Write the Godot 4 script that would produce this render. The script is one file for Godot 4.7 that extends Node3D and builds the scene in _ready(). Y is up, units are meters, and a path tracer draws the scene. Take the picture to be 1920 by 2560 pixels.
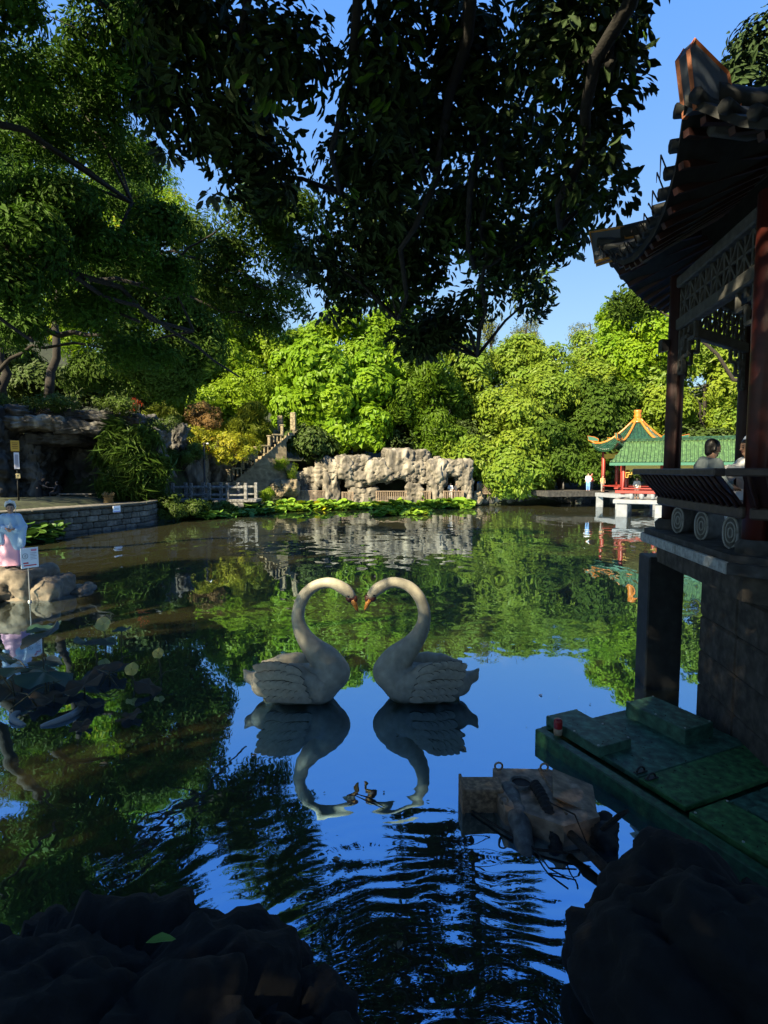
extends Node3D

# ---------------------------------------------------------------- helpers
var mats := {}
var used := {}
var rng := RandomNumberGenerator.new()
var texs := {}
var icos := {}

func lin(r: float, g: float, b: float, a := 1.0) -> Color:
	var c := Color(r, g, b).linear_to_srgb()
	c.a = a
	return c

func noise(kind: int, freq: float, sd: int, oct := 4) -> FastNoiseLite:
	var n := FastNoiseLite.new()
	n.noise_type = kind
	n.seed = sd
	n.frequency = freq
	n.fractal_octaves = oct
	return n

func tex(called: String, freq: float, lo: float, hi: float, kind := FastNoiseLite.TYPE_SIMPLEX, ridged := false) -> Texture2D:
	if texs.has(called):
		return texs[called]
	var n := noise(kind, freq, called.hash() % 1000, 5)
	if ridged:
		n.fractal_type = FastNoiseLite.FRACTAL_RIDGED
	var t := NoiseTexture2D.new()
	t.width = 512
	t.height = 512
	t.seamless = true
	t.noise = n
	var g := Gradient.new()
	g.set_color(0, Color(lo, lo, lo))
	g.set_color(1, Color(hi, hi, hi))
	t.color_ramp = g
	texs[called] = t
	return t

# a plain procedural surface: colour is a linear base colour; grain names a shared noise picture
func mat(called: String, c: Color, rough := 0.8, grain := "", scale := 1.0, relief := 0.0, metal := 0.0) -> StandardMaterial3D:
	if mats.has(called):
		return mats[called]
	var m := StandardMaterial3D.new()
	m.resource_name = called
	m.albedo_color = Color(c.r, c.g, c.b).linear_to_srgb()
	m.roughness = rough
	m.metallic = metal
	if grain != "":
		m.uv1_triplanar = true
		m.uv1_world_triplanar = true
		m.uv1_scale = Vector3.ONE * scale
		m.albedo_texture = texs[grain]
		if relief > 0.0:
			m.heightmap_enabled = true
			m.heightmap_texture = texs[grain]
			m.heightmap_scale = relief
	mats[called] = m
	return m

func leafmat(called: String, c: Color, through := 0.5, rough := 0.5) -> StandardMaterial3D:
	var m := mat(called, c, rough)
	m.vertex_color_use_as_albedo = true
	m.cull_mode = BaseMaterial3D.CULL_DISABLED
	m.backlight_enabled = true
	m.backlight = Color(through, through, through)
	m.metallic_specular = 0.3
	return m

func numbered(called: String, under: Node) -> String:
	var key := str(under.get_instance_id()) + called
	var k: int = used.get(key, 0)
	used[key] = k + 1
	return called if k == 0 else "%s_%03d" % [called, k]

func tag(o: Node, label := "", category := "", group := "", kind := "") -> Node:
	if label != "":
		o.set_meta("label", label)
	if category != "":
		o.set_meta("category", category)
	if group != "":
		o.set_meta("group", group)
	if kind != "":
		o.set_meta("kind", kind)
	return o

func thing(called: String, label: String, category: String, at := Vector3.ZERO, turn := 0.0, group := "") -> Node3D:
	var o := Node3D.new()
	o.name = numbered(called, self)
	add_child(o)
	o.position = at
	o.rotation.y = turn
	tag(o, label, category, group)
	return o

func put(under: Node, called: String, mesh: Mesh, m: Material, xf := Transform3D()) -> MeshInstance3D:
	var o := MeshInstance3D.new()
	o.name = numbered(called, under)
	o.mesh = mesh
	o.material_override = m
	o.transform = xf
	under.add_child(o)
	return o

func copy_of(src: Node3D, label: String, at: Vector3, turn := 0.0, grow := 1.0) -> Node3D:
	var o: Node3D = src.duplicate()
	o.name = numbered(String(src.name), self)
	add_child(o)
	o.position = at
	o.rotation.y = turn
	o.scale = Vector3.ONE * grow
	o.set_meta("label", label)
	return o

func begin(smooth := false) -> SurfaceTool:
	var st := SurfaceTool.new()
	st.begin(Mesh.PRIMITIVE_TRIANGLES)
	st.set_smooth_group(0 if smooth else -1)
	return st

func done(st: SurfaceTool) -> ArrayMesh:
	st.generate_normals()
	return st.commit()

func tri(st: SurfaceTool, a: Vector3, b: Vector3, c: Vector3) -> void:
	st.add_vertex(a)
	st.add_vertex(b)
	st.add_vertex(c)

func quad(st: SurfaceTool, a: Vector3, b: Vector3, c: Vector3, d: Vector3) -> void:
	tri(st, a, b, c)
	tri(st, a, c, d)

# a face of a convex body round «mid», turned outwards
func out_face(st: SurfaceTool, p: Array, mid: Vector3) -> void:
	var n: Vector3 = (p[2] - p[0]).cross(p[1] - p[0])
	if n.dot(p[0] - mid) < 0.0:
		p.reverse()
	for k in range(1, p.size() - 1):
		tri(st, p[0], p[k], p[k + 1])

func box(st: SurfaceTool, xf: Transform3D, size: Vector3, bev := 0.0) -> void:
	var h := size / 2.0
	var b := minf(bev, minf(h.x, minf(h.y, h.z)) * 0.8)
	var mid := xf.origin
	if b <= 0.0:
		for ax in 3:
			for s in [-1.0, 1.0]:
				var f := []
				for q in [[-1, -1], [1, -1], [1, 1], [-1, 1]]:
					var v := Vector3()
					v[ax] = s * h[ax]
					v[(ax + 1) % 3] = q[0] * h[(ax + 1) % 3]
					v[(ax + 2) % 3] = q[1] * h[(ax + 2) % 3]
					f.append(xf * v)
				out_face(st, f, mid)
		return
	var pt := func(sx, sy, sz, ax):
		var v := Vector3(sx * (h.x - b), sy * (h.y - b), sz * (h.z - b))
		v[ax] += b * [sx, sy, sz][ax]
		return xf * v
	for s in [-1, 1]:
		for r in [-1, 1]:
			out_face(st, [pt.call(s, r, -1, 0), pt.call(s, r, 1, 0), pt.call(s, r, 1, 1), pt.call(s, r, -1, 1)], mid)
			out_face(st, [pt.call(s, -1, r, 0), pt.call(s, 1, r, 0), pt.call(s, 1, r, 2), pt.call(s, -1, r, 2)], mid)
			out_face(st, [pt.call(-1, s, r, 1), pt.call(1, s, r, 1), pt.call(1, s, r, 2), pt.call(-1, s, r, 2)], mid)
			for q in [-1, 1]:
				out_face(st, [pt.call(s, r, q, 0), pt.call(s, r, q, 1), pt.call(s, r, q, 2)], mid)
		out_face(st, [pt.call(s, -1, -1, 0), pt.call(s, 1, -1, 0), pt.call(s, 1, 1, 0), pt.call(s, -1, 1, 0)], mid)
		out_face(st, [pt.call(-1, s, -1, 1), pt.call(1, s, -1, 1), pt.call(1, s, 1, 1), pt.call(-1, s, 1, 1)], mid)
		out_face(st, [pt.call(-1, -1, s, 2), pt.call(1, -1, s, 2), pt.call(1, 1, s, 2), pt.call(-1, 1, s, 2)], mid)

func box_mesh(size: Vector3, bev := 0.0) -> ArrayMesh:
	var st := begin()
	box(st, Transform3D(), size, bev)
	return done(st)

func at(p: Vector3, turn := 0.0) -> Transform3D:
	return Transform3D(Basis(Vector3.UP, turn), p)

# a beam of width w and height h from a to b
func beam(st: SurfaceTool, a: Vector3, b: Vector3, w: float, h: float, bev := 0.0) -> void:
	var d := b - a
	var z := d.normalized()
	var x := Vector3.UP.cross(z)
	if x.length() < 0.01:
		x = Vector3.RIGHT
	x = x.normalized()
	box(st, Transform3D(Basis(x, z.cross(x), z), (a + b) / 2.0), Vector3(w, h, d.length()), bev)

func beam_mesh(a: Vector3, b: Vector3, w: float, h: float, bev := 0.0) -> ArrayMesh:
	var st := begin()
	beam(st, a, b, w, h, bev)
	return done(st)

func tube(st: SurfaceTool, pts: Array, radii: Array, sides := 8, flat := 1.0) -> void:
	var rings := []
	var up := Vector3.UP
	for i in pts.size():
		var d: Vector3 = (pts[mini(i + 1, pts.size() - 1)] - pts[maxi(i - 1, 0)]).normalized()
		var x := up.cross(d)
		if x.length() < 0.05:
			x = Vector3.RIGHT.cross(d)
		x = x.normalized()
		var y := d.cross(x)
		up = y if absf(y.dot(Vector3.UP)) < 0.99 else Vector3.UP
		var ring := []
		for k in sides:
			var a := TAU * k / sides
			ring.append(pts[i] + (x * cos(a) + y * sin(a) * flat) * radii[i])
		rings.append(ring)
	for i in rings.size() - 1:
		for k in sides:
			var n := (k + 1) % sides
			quad(st, rings[i][k], rings[i + 1][k], rings[i + 1][n], rings[i][n])
	for k in range(1, sides - 1):
		tri(st, rings[0][0], rings[0][k], rings[0][k + 1])
		tri(st, rings[-1][0], rings[-1][k + 1], rings[-1][k])

func tube_mesh(pts: Array, radii: Array, sides := 8, smooth := true) -> ArrayMesh:
	var st := begin(smooth)
	tube(st, pts, radii, sides)
	return done(st)

func rod(a: Vector3, b: Vector3, r: float, sides := 8) -> ArrayMesh:
	return tube_mesh([a, b], [r, r], sides, sides > 6)

# a lathe: profile of (radius, height) pairs
func lathe(profile: Array, sides := 16, smooth := true) -> ArrayMesh:
	var st := begin(smooth)
	for i in profile.size() - 1:
		for k in sides:
			var a := TAU * k / sides
			var b := TAU * (k + 1) / sides
			var p: Vector2 = profile[i]
			var q: Vector2 = profile[i + 1]
			quad(st, Vector3(cos(a) * p.x, p.y, sin(a) * p.x), Vector3(cos(b) * p.x, p.y, sin(b) * p.x), Vector3(cos(b) * q.x, q.y, sin(b) * q.x), Vector3(cos(a) * q.x, q.y, sin(a) * q.x))
	return done(st)

# an outline in x and y given a thickness along z
func slab(outline: Array, thick: float) -> ArrayMesh:
	var st := begin()
	var poly := PackedVector2Array(outline)
	if not Geometry2D.is_polygon_clockwise(poly):
		poly.reverse()
	var ids := Geometry2D.triangulate_polygon(poly)
	for s in [-1.0, 1.0]:
		for k in range(0, ids.size(), 3):
			var f := []
			for j in 3:
				f.append(Vector3(poly[ids[k + j]].x, poly[ids[k + j]].y, s * thick / 2.0))
			out_face(st, f, f[0] - Vector3(0, 0, s))
	for k in poly.size():
		var a := poly[k]
		var b := poly[(k + 1) % poly.size()]
		quad(st, Vector3(a.x, a.y, thick / 2), Vector3(a.x, a.y, -thick / 2), Vector3(b.x, b.y, -thick / 2), Vector3(b.x, b.y, thick / 2))
	return done(st)

func ico(level: int) -> Array:
	if icos.has(level):
		return icos[level]
	var v: PackedVector3Array
	var f: PackedInt32Array
	if level == 0:
		var t := (1.0 + sqrt(5.0)) / 2.0
		for p in [[-1, t, 0], [1, t, 0], [-1, -t, 0], [1, -t, 0], [0, -1, t], [0, 1, t], [0, -1, -t], [0, 1, -t], [t, 0, -1], [t, 0, 1], [-t, 0, -1], [-t, 0, 1]]:
			v.append(Vector3(p[0], p[1], p[2]).normalized())
		f = PackedInt32Array([0, 5, 11, 0, 1, 5, 0, 7, 1, 0, 10, 7, 0, 11, 10, 1, 9, 5, 5, 4, 11, 11, 2, 10, 10, 6, 7, 7, 8, 1, 3, 4, 9, 3, 2, 4, 3, 6, 2, 3, 8, 6, 3, 9, 8, 4, 5, 9, 2, 11, 4, 6, 10, 2, 8, 7, 6, 9, 1, 8])
	else:
		var low := ico(level - 1)
		v = low[0].duplicate()
		var mids := {}
		for k in range(0, low[1].size(), 3):
			var m := []
			for j in 3:
				var a: int = low[1][k + j]
				var b: int = low[1][k + (j + 1) % 3]
				var key := Vector2i(mini(a, b), maxi(a, b))
				if not mids.has(key):
					mids[key] = v.size()
					v.append((v[a] + v[b]).normalized())
				m.append(mids[key])
			var t: PackedInt32Array = low[1]
			f.append_array(PackedInt32Array([t[k], m[0], m[2], m[0], t[k + 1], m[1], m[2], m[1], t[k + 2], m[0], m[1], m[2]]))
	icos[level] = [v, f]
	return icos[level]

# a weathered rock: a rounded block worn by three layers of noise, its beds level or not
func rock(size: Vector3, sd: int, level := 3, square := 3.5, rough := 0.22, beds := 0.0) -> ArrayMesh:
	var g := ico(level)
	var n := noise(FastNoiseLite.TYPE_SIMPLEX, 0.55, sd, 4)
	var c := noise(FastNoiseLite.TYPE_CELLULAR, 0.5, sd + 7, 2)
	c.cellular_return_type = FastNoiseLite.RETURN_DISTANCE2_SUB
	c.fractal_type = FastNoiseLite.FRACTAL_NONE
	var cv := noise(FastNoiseLite.TYPE_CELLULAR, 0.5, sd + 7, 1)
	cv.cellular_return_type = FastNoiseLite.RETURN_CELL_VALUE
	cv.fractal_type = FastNoiseLite.FRACTAL_NONE
	var verts := PackedVector3Array()
	var least := minf(size.x, minf(size.y, size.z))
	for p: Vector3 in g[0]:
		var k := pow(pow(absf(p.x), square) + pow(absf(p.y), square) + pow(absf(p.z), square), -1.0 / square)
		var q := p * k * size / 2.0
		var at_ := q * 2.4 / maxf(least, 0.2)
		var warp := Vector3(n.get_noise_3dv(at_ * 0.8 + Vector3(9, 0, 0)), n.get_noise_3dv(at_ * 0.8 + Vector3(0, 9, 0)) * 0.5, n.get_noise_3dv(at_ * 0.8)) * 0.7
		var d := n.get_noise_3dv(at_) * rough * 1.1 + n.get_noise_3dv(at_ * 3.1) * rough * 0.25 + n.get_noise_3dv(at_ * 8.0) * rough * 0.16
		var cp := (at_ + warp) * Vector3(1.25, 0.7, 1.25)
		d -= pow(clampf(1.0 - 3.5 * (c.get_noise_3dv(cp) + 1.0), 0.0, 1.0), 2.0) * rough * 0.5
		d += cv.get_noise_3dv(cp) * rough * 0.5
		if beds > 0.0:
			d += (absf(fposmod(q.y / beds + n.get_noise_3dv(at_ * 0.3), 1.0) - 0.5) - 0.25) * rough * 0.7
		q += p * d * least * 0.8
		verts.append(q)
	var st := SurfaceTool.new()
	var arr := []
	arr.resize(Mesh.ARRAY_MAX)
	arr[Mesh.ARRAY_VERTEX] = verts
	arr[Mesh.ARRAY_INDEX] = g[1]
	var am := ArrayMesh.new()
	am.add_surface_from_arrays(Mesh.PRIMITIVE_TRIANGLES, arr)
	st.create_from(am, 0)
	st.generate_normals()
	return st.commit()

# one smooth skin round a list of bones [a, b, radius at a, radius at b]: distances joined softly, meshed as surface nets
func skin(bones: Array, cell: float, soft: float, squash := Vector3.ONE) -> ArrayMesh:
	var lo := Vector3.INF
	var hi := -Vector3.INF
	for b in bones:
		var r := maxf(b[2], b[3]) + soft + cell * 2
		for k in 2:
			lo = lo.min(b[k] - Vector3.ONE * r)
			hi = hi.max(b[k] + Vector3.ONE * r)
	var dim := Vector3i(((hi - lo) / cell).ceil()) + Vector3i.ONE
	var nx := dim.x
	var nxy := dim.x * dim.y
	var f := PackedFloat32Array()
	f.resize(nxy * dim.z)
	f.fill(9.0)
	for b in bones:
		var a: Vector3 = b[0]
		var ba: Vector3 = b[1] - b[0]
		var len2 := maxf(ba.length_squared(), 1e-9)
		var ra: float = b[2]
		var dr: float = b[3] - b[2]
		var r := maxf(b[2], b[3]) + soft + cell * 1.5
		var s := Vector3i(((a.min(b[1]) - Vector3.ONE * r - lo) / cell).floor()).clamp(Vector3i.ZERO, dim - Vector3i.ONE)
		var e := Vector3i(((a.max(b[1]) + Vector3.ONE * r - lo) / cell).ceil()).clamp(Vector3i.ZERO, dim - Vector3i.ONE)
		for z in range(s.z, e.z + 1):
			for y in range(s.y, e.y + 1):
				var row := z * nxy + y * nx
				for x in range(s.x, e.x + 1):
					var p := lo + Vector3(x, y, z) * cell - a
					var t := clampf(p.dot(ba) / len2, 0.0, 1.0)
					var d := (p - ba * t).length() - ra - dr * t
					var o := f[row + x]
					var h := maxf(soft - absf(o - d), 0.0) / soft
					f[row + x] = minf(o, d) - h * h * soft * 0.25
	var verts := PackedVector3Array()
	var where := {}
	var idx := PackedInt32Array()
	var steps := [0, 1, nx, nx + 1, nxy, nxy + 1, nxy + nx, nxy + nx + 1]
	for z in dim.z - 1:
		for y in dim.y - 1:
			var row := z * nxy + y * nx
			for x in dim.x - 1:
				var i := row + x
				var f0 := f[i]
				if f0 > 3.0 * cell or f0 < -3.0 * cell:
					continue
				var inside := 0
				for k in 8:
					if f[i + steps[k]] < 0.0:
						inside += 1
				if inside == 0 or inside == 8:
					continue
				var sum := Vector3.ZERO
				var n := 0
				for k in 8:
					for ax in 3:
						if k & (1 << ax):
							continue
						var u: float = f[i + steps[k]]
						var w: float = f[i + steps[k | (1 << ax)]]
						if (u < 0.0) != (w < 0.0):
							var c := Vector3(k & 1, (k >> 1) & 1, (k >> 2) & 1)
							c[ax] = u / (u - w)
							sum += c
							n += 1
				where[i] = verts.size()
				verts.append((lo + (Vector3(x, y, z) + sum / n) * cell) * squash)
	for i in where:
		for ax in 3:
			var st1: int = [1, nx, nxy][ax]
			var a1: int = [nx, nxy, 1][ax]
			var a2: int = [nxy, 1, nx][ax]
			if i + st1 >= f.size():
				continue
			var inn := f[i] < 0.0
			if inn == (f[i + st1] < 0.0) or not where.has(i - a1) or not where.has(i - a2) or not where.has(i - a1 - a2):
				continue
			var q := [where[i], where[i - a1], where[i - a1 - a2], where[i - a2]]
			if not inn:
				q.reverse()
			idx.append_array(PackedInt32Array([q[0], q[2], q[1], q[0], q[3], q[2]]))
	var arr := []
	arr.resize(Mesh.ARRAY_MAX)
	arr[Mesh.ARRAY_VERTEX] = verts
	arr[Mesh.ARRAY_INDEX] = idx
	var am := ArrayMesh.new()
	am.add_surface_from_arrays(Mesh.PRIMITIVE_TRIANGLES, arr)
	var st := SurfaceTool.new()
	st.create_from(am, 0)
	st.generate_normals()
	return st.commit()

# grime: the same mesh with a stain round its waterline, its edge broken by noise
func stained(m: ArrayMesh, y0: float, y1: float, c: Color) -> ArrayMesh:
	var arr := m.surface_get_arrays(0)
	var v: PackedVector3Array = arr[Mesh.ARRAY_VERTEX]
	var n := noise(FastNoiseLite.TYPE_SIMPLEX, 3.0, 8, 3)
	var col := PackedColorArray()
	for p in v:
		var f := 1.0 - smoothstep(y0, y1, p.y + n.get_noise_3dv(p) * (y1 - y0) * 0.9)
		var blot := 0.86 + 0.2 * n.get_noise_3dv(p * Vector3(2.2, 0.9, 2.2) + Vector3(5, 5, 5))
		col.append(Color(blot, blot, blot).lerp(c, f))
	arr[Mesh.ARRAY_COLOR] = col
	var out := ArrayMesh.new()
	out.add_surface_from_arrays(Mesh.PRIMITIVE_TRIANGLES, arr)
	return out

# ---------------------------------------------------------------- foliage
# one leaf: folded along its midrib, base at the origin, along +x, face towards +y
func leaf(st: SurfaceTool, xf: Transform3D, long: float, wide: float, fine := false) -> void:
	var droop := -0.18 * long
	var b := Vector3.ZERO
	var t := Vector3(long, droop, 0)
	if not fine:
		var l := Vector3(long * 0.45, 0.1 * wide, -wide / 2)
		var r := Vector3(long * 0.45, 0.1 * wide, wide / 2)
		tri(st, xf * b, xf * l, xf * t)
		tri(st, xf * b, xf * t, xf * r)
		return
	for s in [-1.0, 1.0]:
		var p := [b, Vector3(long * 0.25, 0.08 * wide, s * wide * 0.36), Vector3(long * 0.55, 0.1 * wide, s * wide * 0.5), Vector3(long * 0.82, droop * 0.5, s * wide * 0.33), t]
		for k in range(1, 4):
			if s < 0:
				tri(st, xf * p[0], xf * p[k], xf * p[k + 1])
			else:
				tri(st, xf * p[0], xf * p[k + 1], xf * p[k])

# a spray of leaves over a small dome that faces +y
func spray(n: int, radius: float, long: float, wide: float, sd: int, fine := false, hang := 0.35) -> ArrayMesh:
	var r := RandomNumberGenerator.new()
	r.seed = sd
	var st := begin()
	for k in n:
		var a := r.randf() * TAU
		var e := r.randf_range(-0.25, 1.0)
		var d := Vector3(cos(a) * sqrt(1.0 - e * e * 0.9), e, sin(a) * sqrt(1.0 - e * e * 0.9))
		var p := d * radius * r.randf_range(0.35, 1.0)
		p.y *= 0.65
		var fwd := (d * Vector3(1, 0.3, 1) + Vector3(r.randf() - 0.5, -hang, r.randf() - 0.5) * 0.9).normalized()
		var up := (d * 0.7 + Vector3.UP * 0.8 + Vector3(r.randf() - 0.5, r.randf() - 0.5, r.randf() - 0.5) * 0.7).normalized()
		var side := fwd.cross(up).normalized()
		up = side.cross(fwd)
		leaf(st, Transform3D(Basis(fwd, up, side), p), long * r.randf_range(0.7, 1.25), wide * r.randf_range(0.75, 1.2), fine)
	return done(st)

# scatter sprays over lobes: each lobe is [centre, radii, how many]
func crown(under: Node, called: String, lobes: Array, mesh: Mesh, m: Material, size: Vector2, tints: Array, sd: int, lumps := 9, lump_r := 0.45, inner := 0.55) -> MultiMeshInstance3D:
	var r := RandomNumberGenerator.new()
	r.seed = sd
	var buf := PackedFloat32Array()
	var count := 0
	for lobe in lobes:
		var c: Vector3 = lobe[0]
		var e: Vector3 = lobe[1]
		var balls := []
		for k in lumps:
			var d := Vector3(r.randfn(), r.randfn() * 0.9 + 0.15, r.randfn()).normalized()
			balls.append([d * r.randf_range(0.45, 0.78), r.randf_range(0.7, 1.25) * lump_r, r.randf()])
		for k in int(lobe[2]):
			var ball: Array = balls[r.randi() % balls.size()] if lumps > 0 else [Vector3.ZERO, 1.0, r.randf()]
			var d := Vector3(r.randfn(), r.randfn(), r.randfn()).normalized()
			var q: Vector3 = ball[0] + d * ball[1] * lerpf(inner, 1.0, sqrt(r.randf()))
			var p := c + q * e
			var up := (d * 0.8 + q.normalized() * 0.5 + Vector3.UP * 0.45 + Vector3(r.randf() - 0.5, r.randf() - 0.5, r.randf() - 0.5) * 0.6).normalized()
			var x := up.cross(Vector3(r.randf() - 0.5, r.randf() - 0.5, r.randf() - 0.5)).normalized()
			var s := r.randf_range(size.x, size.y)
			var b := Basis(x, up, x.cross(up)).scaled(Vector3.ONE * s)
			var t: Color = tints[0].lerp(tints[1], clampf(ball[2] * 0.6 + r.randf() * 0.4, 0, 1))
			if tints.size() > 2 and r.randf() < 0.06:
				t = tints[2]
			buf.append_array(PackedFloat32Array([b.x.x, b.y.x, b.z.x, p.x, b.x.y, b.y.y, b.z.y, p.y, b.x.z, b.y.z, b.z.z, p.z, t.r, t.g, t.b, 1.0]))
			count += 1
	return scatter(under, called, mesh, m, buf, count)

func scatter(under: Node, called: String, mesh: Mesh, m: Material, buf: PackedFloat32Array, count: int) -> MultiMeshInstance3D:
	var mm := MultiMesh.new()
	mm.transform_format = MultiMesh.TRANSFORM_3D
	mm.use_colors = true
	mm.mesh = mesh
	mm.instance_count = count
	mm.buffer = buf
	var o := MultiMeshInstance3D.new()
	o.name = numbered(called, under)
	o.multimesh = mm
	o.material_override = m
	o.set_meta("kind", "stuff")
	under.add_child(o)
	return o

func limb(a: Vector3, b: Vector3, ra: float, rb: float, sag: float, sd: int, sides := 7, n := 7) -> ArrayMesh:
	var r := RandomNumberGenerator.new()
	r.seed = sd
	var pts := []
	var rad := []
	var wob := (b - a).length() * 0.035
	for k in n + 1:
		var t := float(k) / n
		var p := a.lerp(b, t) + Vector3(0, -sag * 4.0 * t * (1.0 - t), 0)
		if k > 0 and k < n:
			p += Vector3(r.randf() - 0.5, r.randf() - 0.5, r.randf() - 0.5) * wob * 2.0
		pts.append(p)
		rad.append(lerpf(ra, rb, t))
	return tube_mesh(pts, rad, sides)

# ---------------------------------------------------------------- the setting
var POND := PackedVector2Array([Vector2(-5, -1.2), Vector2(-10.3, -2.5), Vector2(-11.2, -12), Vector2(-13, -17), Vector2(-18.5, -25), Vector2(-16.8, -29.3), Vector2(-15.1, -34.3), Vector2(-16, -38), Vector2(-17.5, -41), Vector2(-17.8, -46), Vector2(-12, -50), Vector2(-9, -53), Vector2(8, -53.6), Vector2(16, -54.5), Vector2(21, -57), Vector2(38, -56), Vector2(38, -36), Vector2(17, -21), Vector2(9.4, -13), Vector2(9, -3), Vector2(5, -1.6), Vector2(0, -1.8)])
var hills: FastNoiseLite

func shore(p: Vector2) -> float:
	var d := 1e9
	for k in POND.size():
		var q := Geometry2D.get_closest_point_to_segment(p, POND[k], POND[(k + 1) % POND.size()])
		d = minf(d, p.distance_to(q))
	return -d if Geometry2D.is_point_in_polygon(p, POND) else d

func ground_at(x: float, z: float) -> float:
	var d := shore(Vector2(x, z))
	var h := lerpf(-1.1, 0.5, smoothstep(-1.4, 0.9, d)) + 1.1 * smoothstep(0.5, 3.0, d)
	var far := smoothstep(-54.3, -56.5, z) * lerpf(2.6, 0.0, smoothstep(8.0, 12.0, x)) + smoothstep(-58.0, -105.0, z) * 15.0
	var cliff := smoothstep(-41.5, -43.5, z) * smoothstep(-15.0, -18.5, x) * 5.4
	var wall := smoothstep(-49.5, -51.5, z) * smoothstep(-8.0, -9.5, x) * 2.6
	h += maxf(far, maxf(cliff, wall))
	h += smoothstep(-30.0, -90.0, x) * 16.0 * smoothstep(20.0, -30.0, z) + smoothstep(45.0, 110.0, x) * 14.0
	return h + hills.get_noise_2d(x, z) * 0.25 * smoothstep(1.0, 6.0, d)

func build_ground() -> void:
	hills = noise(FastNoiseLite.TYPE_SIMPLEX, 0.08, 5)
	var verts := PackedVector3Array()
	var idx := PackedInt32Array()
	var nx := 200
	var nz := 190
	for j in nz + 1:
		for i in nx + 1:
			var x := -130.0 + 260.0 * i / nx
			var z := 50.0 - 230.0 * j / nz
			var h := ground_at(x, z)
			if i == 0 or i == nx:
				x *= 7.0
			if j == 0 or j == nz:
				z *= 7.0
			verts.append(Vector3(x, h, z))
	for j in nz:
		for i in nx:
			var a := j * (nx + 1) + i
			var b := a + nx + 1
			idx.append_array(PackedInt32Array([a, a + 1, b, a + 1, b + 1, b]))
	var arr := []
	arr.resize(Mesh.ARRAY_MAX)
	arr[Mesh.ARRAY_VERTEX] = verts
	arr[Mesh.ARRAY_INDEX] = idx
	var am := ArrayMesh.new()
	am.add_surface_from_arrays(Mesh.PRIMITIVE_TRIANGLES, arr)
	var st := SurfaceTool.new()
	st.create_from(am, 0)
	st.generate_normals()
	var o := put(self, "ground", st.commit(), mat("soil", Color(0.04, 0.055, 0.015), 0.95, "grain", 0.3, 4.0))
	tag(o, "", "", "", "structure")

# slope of the water: rings that spread from the near bank, wind ruffles farther out, calm round the statues
func build_water() -> void:
	var ruf := noise(FastNoiseLite.TYPE_SIMPLEX, 1.0, 31, 3)
	var big := noise(FastNoiseLite.TYPE_SIMPLEX, 0.12, 77, 2)
	var verts := PackedVector3Array()
	var norms := PackedVector3Array()
	var idx := PackedInt32Array()
	var nr := 520
	var na := 560
	var sources := [Vector3(0.55, -1.9, 3.3), Vector3(-0.62, -4.62, 0.42)]
	for j in nr + 1:
		var r := 1.2 * pow(90.0 / 1.2, float(j) / nr)
		for i in na + 1:
			var a := lerpf(-1.45, 1.45, float(i) / na)
			var x := sin(a) * r
			var z := -cos(a) * r
			var s := Vector2.ZERO
			if r < 9.0:
				for k in 2:
					var c: Vector3 = sources[k]
					var d := Vector2(x - c.x, z - c.y)
					var l := d.length()
					var env := exp(-pow(l / c.z, 4.0)) * smoothstep(0.0, 0.3, l)
					if env > 0.01:
						var wave := 0.2 if k == 0 else 0.1
						var ph := l * TAU / wave + 2.6 * big.get_noise_2d(x * 9.0, z * 9.0) + (2.2 * ruf.get_noise_2d(x * 0.7, z * 0.7) if k == 0 else 0.0)
						var amp := (0.07 if k == 0 else 0.05) * (0.55 + 0.9 * maxf(0.0, ruf.get_noise_2d(x * 0.5 + 40.0, z * 0.5)))
						s += d / maxf(l, 0.01) * cos(ph) * env * amp
			var w := 0.004 + 0.02 * smoothstep(8.5, 15.0, r) * (1.0 - 0.6 * smoothstep(26.0, 45.0, r))
			w *= 0.35 + 1.1 * smoothstep(-0.35, 0.4, big.get_noise_2d(x, z))
			w += 0.012 * smoothstep(-2.5, -5.0, x) * smoothstep(9.0, 5.0, r)
			var f := lerpf(3.2, 1.1, smoothstep(6.0, 30.0, r))
			s.x += ruf.get_noise_3d(x * f * 0.7, z * f * 1.6, 3.0) * w
			s.y += ruf.get_noise_3d(x * f * 0.7, z * f * 1.6, 90.0) * w * 1.5
			verts.append(Vector3(x, 0.0, z))
			norms.append(Vector3(-s.x, 1.0, -s.y).normalized())
	for j in nr:
		for i in na:
			var a := j * (na + 1) + i
			var b := a + na + 1
			idx.append_array(PackedInt32Array([a, b, a + 1, a + 1, b, b + 1]))
	var arr := []
	arr.resize(Mesh.ARRAY_MAX)
	arr[Mesh.ARRAY_VERTEX] = verts
	arr[Mesh.ARRAY_NORMAL] = norms
	arr[Mesh.ARRAY_INDEX] = idx
	var am := ArrayMesh.new()
	am.add_surface_from_arrays(Mesh.PRIMITIVE_TRIANGLES, arr)
	var top := StandardMaterial3D.new()
	top.resource_name = "water_surface"
	top.transparency = BaseMaterial3D.TRANSPARENCY_ALPHA
	top.albedo_color = Color(lin(0.40, 0.70, 1.0), 0.57)
	top.albedo_texture = texs["plain"]
	top.uv1_triplanar = true
	top.metallic = 1.0
	top.roughness = 0.015
	tag(put(self, "water_surface", am, top), "", "", "", "structure")
	var st := begin()
	quad(st, Vector3(-60, -0.05, -85), Vector3(60, -0.05, -85), Vector3(60, -0.05, 3), Vector3(-60, -0.05, 3))
	tag(put(self, "water", done(st), mat("murky_water", Color(0.036, 0.034, 0.006), 0.6)), "", "", "", "structure")

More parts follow.
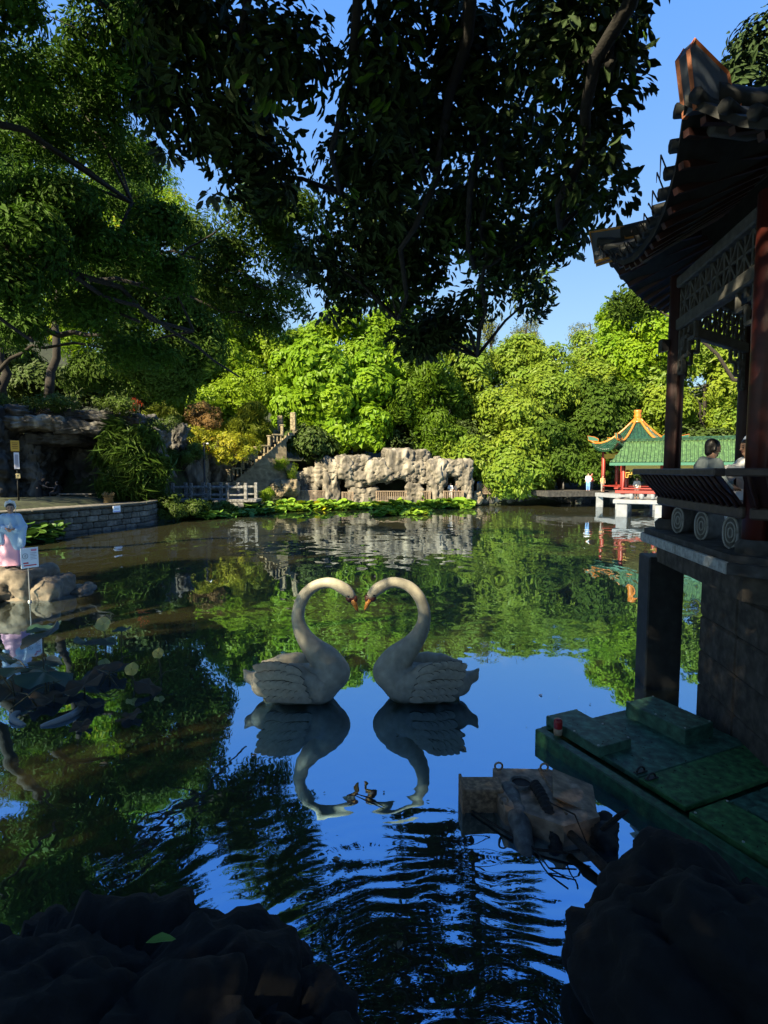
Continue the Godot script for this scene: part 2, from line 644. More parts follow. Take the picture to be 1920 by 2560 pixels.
func build_textures() -> void:
	var n := Image.create_empty(4, 4, false, Image.FORMAT_RGBA8)
	n.fill(Color.WHITE)
	texs["plain"] = ImageTexture.create_from_image(n)
	tex("grain", 0.012, 0.35, 1.0)
	tex("stone", 0.008, 0.45, 1.0, FastNoiseLite.TYPE_SIMPLEX)
	tex("streak", 0.02, 0.55, 1.0, FastNoiseLite.TYPE_PERLIN)
	tex("crack", 0.01, 0.5, 1.0, FastNoiseLite.TYPE_SIMPLEX, true)
	tex("pale", 0.01, 0.82, 1.0)
	tex("stain", 0.012, 0.12, 1.0, FastNoiseLite.TYPE_PERLIN)
	tex("specks", 0.05, 0.3, 1.0, FastNoiseLite.TYPE_CELLULAR)

func _ready() -> void:
	# camera
	var cam := Camera3D.new()
	cam.name = "camera"
	add_child(cam)
	cam.position = Vector3(0, 3.4, 0)
	cam.rotation_degrees = Vector3(-4.33, 0, 0)
	cam.fov = 85.25
	cam.near = 0.05
	cam.far = 2500.0
	cam.current = true
	# sky, exposure
	var exposure := 3.8
	var sky := ProceduralSkyMaterial.new()
	sky.sky_top_color = lin(0.125 / exposure, 0.38 / exposure, 1.05 / exposure)
	sky.sky_horizon_color = lin(0.80 / exposure, 1.15 / exposure, 1.10 / exposure)
	sky.sky_curve = 0.2
	sky.ground_bottom_color = lin(0.02, 0.02, 0.012)
	sky.ground_horizon_color = lin(0.05, 0.06, 0.05)
	sky.sun_angle_max = 12.0
	var env := Environment.new()
	env.background_mode = Environment.BG_SKY
	env.sky = Sky.new()
	env.sky.sky_material = sky
	env.tonemap_mode = Environment.TONE_MAPPER_LINEAR
	env.tonemap_exposure = exposure
	env.sdfgi_enabled = true
	env.ssao_enabled = true
	env.ssil_enabled = true
	var we := WorldEnvironment.new()
	we.name = "world_environment"
	we.environment = env
	add_child(we)
	# sun: over the viewer's left shoulder, beyond the trees of the near bank
	var sun := DirectionalLight3D.new()
	sun.name = "sun"
	add_child(sun)
	sun.look_at_from_position(Vector3(-0.6, 0.65, 0.62), Vector3.ZERO)
	sun.light_energy = 1.6
	sun.light_color = Color(1.0, 0.93, 0.78)
	sun.light_angular_distance = 0.5
	sun.shadow_enabled = true
	build_textures()
	build_ground()
	build_water()
	build_banks()
	build_trees()
	build_plants()
	build_bridge_and_stairs()
	build_far_pavilion()
	build_near_pavilion()
	build_swans()
	build_pontoon()
	build_pump()
	build_people()
	build_signs()
	build_foreground()

var styles := {}

func style(called: String, mesh: Mesh, m: Material, size: Vector2, tints: Array, lumps := 20, lump_r := 0.33, inner := 0.5) -> void:
	styles[called] = [mesh, m, size, tints, lumps, lump_r, inner]

func make_styles() -> void:
	var w := func(v): return Color(v, v, v)
	var bright := leafmat("bright_leaves", Color(0.20, 0.31, 0.018), 1.0, 0.45)
	var olive := leafmat("olive_leaves", Color(0.175, 0.25, 0.026), 0.95, 0.45)
	var dark := leafmat("dark_leaves", Color(0.052, 0.098, 0.009), 0.9, 0.65)
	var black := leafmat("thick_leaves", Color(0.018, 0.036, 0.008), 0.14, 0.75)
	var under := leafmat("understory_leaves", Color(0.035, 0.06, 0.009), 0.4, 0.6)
	var fine := spray(30, 1.0, 0.5, 0.26, 1)
	var maple := spray(26, 1.0, 0.62, 0.42, 2, false, 0.6)
	var hanging := spray(30, 1.0, 0.55, 0.22, 3, false, 1.6)
	var small := spray(34, 1.0, 0.42, 0.19, 4)
	var big := spray(20, 0.62, 0.21, 0.092, 5, true, 0.7)
	var thin := spray(22, 1.0, 0.4, 0.12, 6)
	style("far_yellow", fine, bright, Vector2(0.6, 1.0), [Color(0.85, 0.9, 0.9), Color(1.12, 1.06, 0.9)])
	style("far_bright", fine, bright, Vector2(0.7, 1.15), [Color(0.75, 0.9, 0.9), Color(1.15, 1.1, 0.9)])
	style("far_maple", maple, bright, Vector2(0.7, 1.1), [Color(0.75, 0.92, 0.9), Color(1.05, 1.08, 0.9)], 22, 0.3)
	style("far_vine", hanging, leafmat("vine_leaves", Color(0.075, 0.125, 0.008), 0.8), Vector2(0.7, 1.1), [Color(0.7, 0.9, 0.9), Color(1.2, 1.2, 0.9)])
	style("far_olive", fine, olive, Vector2(0.65, 1.1), [Color(0.75, 0.9, 1.0), Color(1.2, 1.1, 0.9)], 22, 0.3)
	style("far_dark", fine, dark, Vector2(0.65, 1.1), [w.call(0.8), w.call(1.3)])
	style("far_thin", thin, leafmat("pale_leaves", Color(0.13, 0.15, 0.03), 0.6), Vector2(0.7, 1.2), [w.call(0.8), w.call(1.2)], 9, 0.4, 0.3)
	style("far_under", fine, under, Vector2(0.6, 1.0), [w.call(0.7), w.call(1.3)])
	style("left_dark", small, dark, Vector2(0.45, 0.75), [w.call(0.75), w.call(1.25)], 10, 0.42, 0.4)
	style("left_sun", small, bright, Vector2(0.7, 1.1), [Color(0.55, 0.75, 0.8), Color(1.0, 1.0, 0.8), Color(1.5, 1.0, 0.8)])
	style("left_near", small, leafmat("near_leaves", Color(0.045, 0.098, 0.008), 0.75, 0.7), Vector2(0.3, 0.5), [w.call(0.7), Color(1.3, 1.4, 1.2)], 12, 0.42, 0.3)
	style("left_spill", small, dark, Vector2(0.36, 0.55), [w.call(0.7), w.call(1.2)], 10, 0.42, 0.3)
	style("overhead", big, black, Vector2(0.8, 1.15), [w.call(0.8), w.call(1.3), Color(2.2, 2.6, 0.7)], 12, 0.36, 0.3)
	style("roof_tree", big, black, Vector2(1.0, 1.4), [w.call(0.8), w.call(1.3)], 8, 0.4, 0.3)

func tree(called: String, label: String, group: String, kind: String, base: Vector3, r: float, lobes: Array, sd: int, limbs: Array) -> void:
	var cat := "shrub" if called in ["thicket", "ivy_shrub"] else "tree"
	var t := thing(called, label, cat, base, 0.0, group)
	var bark := mat("bark", Color(0.035, 0.028, 0.021), 0.95, "crack", 1.4, 3.0)
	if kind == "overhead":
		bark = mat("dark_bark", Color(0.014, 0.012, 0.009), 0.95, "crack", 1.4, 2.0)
	var top: Vector3 = limbs[0][0] if limbs.size() > 0 else lobes[0][0]
	if limbs.is_empty():
		top = Vector3(lerpf(base.x, top.x, 0.5), maxf(top.y - lobes[0][1].y * 0.3, base.y + 1.0), lerpf(base.z, top.z, 0.5))
	if cat == "tree" or r > 0.31:
		put(t, "trunk", limb(Vector3.ZERO - Vector3(0, 0.6, 0), top - base, r, maxf(r * 0.7, 0.08), 0.0, sd), bark)
	for l in limbs:
		put(t, "limb", limb(l[0] - base, l[1] - base, l[2], l[3], (l[1] - l[0]).length() * -0.02, sd + int(l[2] * 100), 7, 8), bark)
	# twigs from the limb ends into the lobes
	if limbs.size() > 0 and lobes.size() < 60:
		var st := begin(true)
		for lb in lobes:
			var best: Vector3 = limbs[0][1]
			for l in limbs:
				for q in [l[1], (l[0] + l[1]) / 2.0]:
					if q.distance_to(lb[0]) < best.distance_to(lb[0]):
						best = q
			if best.distance_to(lb[0]) < 9.0:
				var mid: Vector3 = (best + lb[0]) / 2.0 + Vector3(0, 0.06, 0) * best.distance_to(lb[0])
				tube(st, [best - base, mid - base, lb[0] - base], [0.05, 0.035, 0.015], 5)
				for k in 4:
					var a: float = TAU * k / 4.0 + lb[0].x
					tube(st, [lb[0] - base, lb[0] - base + Vector3(cos(a), 0.15 - 0.3 * (k % 2), sin(a)) * lb[1] * 0.8], [0.02, 0.008], 4)
		tag(put(t, "twigs", done(st), bark), "", "", "", "stuff")
	var s: Array = styles[kind]
	var own := []
	for lb in lobes:
		own.append([lb[0] - base, lb[1], lb[2]])
	crown(t, "crown", own, s[0], s[1], s[2], s[3], sd, s[4], s[5], s[6])

# single large leaves on thin sprigs along the lower and outer edge of the overhanging tree
func overhead_leaves(spots: Array) -> void:
	var t: Node3D = find_child("overhanging_tree", false, false)
	var r := RandomNumberGenerator.new()
	r.seed = 404
	var kinds := []
	for k in 4:
		var st := begin()
		leaf(st, Transform3D(), [0.21, 0.24, 0.19, 0.26][k], [0.09, 0.1, 0.085, 0.105][k], true)
		kinds.append(done(st))
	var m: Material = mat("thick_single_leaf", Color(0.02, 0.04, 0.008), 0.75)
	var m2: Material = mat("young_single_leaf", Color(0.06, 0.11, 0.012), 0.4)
	for x in [m, m2]:
		x.backlight_enabled = true
		x.backlight = Color(0.25, 0.25, 0.25)
		x.cull_mode = BaseMaterial3D.CULL_DISABLED
	for spot in spots:
		var c: Vector3 = spot[0] - t.position
		for k in 17:
			var a := r.randf() * TAU
			var d := Vector3(cos(a), r.randf_range(-1.0, 0.5), sin(a)).normalized()
			var p: Vector3 = c + d * spot[1] * r.randf_range(0.15, 0.9)
			var fwd := (d * Vector3(1, 0.4, 1) + Vector3(0, -0.55, 0) + Vector3(r.randf() - 0.5, r.randf() - 0.5, r.randf() - 0.5) * 0.7).normalized()
			var up := (Vector3.UP + Vector3(r.randf() - 0.5, 0, r.randf() - 0.5) * 1.6).normalized()
			var side := fwd.cross(up).normalized()
			put(t, "leaf", kinds[k % 4], m2 if k % 9 == 0 else m, Transform3D(Basis(fwd, side.cross(fwd), side), p))

# ---------------------------------------------------------------- banks, rocks
func rock_part(t: Node3D, p: Vector3, size: Vector3, sd: int, m: Material, level := 3, beds := 0.0, square := 4.0, rough := 0.22, turn := 0.0, called := "rock") -> void:
	put(t, called, rock(size, sd, level, square, rough, beds), m, at(p, turn))

func build_banks() -> void:
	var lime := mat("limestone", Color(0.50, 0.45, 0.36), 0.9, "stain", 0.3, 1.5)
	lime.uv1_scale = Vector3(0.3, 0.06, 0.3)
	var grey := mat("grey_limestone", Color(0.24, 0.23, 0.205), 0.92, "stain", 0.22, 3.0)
	grey.uv1_scale = Vector3(0.22, 0.08, 0.22)
	# the paved stone quay: a body, a paved top and courses of wall stones
	var edge := [Vector2(-26, -21), Vector2(-21.5, -23.6), Vector2(-18.6, -25.6), Vector2(-17.4, -27.2), Vector2(-16.55, -29.3), Vector2(-15.6, -31.8), Vector2(-14.85, -34.2), Vector2(-15.0, -36.2), Vector2(-16.2, -38.0), Vector2(-18.5, -40.5)]
	var q := thing("stone_quay", "curved stone quay with a paved top along the shaded cliff", "quay")
	var outline := edge.duplicate()
	outline.append_array([Vector2(-34, -43), Vector2(-36, -21)])
	var flat := []
	for p in outline:
		flat.append(Vector2(p.x, -p.y))
	var body := slab(flat, 2.2)
	put(q, "body", body, mat("quay_core", Color(0.13, 0.12, 0.10), 0.95, "stone", 0.5), Transform3D(Basis(Vector3.RIGHT, -PI / 2), Vector3(0, 0.12, 0)))
	var cap := slab(flat, 0.1)
	put(q, "paving", cap, mat("quay_top", Color(0.24, 0.22, 0.18), 0.9, "stone", 0.7, 1.0), Transform3D(Basis(Vector3.RIGHT, -PI / 2), Vector3(0, 1.28, 0)))
	var stones := [mat("quay_stone_a", Color(0.15, 0.14, 0.115), 0.9, "stone", 0.9, 2.0), mat("quay_stone_b", Color(0.10, 0.10, 0.085), 0.9, "stone", 1.1, 2.0), mat("quay_stone_c", Color(0.20, 0.19, 0.165), 0.9, "stone", 0.8, 2.0)]
	rng.seed = 5
	var blocks := []
	for k in 4:
		blocks.append(rock(Vector3(1, 1, 1), 200 + k, 2, 9.0, 0.05))
	for k in range(1, edge.size() - 1):
		var a: Vector2 = edge[k]
		var b: Vector2 = edge[k + 1]
		var dir := (b - a).normalized()
		var nrm := Vector2(-dir.y, dir.x)
		for row in 4:
			var along := -0.2 * (row % 2)
			while along < a.distance_to(b):
				var long := rng.randf_range(0.55, 0.95)
				var c := a + dir * (along + long / 2)
				c -= nrm * 0.0
				var s := Vector3(long - 0.03, 0.33, 0.34)
				var xf := Transform3D(Basis(Vector3.UP, atan2(-dir.y, dir.x)).scaled_local(s), Vector3(c.x, 0.02 + row * 0.35, c.y))
				put(q, "stone", blocks[rng.randi() % 4], stones[rng.randi() % 3], xf)
				along += long
	var lip := begin()
	for k in range(1, edge.size() - 1):
		beam(lip, Vector3(edge[k].x, 1.37, edge[k].y), Vector3(edge[k + 1].x, 1.37, edge[k + 1].y), 0.5, 0.11, 0.02)
	put(q, "coping", done(lip), stones[1])
	# the cliff behind the quay: beds of limestone with a hollow under an overhang
	var c := thing("limestone_cliff", "grey layered limestone cliff with a dark hollow behind the quay", "cliff", Vector3(-24, 1.3, -41))
	var o := Vector3(24, -1.3, 41)
	for e in [[-30, 3.5, -39.5, 5, 6.5, 5], [-27.0, 4.0, -38.6, 3.0, 7.0, 3.4], [-25.0, 3.2, -40.5, 2.0, 5.4, 3.0], [-22.2, 2.6, -43.2, 5.4, 5.0, 2.0], [-20.0, 2.6, -42.0, 2.2, 3.4, 2.0], [-18.6, 3.0, -41.2, 2.6, 4.2, 3.0], [-18.6, 4.0, -43.4, 3.0, 6.6, 3.4], [-18.2, 5.4, -47.6, 3.4, 4.0, 2.4], [-17.6, 3.0, -48.2, 3.0, 4.0, 2.4]]:
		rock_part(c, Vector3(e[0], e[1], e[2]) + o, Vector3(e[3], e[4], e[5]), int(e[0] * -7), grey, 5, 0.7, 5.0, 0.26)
	for e in [[-24.2, 6.6, -40.2, 4.6, 1.0, 4.6], [-20.8, 6.3, -40.6, 4.6, 0.9, 4.4], [-22.0, 7.2, -41.2, 5.6, 0.8, 4.0], [-18.2, 5.9, -41.4, 3.8, 1.0, 3.8], [-26.8, 7.4, -40.0, 4.4, 0.9, 4.2], [-19.3, 7.1, -42.2, 3.2, 0.8, 3.0], [-23.4, 5.6, -41.0, 4.0, 0.9, 4.0]]:
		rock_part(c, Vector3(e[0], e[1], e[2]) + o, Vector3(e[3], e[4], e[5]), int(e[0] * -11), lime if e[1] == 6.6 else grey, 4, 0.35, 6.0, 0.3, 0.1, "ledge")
	# the rock wall below the yellow hedge and beside the steps
	var w := thing("rock_wall", "weathered rock wall under the yellow hedge behind the bridge", "rock wall", Vector3(-14, 1, -49))
	o = Vector3(14, -1, 49)
	for e in [[-17.0, 2.6, -48.6, 3.4, 5.0, 3.0], [-14.9, 3.2, -50.6, 2.6, 4.6, 2.0], [-12.2, 4.8, -54.0, 5.0, 4.6, 2.4], [-15.6, 4.6, -50.0, 3.4, 1.6, 2.6], [-13.0, 4.55, -49.6, 2.6, 0.7, 1.8]]:
		rock_part(w, Vector3(e[0], e[1], e[2]) + o, Vector3(e[3], e[4], e[5]), int(e[0] * -13), lime, 4, 0.0, 4.5, 0.2)
	# the grotto: blocks of pale limestone round four dark openings
	var g := thing("grotto", "pale sunlit limestone grotto with dark cave openings at the far shore", "grotto", Vector3(-1, 0.3, -53.5))
	o = Vector3(1, -0.3, 53.5)
	var n := 0
	# picture columns turned to metres: x, y, wide, high, depth, z
	for e in [[-8.4, 1.2, 1.5, 2.2, 1.6, -53.2], [-7.0, 1.1, 1.3, 1.9, 1.8, -53.4], [-6.4, 2.7, 2.4, 1.5, 2.2, -53.6], [-8.2, 2.6, 1.6, 1.0, 1.6, -53.6], [-5.0, 1.6, 1.3, 3.0, 2.0, -53.1], [-5.2, 3.6, 2.6, 1.7, 2.6, -53.7], [-3.9, 3.6, 2.2, 1.8, 2.4, -53.3],
			[-1.9, 0.9, 2.6, 1.5, 1.8, -53.0], [-2.2, 2.6, 2.6, 1.5, 2.0, -53.1], [-0.4, 3.3, 2.4, 2.0, 2.6, -53.3], [-2.4, 3.9, 2.0, 1.4, 2.4, -53.5], [1.0, 2.9, 1.4, 0.7, 2.2, -53.3],
			[1.7, 4.0, 2.6, 2.4, 2.8, -53.6], [1.2, 4.9, 2.4, 1.0, 2.4, -53.9], [2.8, 1.0, 1.5, 2.0, 1.8, -52.8], [2.5, 2.6, 0.9, 0.7, 1.4, -53.0], [3.4, 3.3, 1.8, 1.7, 2.4, -53.4], [3.3, 4.5, 2.0, 1.3, 2.4, -53.8],
			[4.9, 1.0, 1.5, 2.3, 1.8, -52.9], [4.9, 3.2, 1.7, 2.4, 2.6, -53.3], [6.3, 3.6, 2.0, 1.5, 2.6, -53.5], [5.5, 2.3, 0.9, 0.8, 1.4, -53.0], [7.6, 3.0, 1.4, 2.4, 2.4, -53.4], [7.9, 1.2, 1.0, 2.4, 2.0, -53.1], [3.9, 2.35, 1.3, 0.5, 1.2, -52.9]]:
		n += 1
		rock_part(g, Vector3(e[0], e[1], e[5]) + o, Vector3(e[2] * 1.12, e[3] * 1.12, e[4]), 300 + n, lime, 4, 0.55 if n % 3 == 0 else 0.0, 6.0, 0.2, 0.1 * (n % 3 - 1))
	var back := begin()
	box(back, at(Vector3(-0.5, 2.0, -56.4) + o), Vector3(19, 4.6, 0.6))
	box(back, at(Vector3(-0.5, 0.6, -54.9) + o), Vector3(18, 0.5, 3.0))
	put(g, "back_wall", done(back), grey)
	# big rounded boulders beside the steps
	for e in [[-9.2, 1.7, -51.6, 3.0, 2.0, 2.2, "smooth sloping boulder above the long picket fence"], [-9.6, 3.0, -52.6, 2.2, 2.4, 2.0, "tall rounded boulder below the steps draped with vines"], [8.9, 0.7, -53.4, 1.2, 1.4, 1.2, "brown boulder at the end of the grotto by the wooden railing"]]:
		var b := thing("boulder", e[6], "boulder", Vector3(e[0], e[1], e[2]))
		put(b, "stone", rock(Vector3(e[3], e[4], e[5]), int(e[3] * 100), 4, 2.6, 0.16), mat("sand_rock", Color(0.33, 0.27, 0.17), 0.9, "crack", 0.17, 2.5))
	# the dark bank below the trees at the far right and its retaining wall
	var d := thing("retaining_wall", "low dark rubble wall along the far water's edge under the trees", "wall", Vector3(15, 0, -55))
	rng.seed = 77
	for k in 44:
		var f := k / 44.0
		var p := Vector3(8.6, 0, -53.9).lerp(Vector3(21.5, 0, -57.2), f) + Vector3(0, rng.randf_range(0.1, 0.8), 0) - Vector3(15, 0, -55)
		put(d, "stone", rock(Vector3(rng.randf_range(0.6, 1.1), rng.randf_range(0.4, 0.7), 0.7), 500 + k % 9, 2, 4.0, 0.2), grey, at(p, rng.randf()))
	# railing posts on it
	picket_fence("rustic wooden railing on the rubble wall under the low bushy tree", Vector3(9.0, 1.0, -53.6), Vector3(17.0, 1.0, -55.6), 1.05, 0.14)
	picket_fence("long wooden picket fence between the bridge and the grotto", Vector3(-10.6, 0.55, -51.2), Vector3(-4.6, 0.45, -52.3), 0.95, 0.12)
	picket_fence("short wooden railing across the forked cave mouth", Vector3(-3.9, 0.45, -52.1), Vector3(-2.9, 0.45, -52.1), 0.85, 0.13)
	picket_fence("wooden railing across the widest cave mouth", Vector3(-0.7, 0.4, -52.0), Vector3(2.1, 0.4, -52.0), 1.0, 0.17)
	picket_fence("narrow wooden railing across the third cave mouth", Vector3(3.5, 0.4, -51.9), Vector3(4.3, 0.4, -51.9), 1.0, 0.15)
	picket_fence("wooden railing across the cave mouth where a person in white stands", Vector3(5.6, 0.4, -52.0), Vector3(7.4, 0.4, -52.0), 1.0, 0.16)

func picket_fence(label: String, a: Vector3, b: Vector3, high: float, gap: float) -> void:
	var wood := mat("fence_wood", Color(0.36, 0.27, 0.19), 0.85, "streak", 1.2)
	var t := thing("picket_fence", label, "fence", a, 0.0, "wooden fences along the far shore")
	var d := b - a
	var n := int(d.length() / gap)
	var st := begin()
	for k in n + 1:
		var p := d * (float(k) / n)
		box(st, at(p + Vector3(0, high * 0.47, 0), -atan2(d.z, d.x)), Vector3(gap * 0.42, high * 0.9, 0.05))
	tag(put(t, "picket", done(st), wood), "", "", "", "stuff")
	put(t, "top_rail", beam_mesh(Vector3(0, high, 0), d + Vector3(0, high, 0), 0.1, 0.09, 0.015), wood)
	put(t, "bottom_rail", beam_mesh(Vector3(0, 0.1, 0), d + Vector3(0, 0.1, 0), 0.09, 0.09, 0.015), wood)
	for k in 2:
		put(t, "post", box_mesh(Vector3(0.14, high + 0.12, 0.14), 0.02), wood, at(d * k + Vector3(0, high / 2, 0)))

# ---------------------------------------------------------------- plants
func bush(called: String, label: String, base: Vector3, lobes: Array, mesh: Mesh, m: Material, size: Vector2, tints: Array, sd: int, cat := "shrub", group := "") -> Node3D:
	var t := thing(called, label, cat, base, 0.0, group)
	var st := begin(true)
	var own := []
	for l in lobes:
		tube(st, [Vector3.ZERO, (l[0] - base) * 0.5 + Vector3(0.1, 0.1, 0), l[0] - base], [0.05, 0.03, 0.015], 5)
		own.append([l[0] - base, l[1], l[2]])
	tag(put(t, "stems", done(st), mats["bark"]), "", "", "", "stuff")
	crown(t, "leaves", own, mesh, m, size, tints, sd)
	return t

func build_plants() -> void:
	var w := func(v): return Color(v, v, v)
	var small := spray(30, 1.0, 0.4, 0.2, 21)
	var lance := spray(26, 1.0, 1.15, 0.13, 22, false, 1.1)
	var green := leafmat("bush_leaves", Color(0.05, 0.085, 0.008), 0.5)
	var dark: Material = mats["dark_leaves"]
	var yellow := leafmat("hedge_leaves", Color(0.26, 0.26, 0.014), 0.6)
	var brown := leafmat("brown_leaves", Color(0.135, 0.085, 0.03), 0.4)
	bush("yellow_hedge", "clipped golden yellow hedge spilling over the rock wall", Vector3(-14, 4.4, -48.8), [[Vector3(-16.6, 6.2, -48.0), Vector3(1.9, 0.75, 1.2), 150], [Vector3(-14.4, 5.9, -48.2), Vector3(2.2, 0.95, 1.3), 200], [Vector3(-12.3, 5.5, -48.5), Vector3(1.7, 0.95, 1.2), 150], [Vector3(-13.2, 4.6, -47.9), Vector3(1.6, 0.7, 0.7), 90]], small, yellow, Vector2(0.28, 0.45), [Color(0.65, 0.85, 0.9), Color(1.1, 1.0, 0.8), Color(0.9, 0.55, 0.5)], 61, "hedge")
	bush("brown_bush", "round reddish brown bush above the yellow hedge", Vector3(-16.3, 6.4, -50.5), [[Vector3(-16.3, 8.1, -50.5), Vector3(1.75, 1.55, 1.5), 260]], small, brown, Vector2(0.25, 0.4), [w.call(0.75), Color(1.3, 1.2, 1.0)], 62)
	bush("cycad_bush", "pale green feathery bush between the brown bush and the steps", Vector3(-12.6, 5.6, -51.5), [[Vector3(-13.4, 7.4, -51.5), Vector3(1.7, 1.5, 1.4), 170], [Vector3(-11.6, 6.9, -51.8), Vector3(1.4, 1.5, 1.3), 140], [Vector3(-12.4, 8.8, -52.5), Vector3(1.6, 1.0, 1.3), 110]], lance, leafmat("cycad_leaves", Color(0.15, 0.17, 0.015), 0.6), Vector2(0.4, 0.65), [Color(0.7, 0.85, 0.9), Color(1.1, 1.1, 0.9)], 63)
	bush("pale_shrub", "sparse light green shrub left of the brown bush", Vector3(-19.0, 6.6, -49), [[Vector3(-19.2, 8.2, -49), Vector3(1.6, 1.0, 1.2), 60]], lance, leafmat("pale_shrub_leaves", Color(0.12, 0.15, 0.02), 0.6), Vector2(0.4, 0.6), [w.call(0.8), w.call(1.2)], 64)
	bush("bamboo_palm", "tall dark bamboo palm clump with lance leaves on the quay", Vector3(-17.0, 1.3, -37.2), [[Vector3(-17.6, 2.6, -36.8), Vector3(1.1, 1.1, 0.9), 60], [Vector3(-16.0, 2.4, -37.2), Vector3(1.1, 1.0, 0.9), 60], [Vector3(-15.4, 3.6, -37.6), Vector3(0.8, 0.9, 0.7), 40], [Vector3(-17.0, 4.4, -37.2), Vector3(1.0, 1.0, 0.9), 60], [Vector3(-18.4, 4.0, -37.5), Vector3(0.8, 1.2, 0.8), 45], [Vector3(-18.0, 5.7, -37.6), Vector3(0.8, 0.8, 0.8), 34], [Vector3(-16.2, 5.6, -37.6), Vector3(0.7, 0.6, 0.7), 24], [Vector3(-16.8, 3.2, -36.4), Vector3(1.0, 1.0, 0.7), 50]], lance, leafmat("palm_leaves", Color(0.04, 0.075, 0.012), 0.4), Vector2(0.5, 0.95), [w.call(0.7), Color(1.5, 1.5, 1.2)], 65)
	bush("trailing_bush", "green bush trailing down the rock left of the lamp post", Vector3(-16.8, 3.2, -46.4), [[Vector3(-16.9, 4.3, -46.0), Vector3(1.3, 0.9, 0.8), 110], [Vector3(-15.6, 5.0, -46.6), Vector3(0.9, 0.7, 0.7), 60], [Vector3(-18.2, 5.6, -45.2), Vector3(1.0, 0.6, 0.8), 60]], small, green, Vector2(0.28, 0.42), [w.call(0.8), w.call(1.3)], 66)
	bush("waterside_bush", "dense dark bush at the water's edge beside the quay end", Vector3(-14.6, 0.2, -37.0), [[Vector3(-14.2, 0.9, -37.0), Vector3(1.2, 0.95, 1.0), 120], [Vector3(-13.2, 0.75, -38.4), Vector3(1.2, 0.75, 1.0), 110], [Vector3(-15.4, 1.2, -38.8), Vector3(1.1, 0.8, 1.0), 90], [Vector3(-12.6, 0.55, -40.6), Vector3(1.5, 0.6, 1.2), 110]], small, green, Vector2(0.28, 0.45), [w.call(0.5), w.call(1.1)], 67)
	bush("round_shrub", "small round bright shrub where the bridge meets the picket fence", Vector3(-10.4, 0.4, -48.6), [[Vector3(-10.4, 1.25, -48.6), Vector3(0.75, 0.75, 0.7), 70]], small, mats["bright_leaves"], Vector2(0.25, 0.4), [w.call(0.7), w.call(1.2)], 68)
	bush("vine_patch", "green vines hanging over the boulder below the steps", Vector3(-9.0, 3.0, -51.4), [[Vector3(-9.6, 4.0, -51.5), Vector3(0.9, 0.6, 0.5), 60], [Vector3(-8.4, 3.2, -51.6), Vector3(0.5, 0.9, 0.5), 50]], small, mats["bright_leaves"], Vector2(0.22, 0.35), [w.call(0.6), w.call(1.1)], 69)
	bush("cliff_creeper", "creeper hanging from the cliff ledge above the dark hollow", Vector3(-24, 7.2, -38.8), [[Vector3(-27.6, 8.1, -38.6), Vector3(2.2, 0.5, 1.0), 110], [Vector3(-23.4, 8.0, -39.0), Vector3(2.4, 0.55, 1.2), 130], [Vector3(-19.6, 8.0, -40.2), Vector3(2.0, 0.6, 1.2), 110], [Vector3(-16.8, 6.8, -42), Vector3(1.6, 0.6, 1.0), 80]], small, green, Vector2(0.28, 0.45), [w.call(0.6), w.call(1.3)], 70)
	bush("red_shrub", "shrub with red leaves glowing in a patch of sun on the cliff top", Vector3(-18.8, 7.0, -43.5), [[Vector3(-19.2, 8.6, -43.5), Vector3(1.1, 0.6, 0.6), 16]], small, leafmat("red_leaves", Color(0.35, 0.05, 0.02), 0.6), Vector2(0.18, 0.3), [w.call(0.5), w.call(1.2)], 71)
	bush("slope_shrub", "yellow green shrubbery on the slope beyond the red pavilion", Vector3(17.5, 1.5, -60), [[Vector3(18.0, 3.2, -60), Vector3(2.6, 1.0, 1.2), 120]], small, yellow, Vector2(0.35, 0.5), [Color(0.5, 0.8, 0.9), Color(0.9, 1.0, 0.9)], 72)
	# lotus and water plants
	var cup := begin(true)
	for k in 9:
		var a := TAU * k / 9.0
		var b := TAU * (k + 1) / 9.0
		for s in [[0.0, 0.55], [0.55, 1.0]]:
			var f := func(q, r): return Vector3(cos(q) * r, 0.16 * r * r + 0.08 * r * sin(q * 3.0), sin(q) * r)
			quad(cup, f.call(a, s[0]), f.call(a, s[1]), f.call(b, s[1]), f.call(b, s[0]))
	var pad := done(cup)
	var lotus := leafmat("lotus_leaves", Color(0.13, 0.23, 0.02), 0.6, 0.6)
	lotus_bed("lotus_bed", "long bed of bright lotus leaves along the grotto shore", [Vector2(-9.6, -50.3), Vector2(8.2, -51.9), Vector2(8.2, -49.6), Vector2(2, -48.8), Vector2(-4, -47.2), Vector2(-8.5, -44.8), Vector2(-10.0, -46.0)], 1500, 0.38, 0.5, lotus, [Color(0.7, 0.85, 1.0), Color(1.3, 1.2, 1.0), Color(2.4, 1.3, 0.6)], pad, 81)
	lotus_bed("lotus_raft", "raft of lotus leaves drifting in front of the lotus bed", [Vector2(-0.9, -41.0), Vector2(3.4, -42.0), Vector2(4.0, -46.5), Vector2(0.0, -47.6)], 420, 0.32, 0.3, lotus, [Color(0.8, 0.9, 1.0), Color(1.4, 1.2, 1.0), Color(2.6, 1.4, 0.6)], pad, 82)
	lotus_bed("water_plant_bed", "tall leafy water plants filling the bay before the bridge", [Vector2(-14.3, -38.6), Vector2(-11.8, -38.4), Vector2(-8.8, -43.4), Vector2(-9.6, -47.2), Vector2(-12, -45.4), Vector2(-15, -43)], 900, 0.34, 0.6, leafmat("bay_leaves", Color(0.08, 0.16, 0.025), 0.5, 0.5), [Color(0.6, 0.8, 0.9), Color(1.2, 1.1, 1.0)], pad, 83)
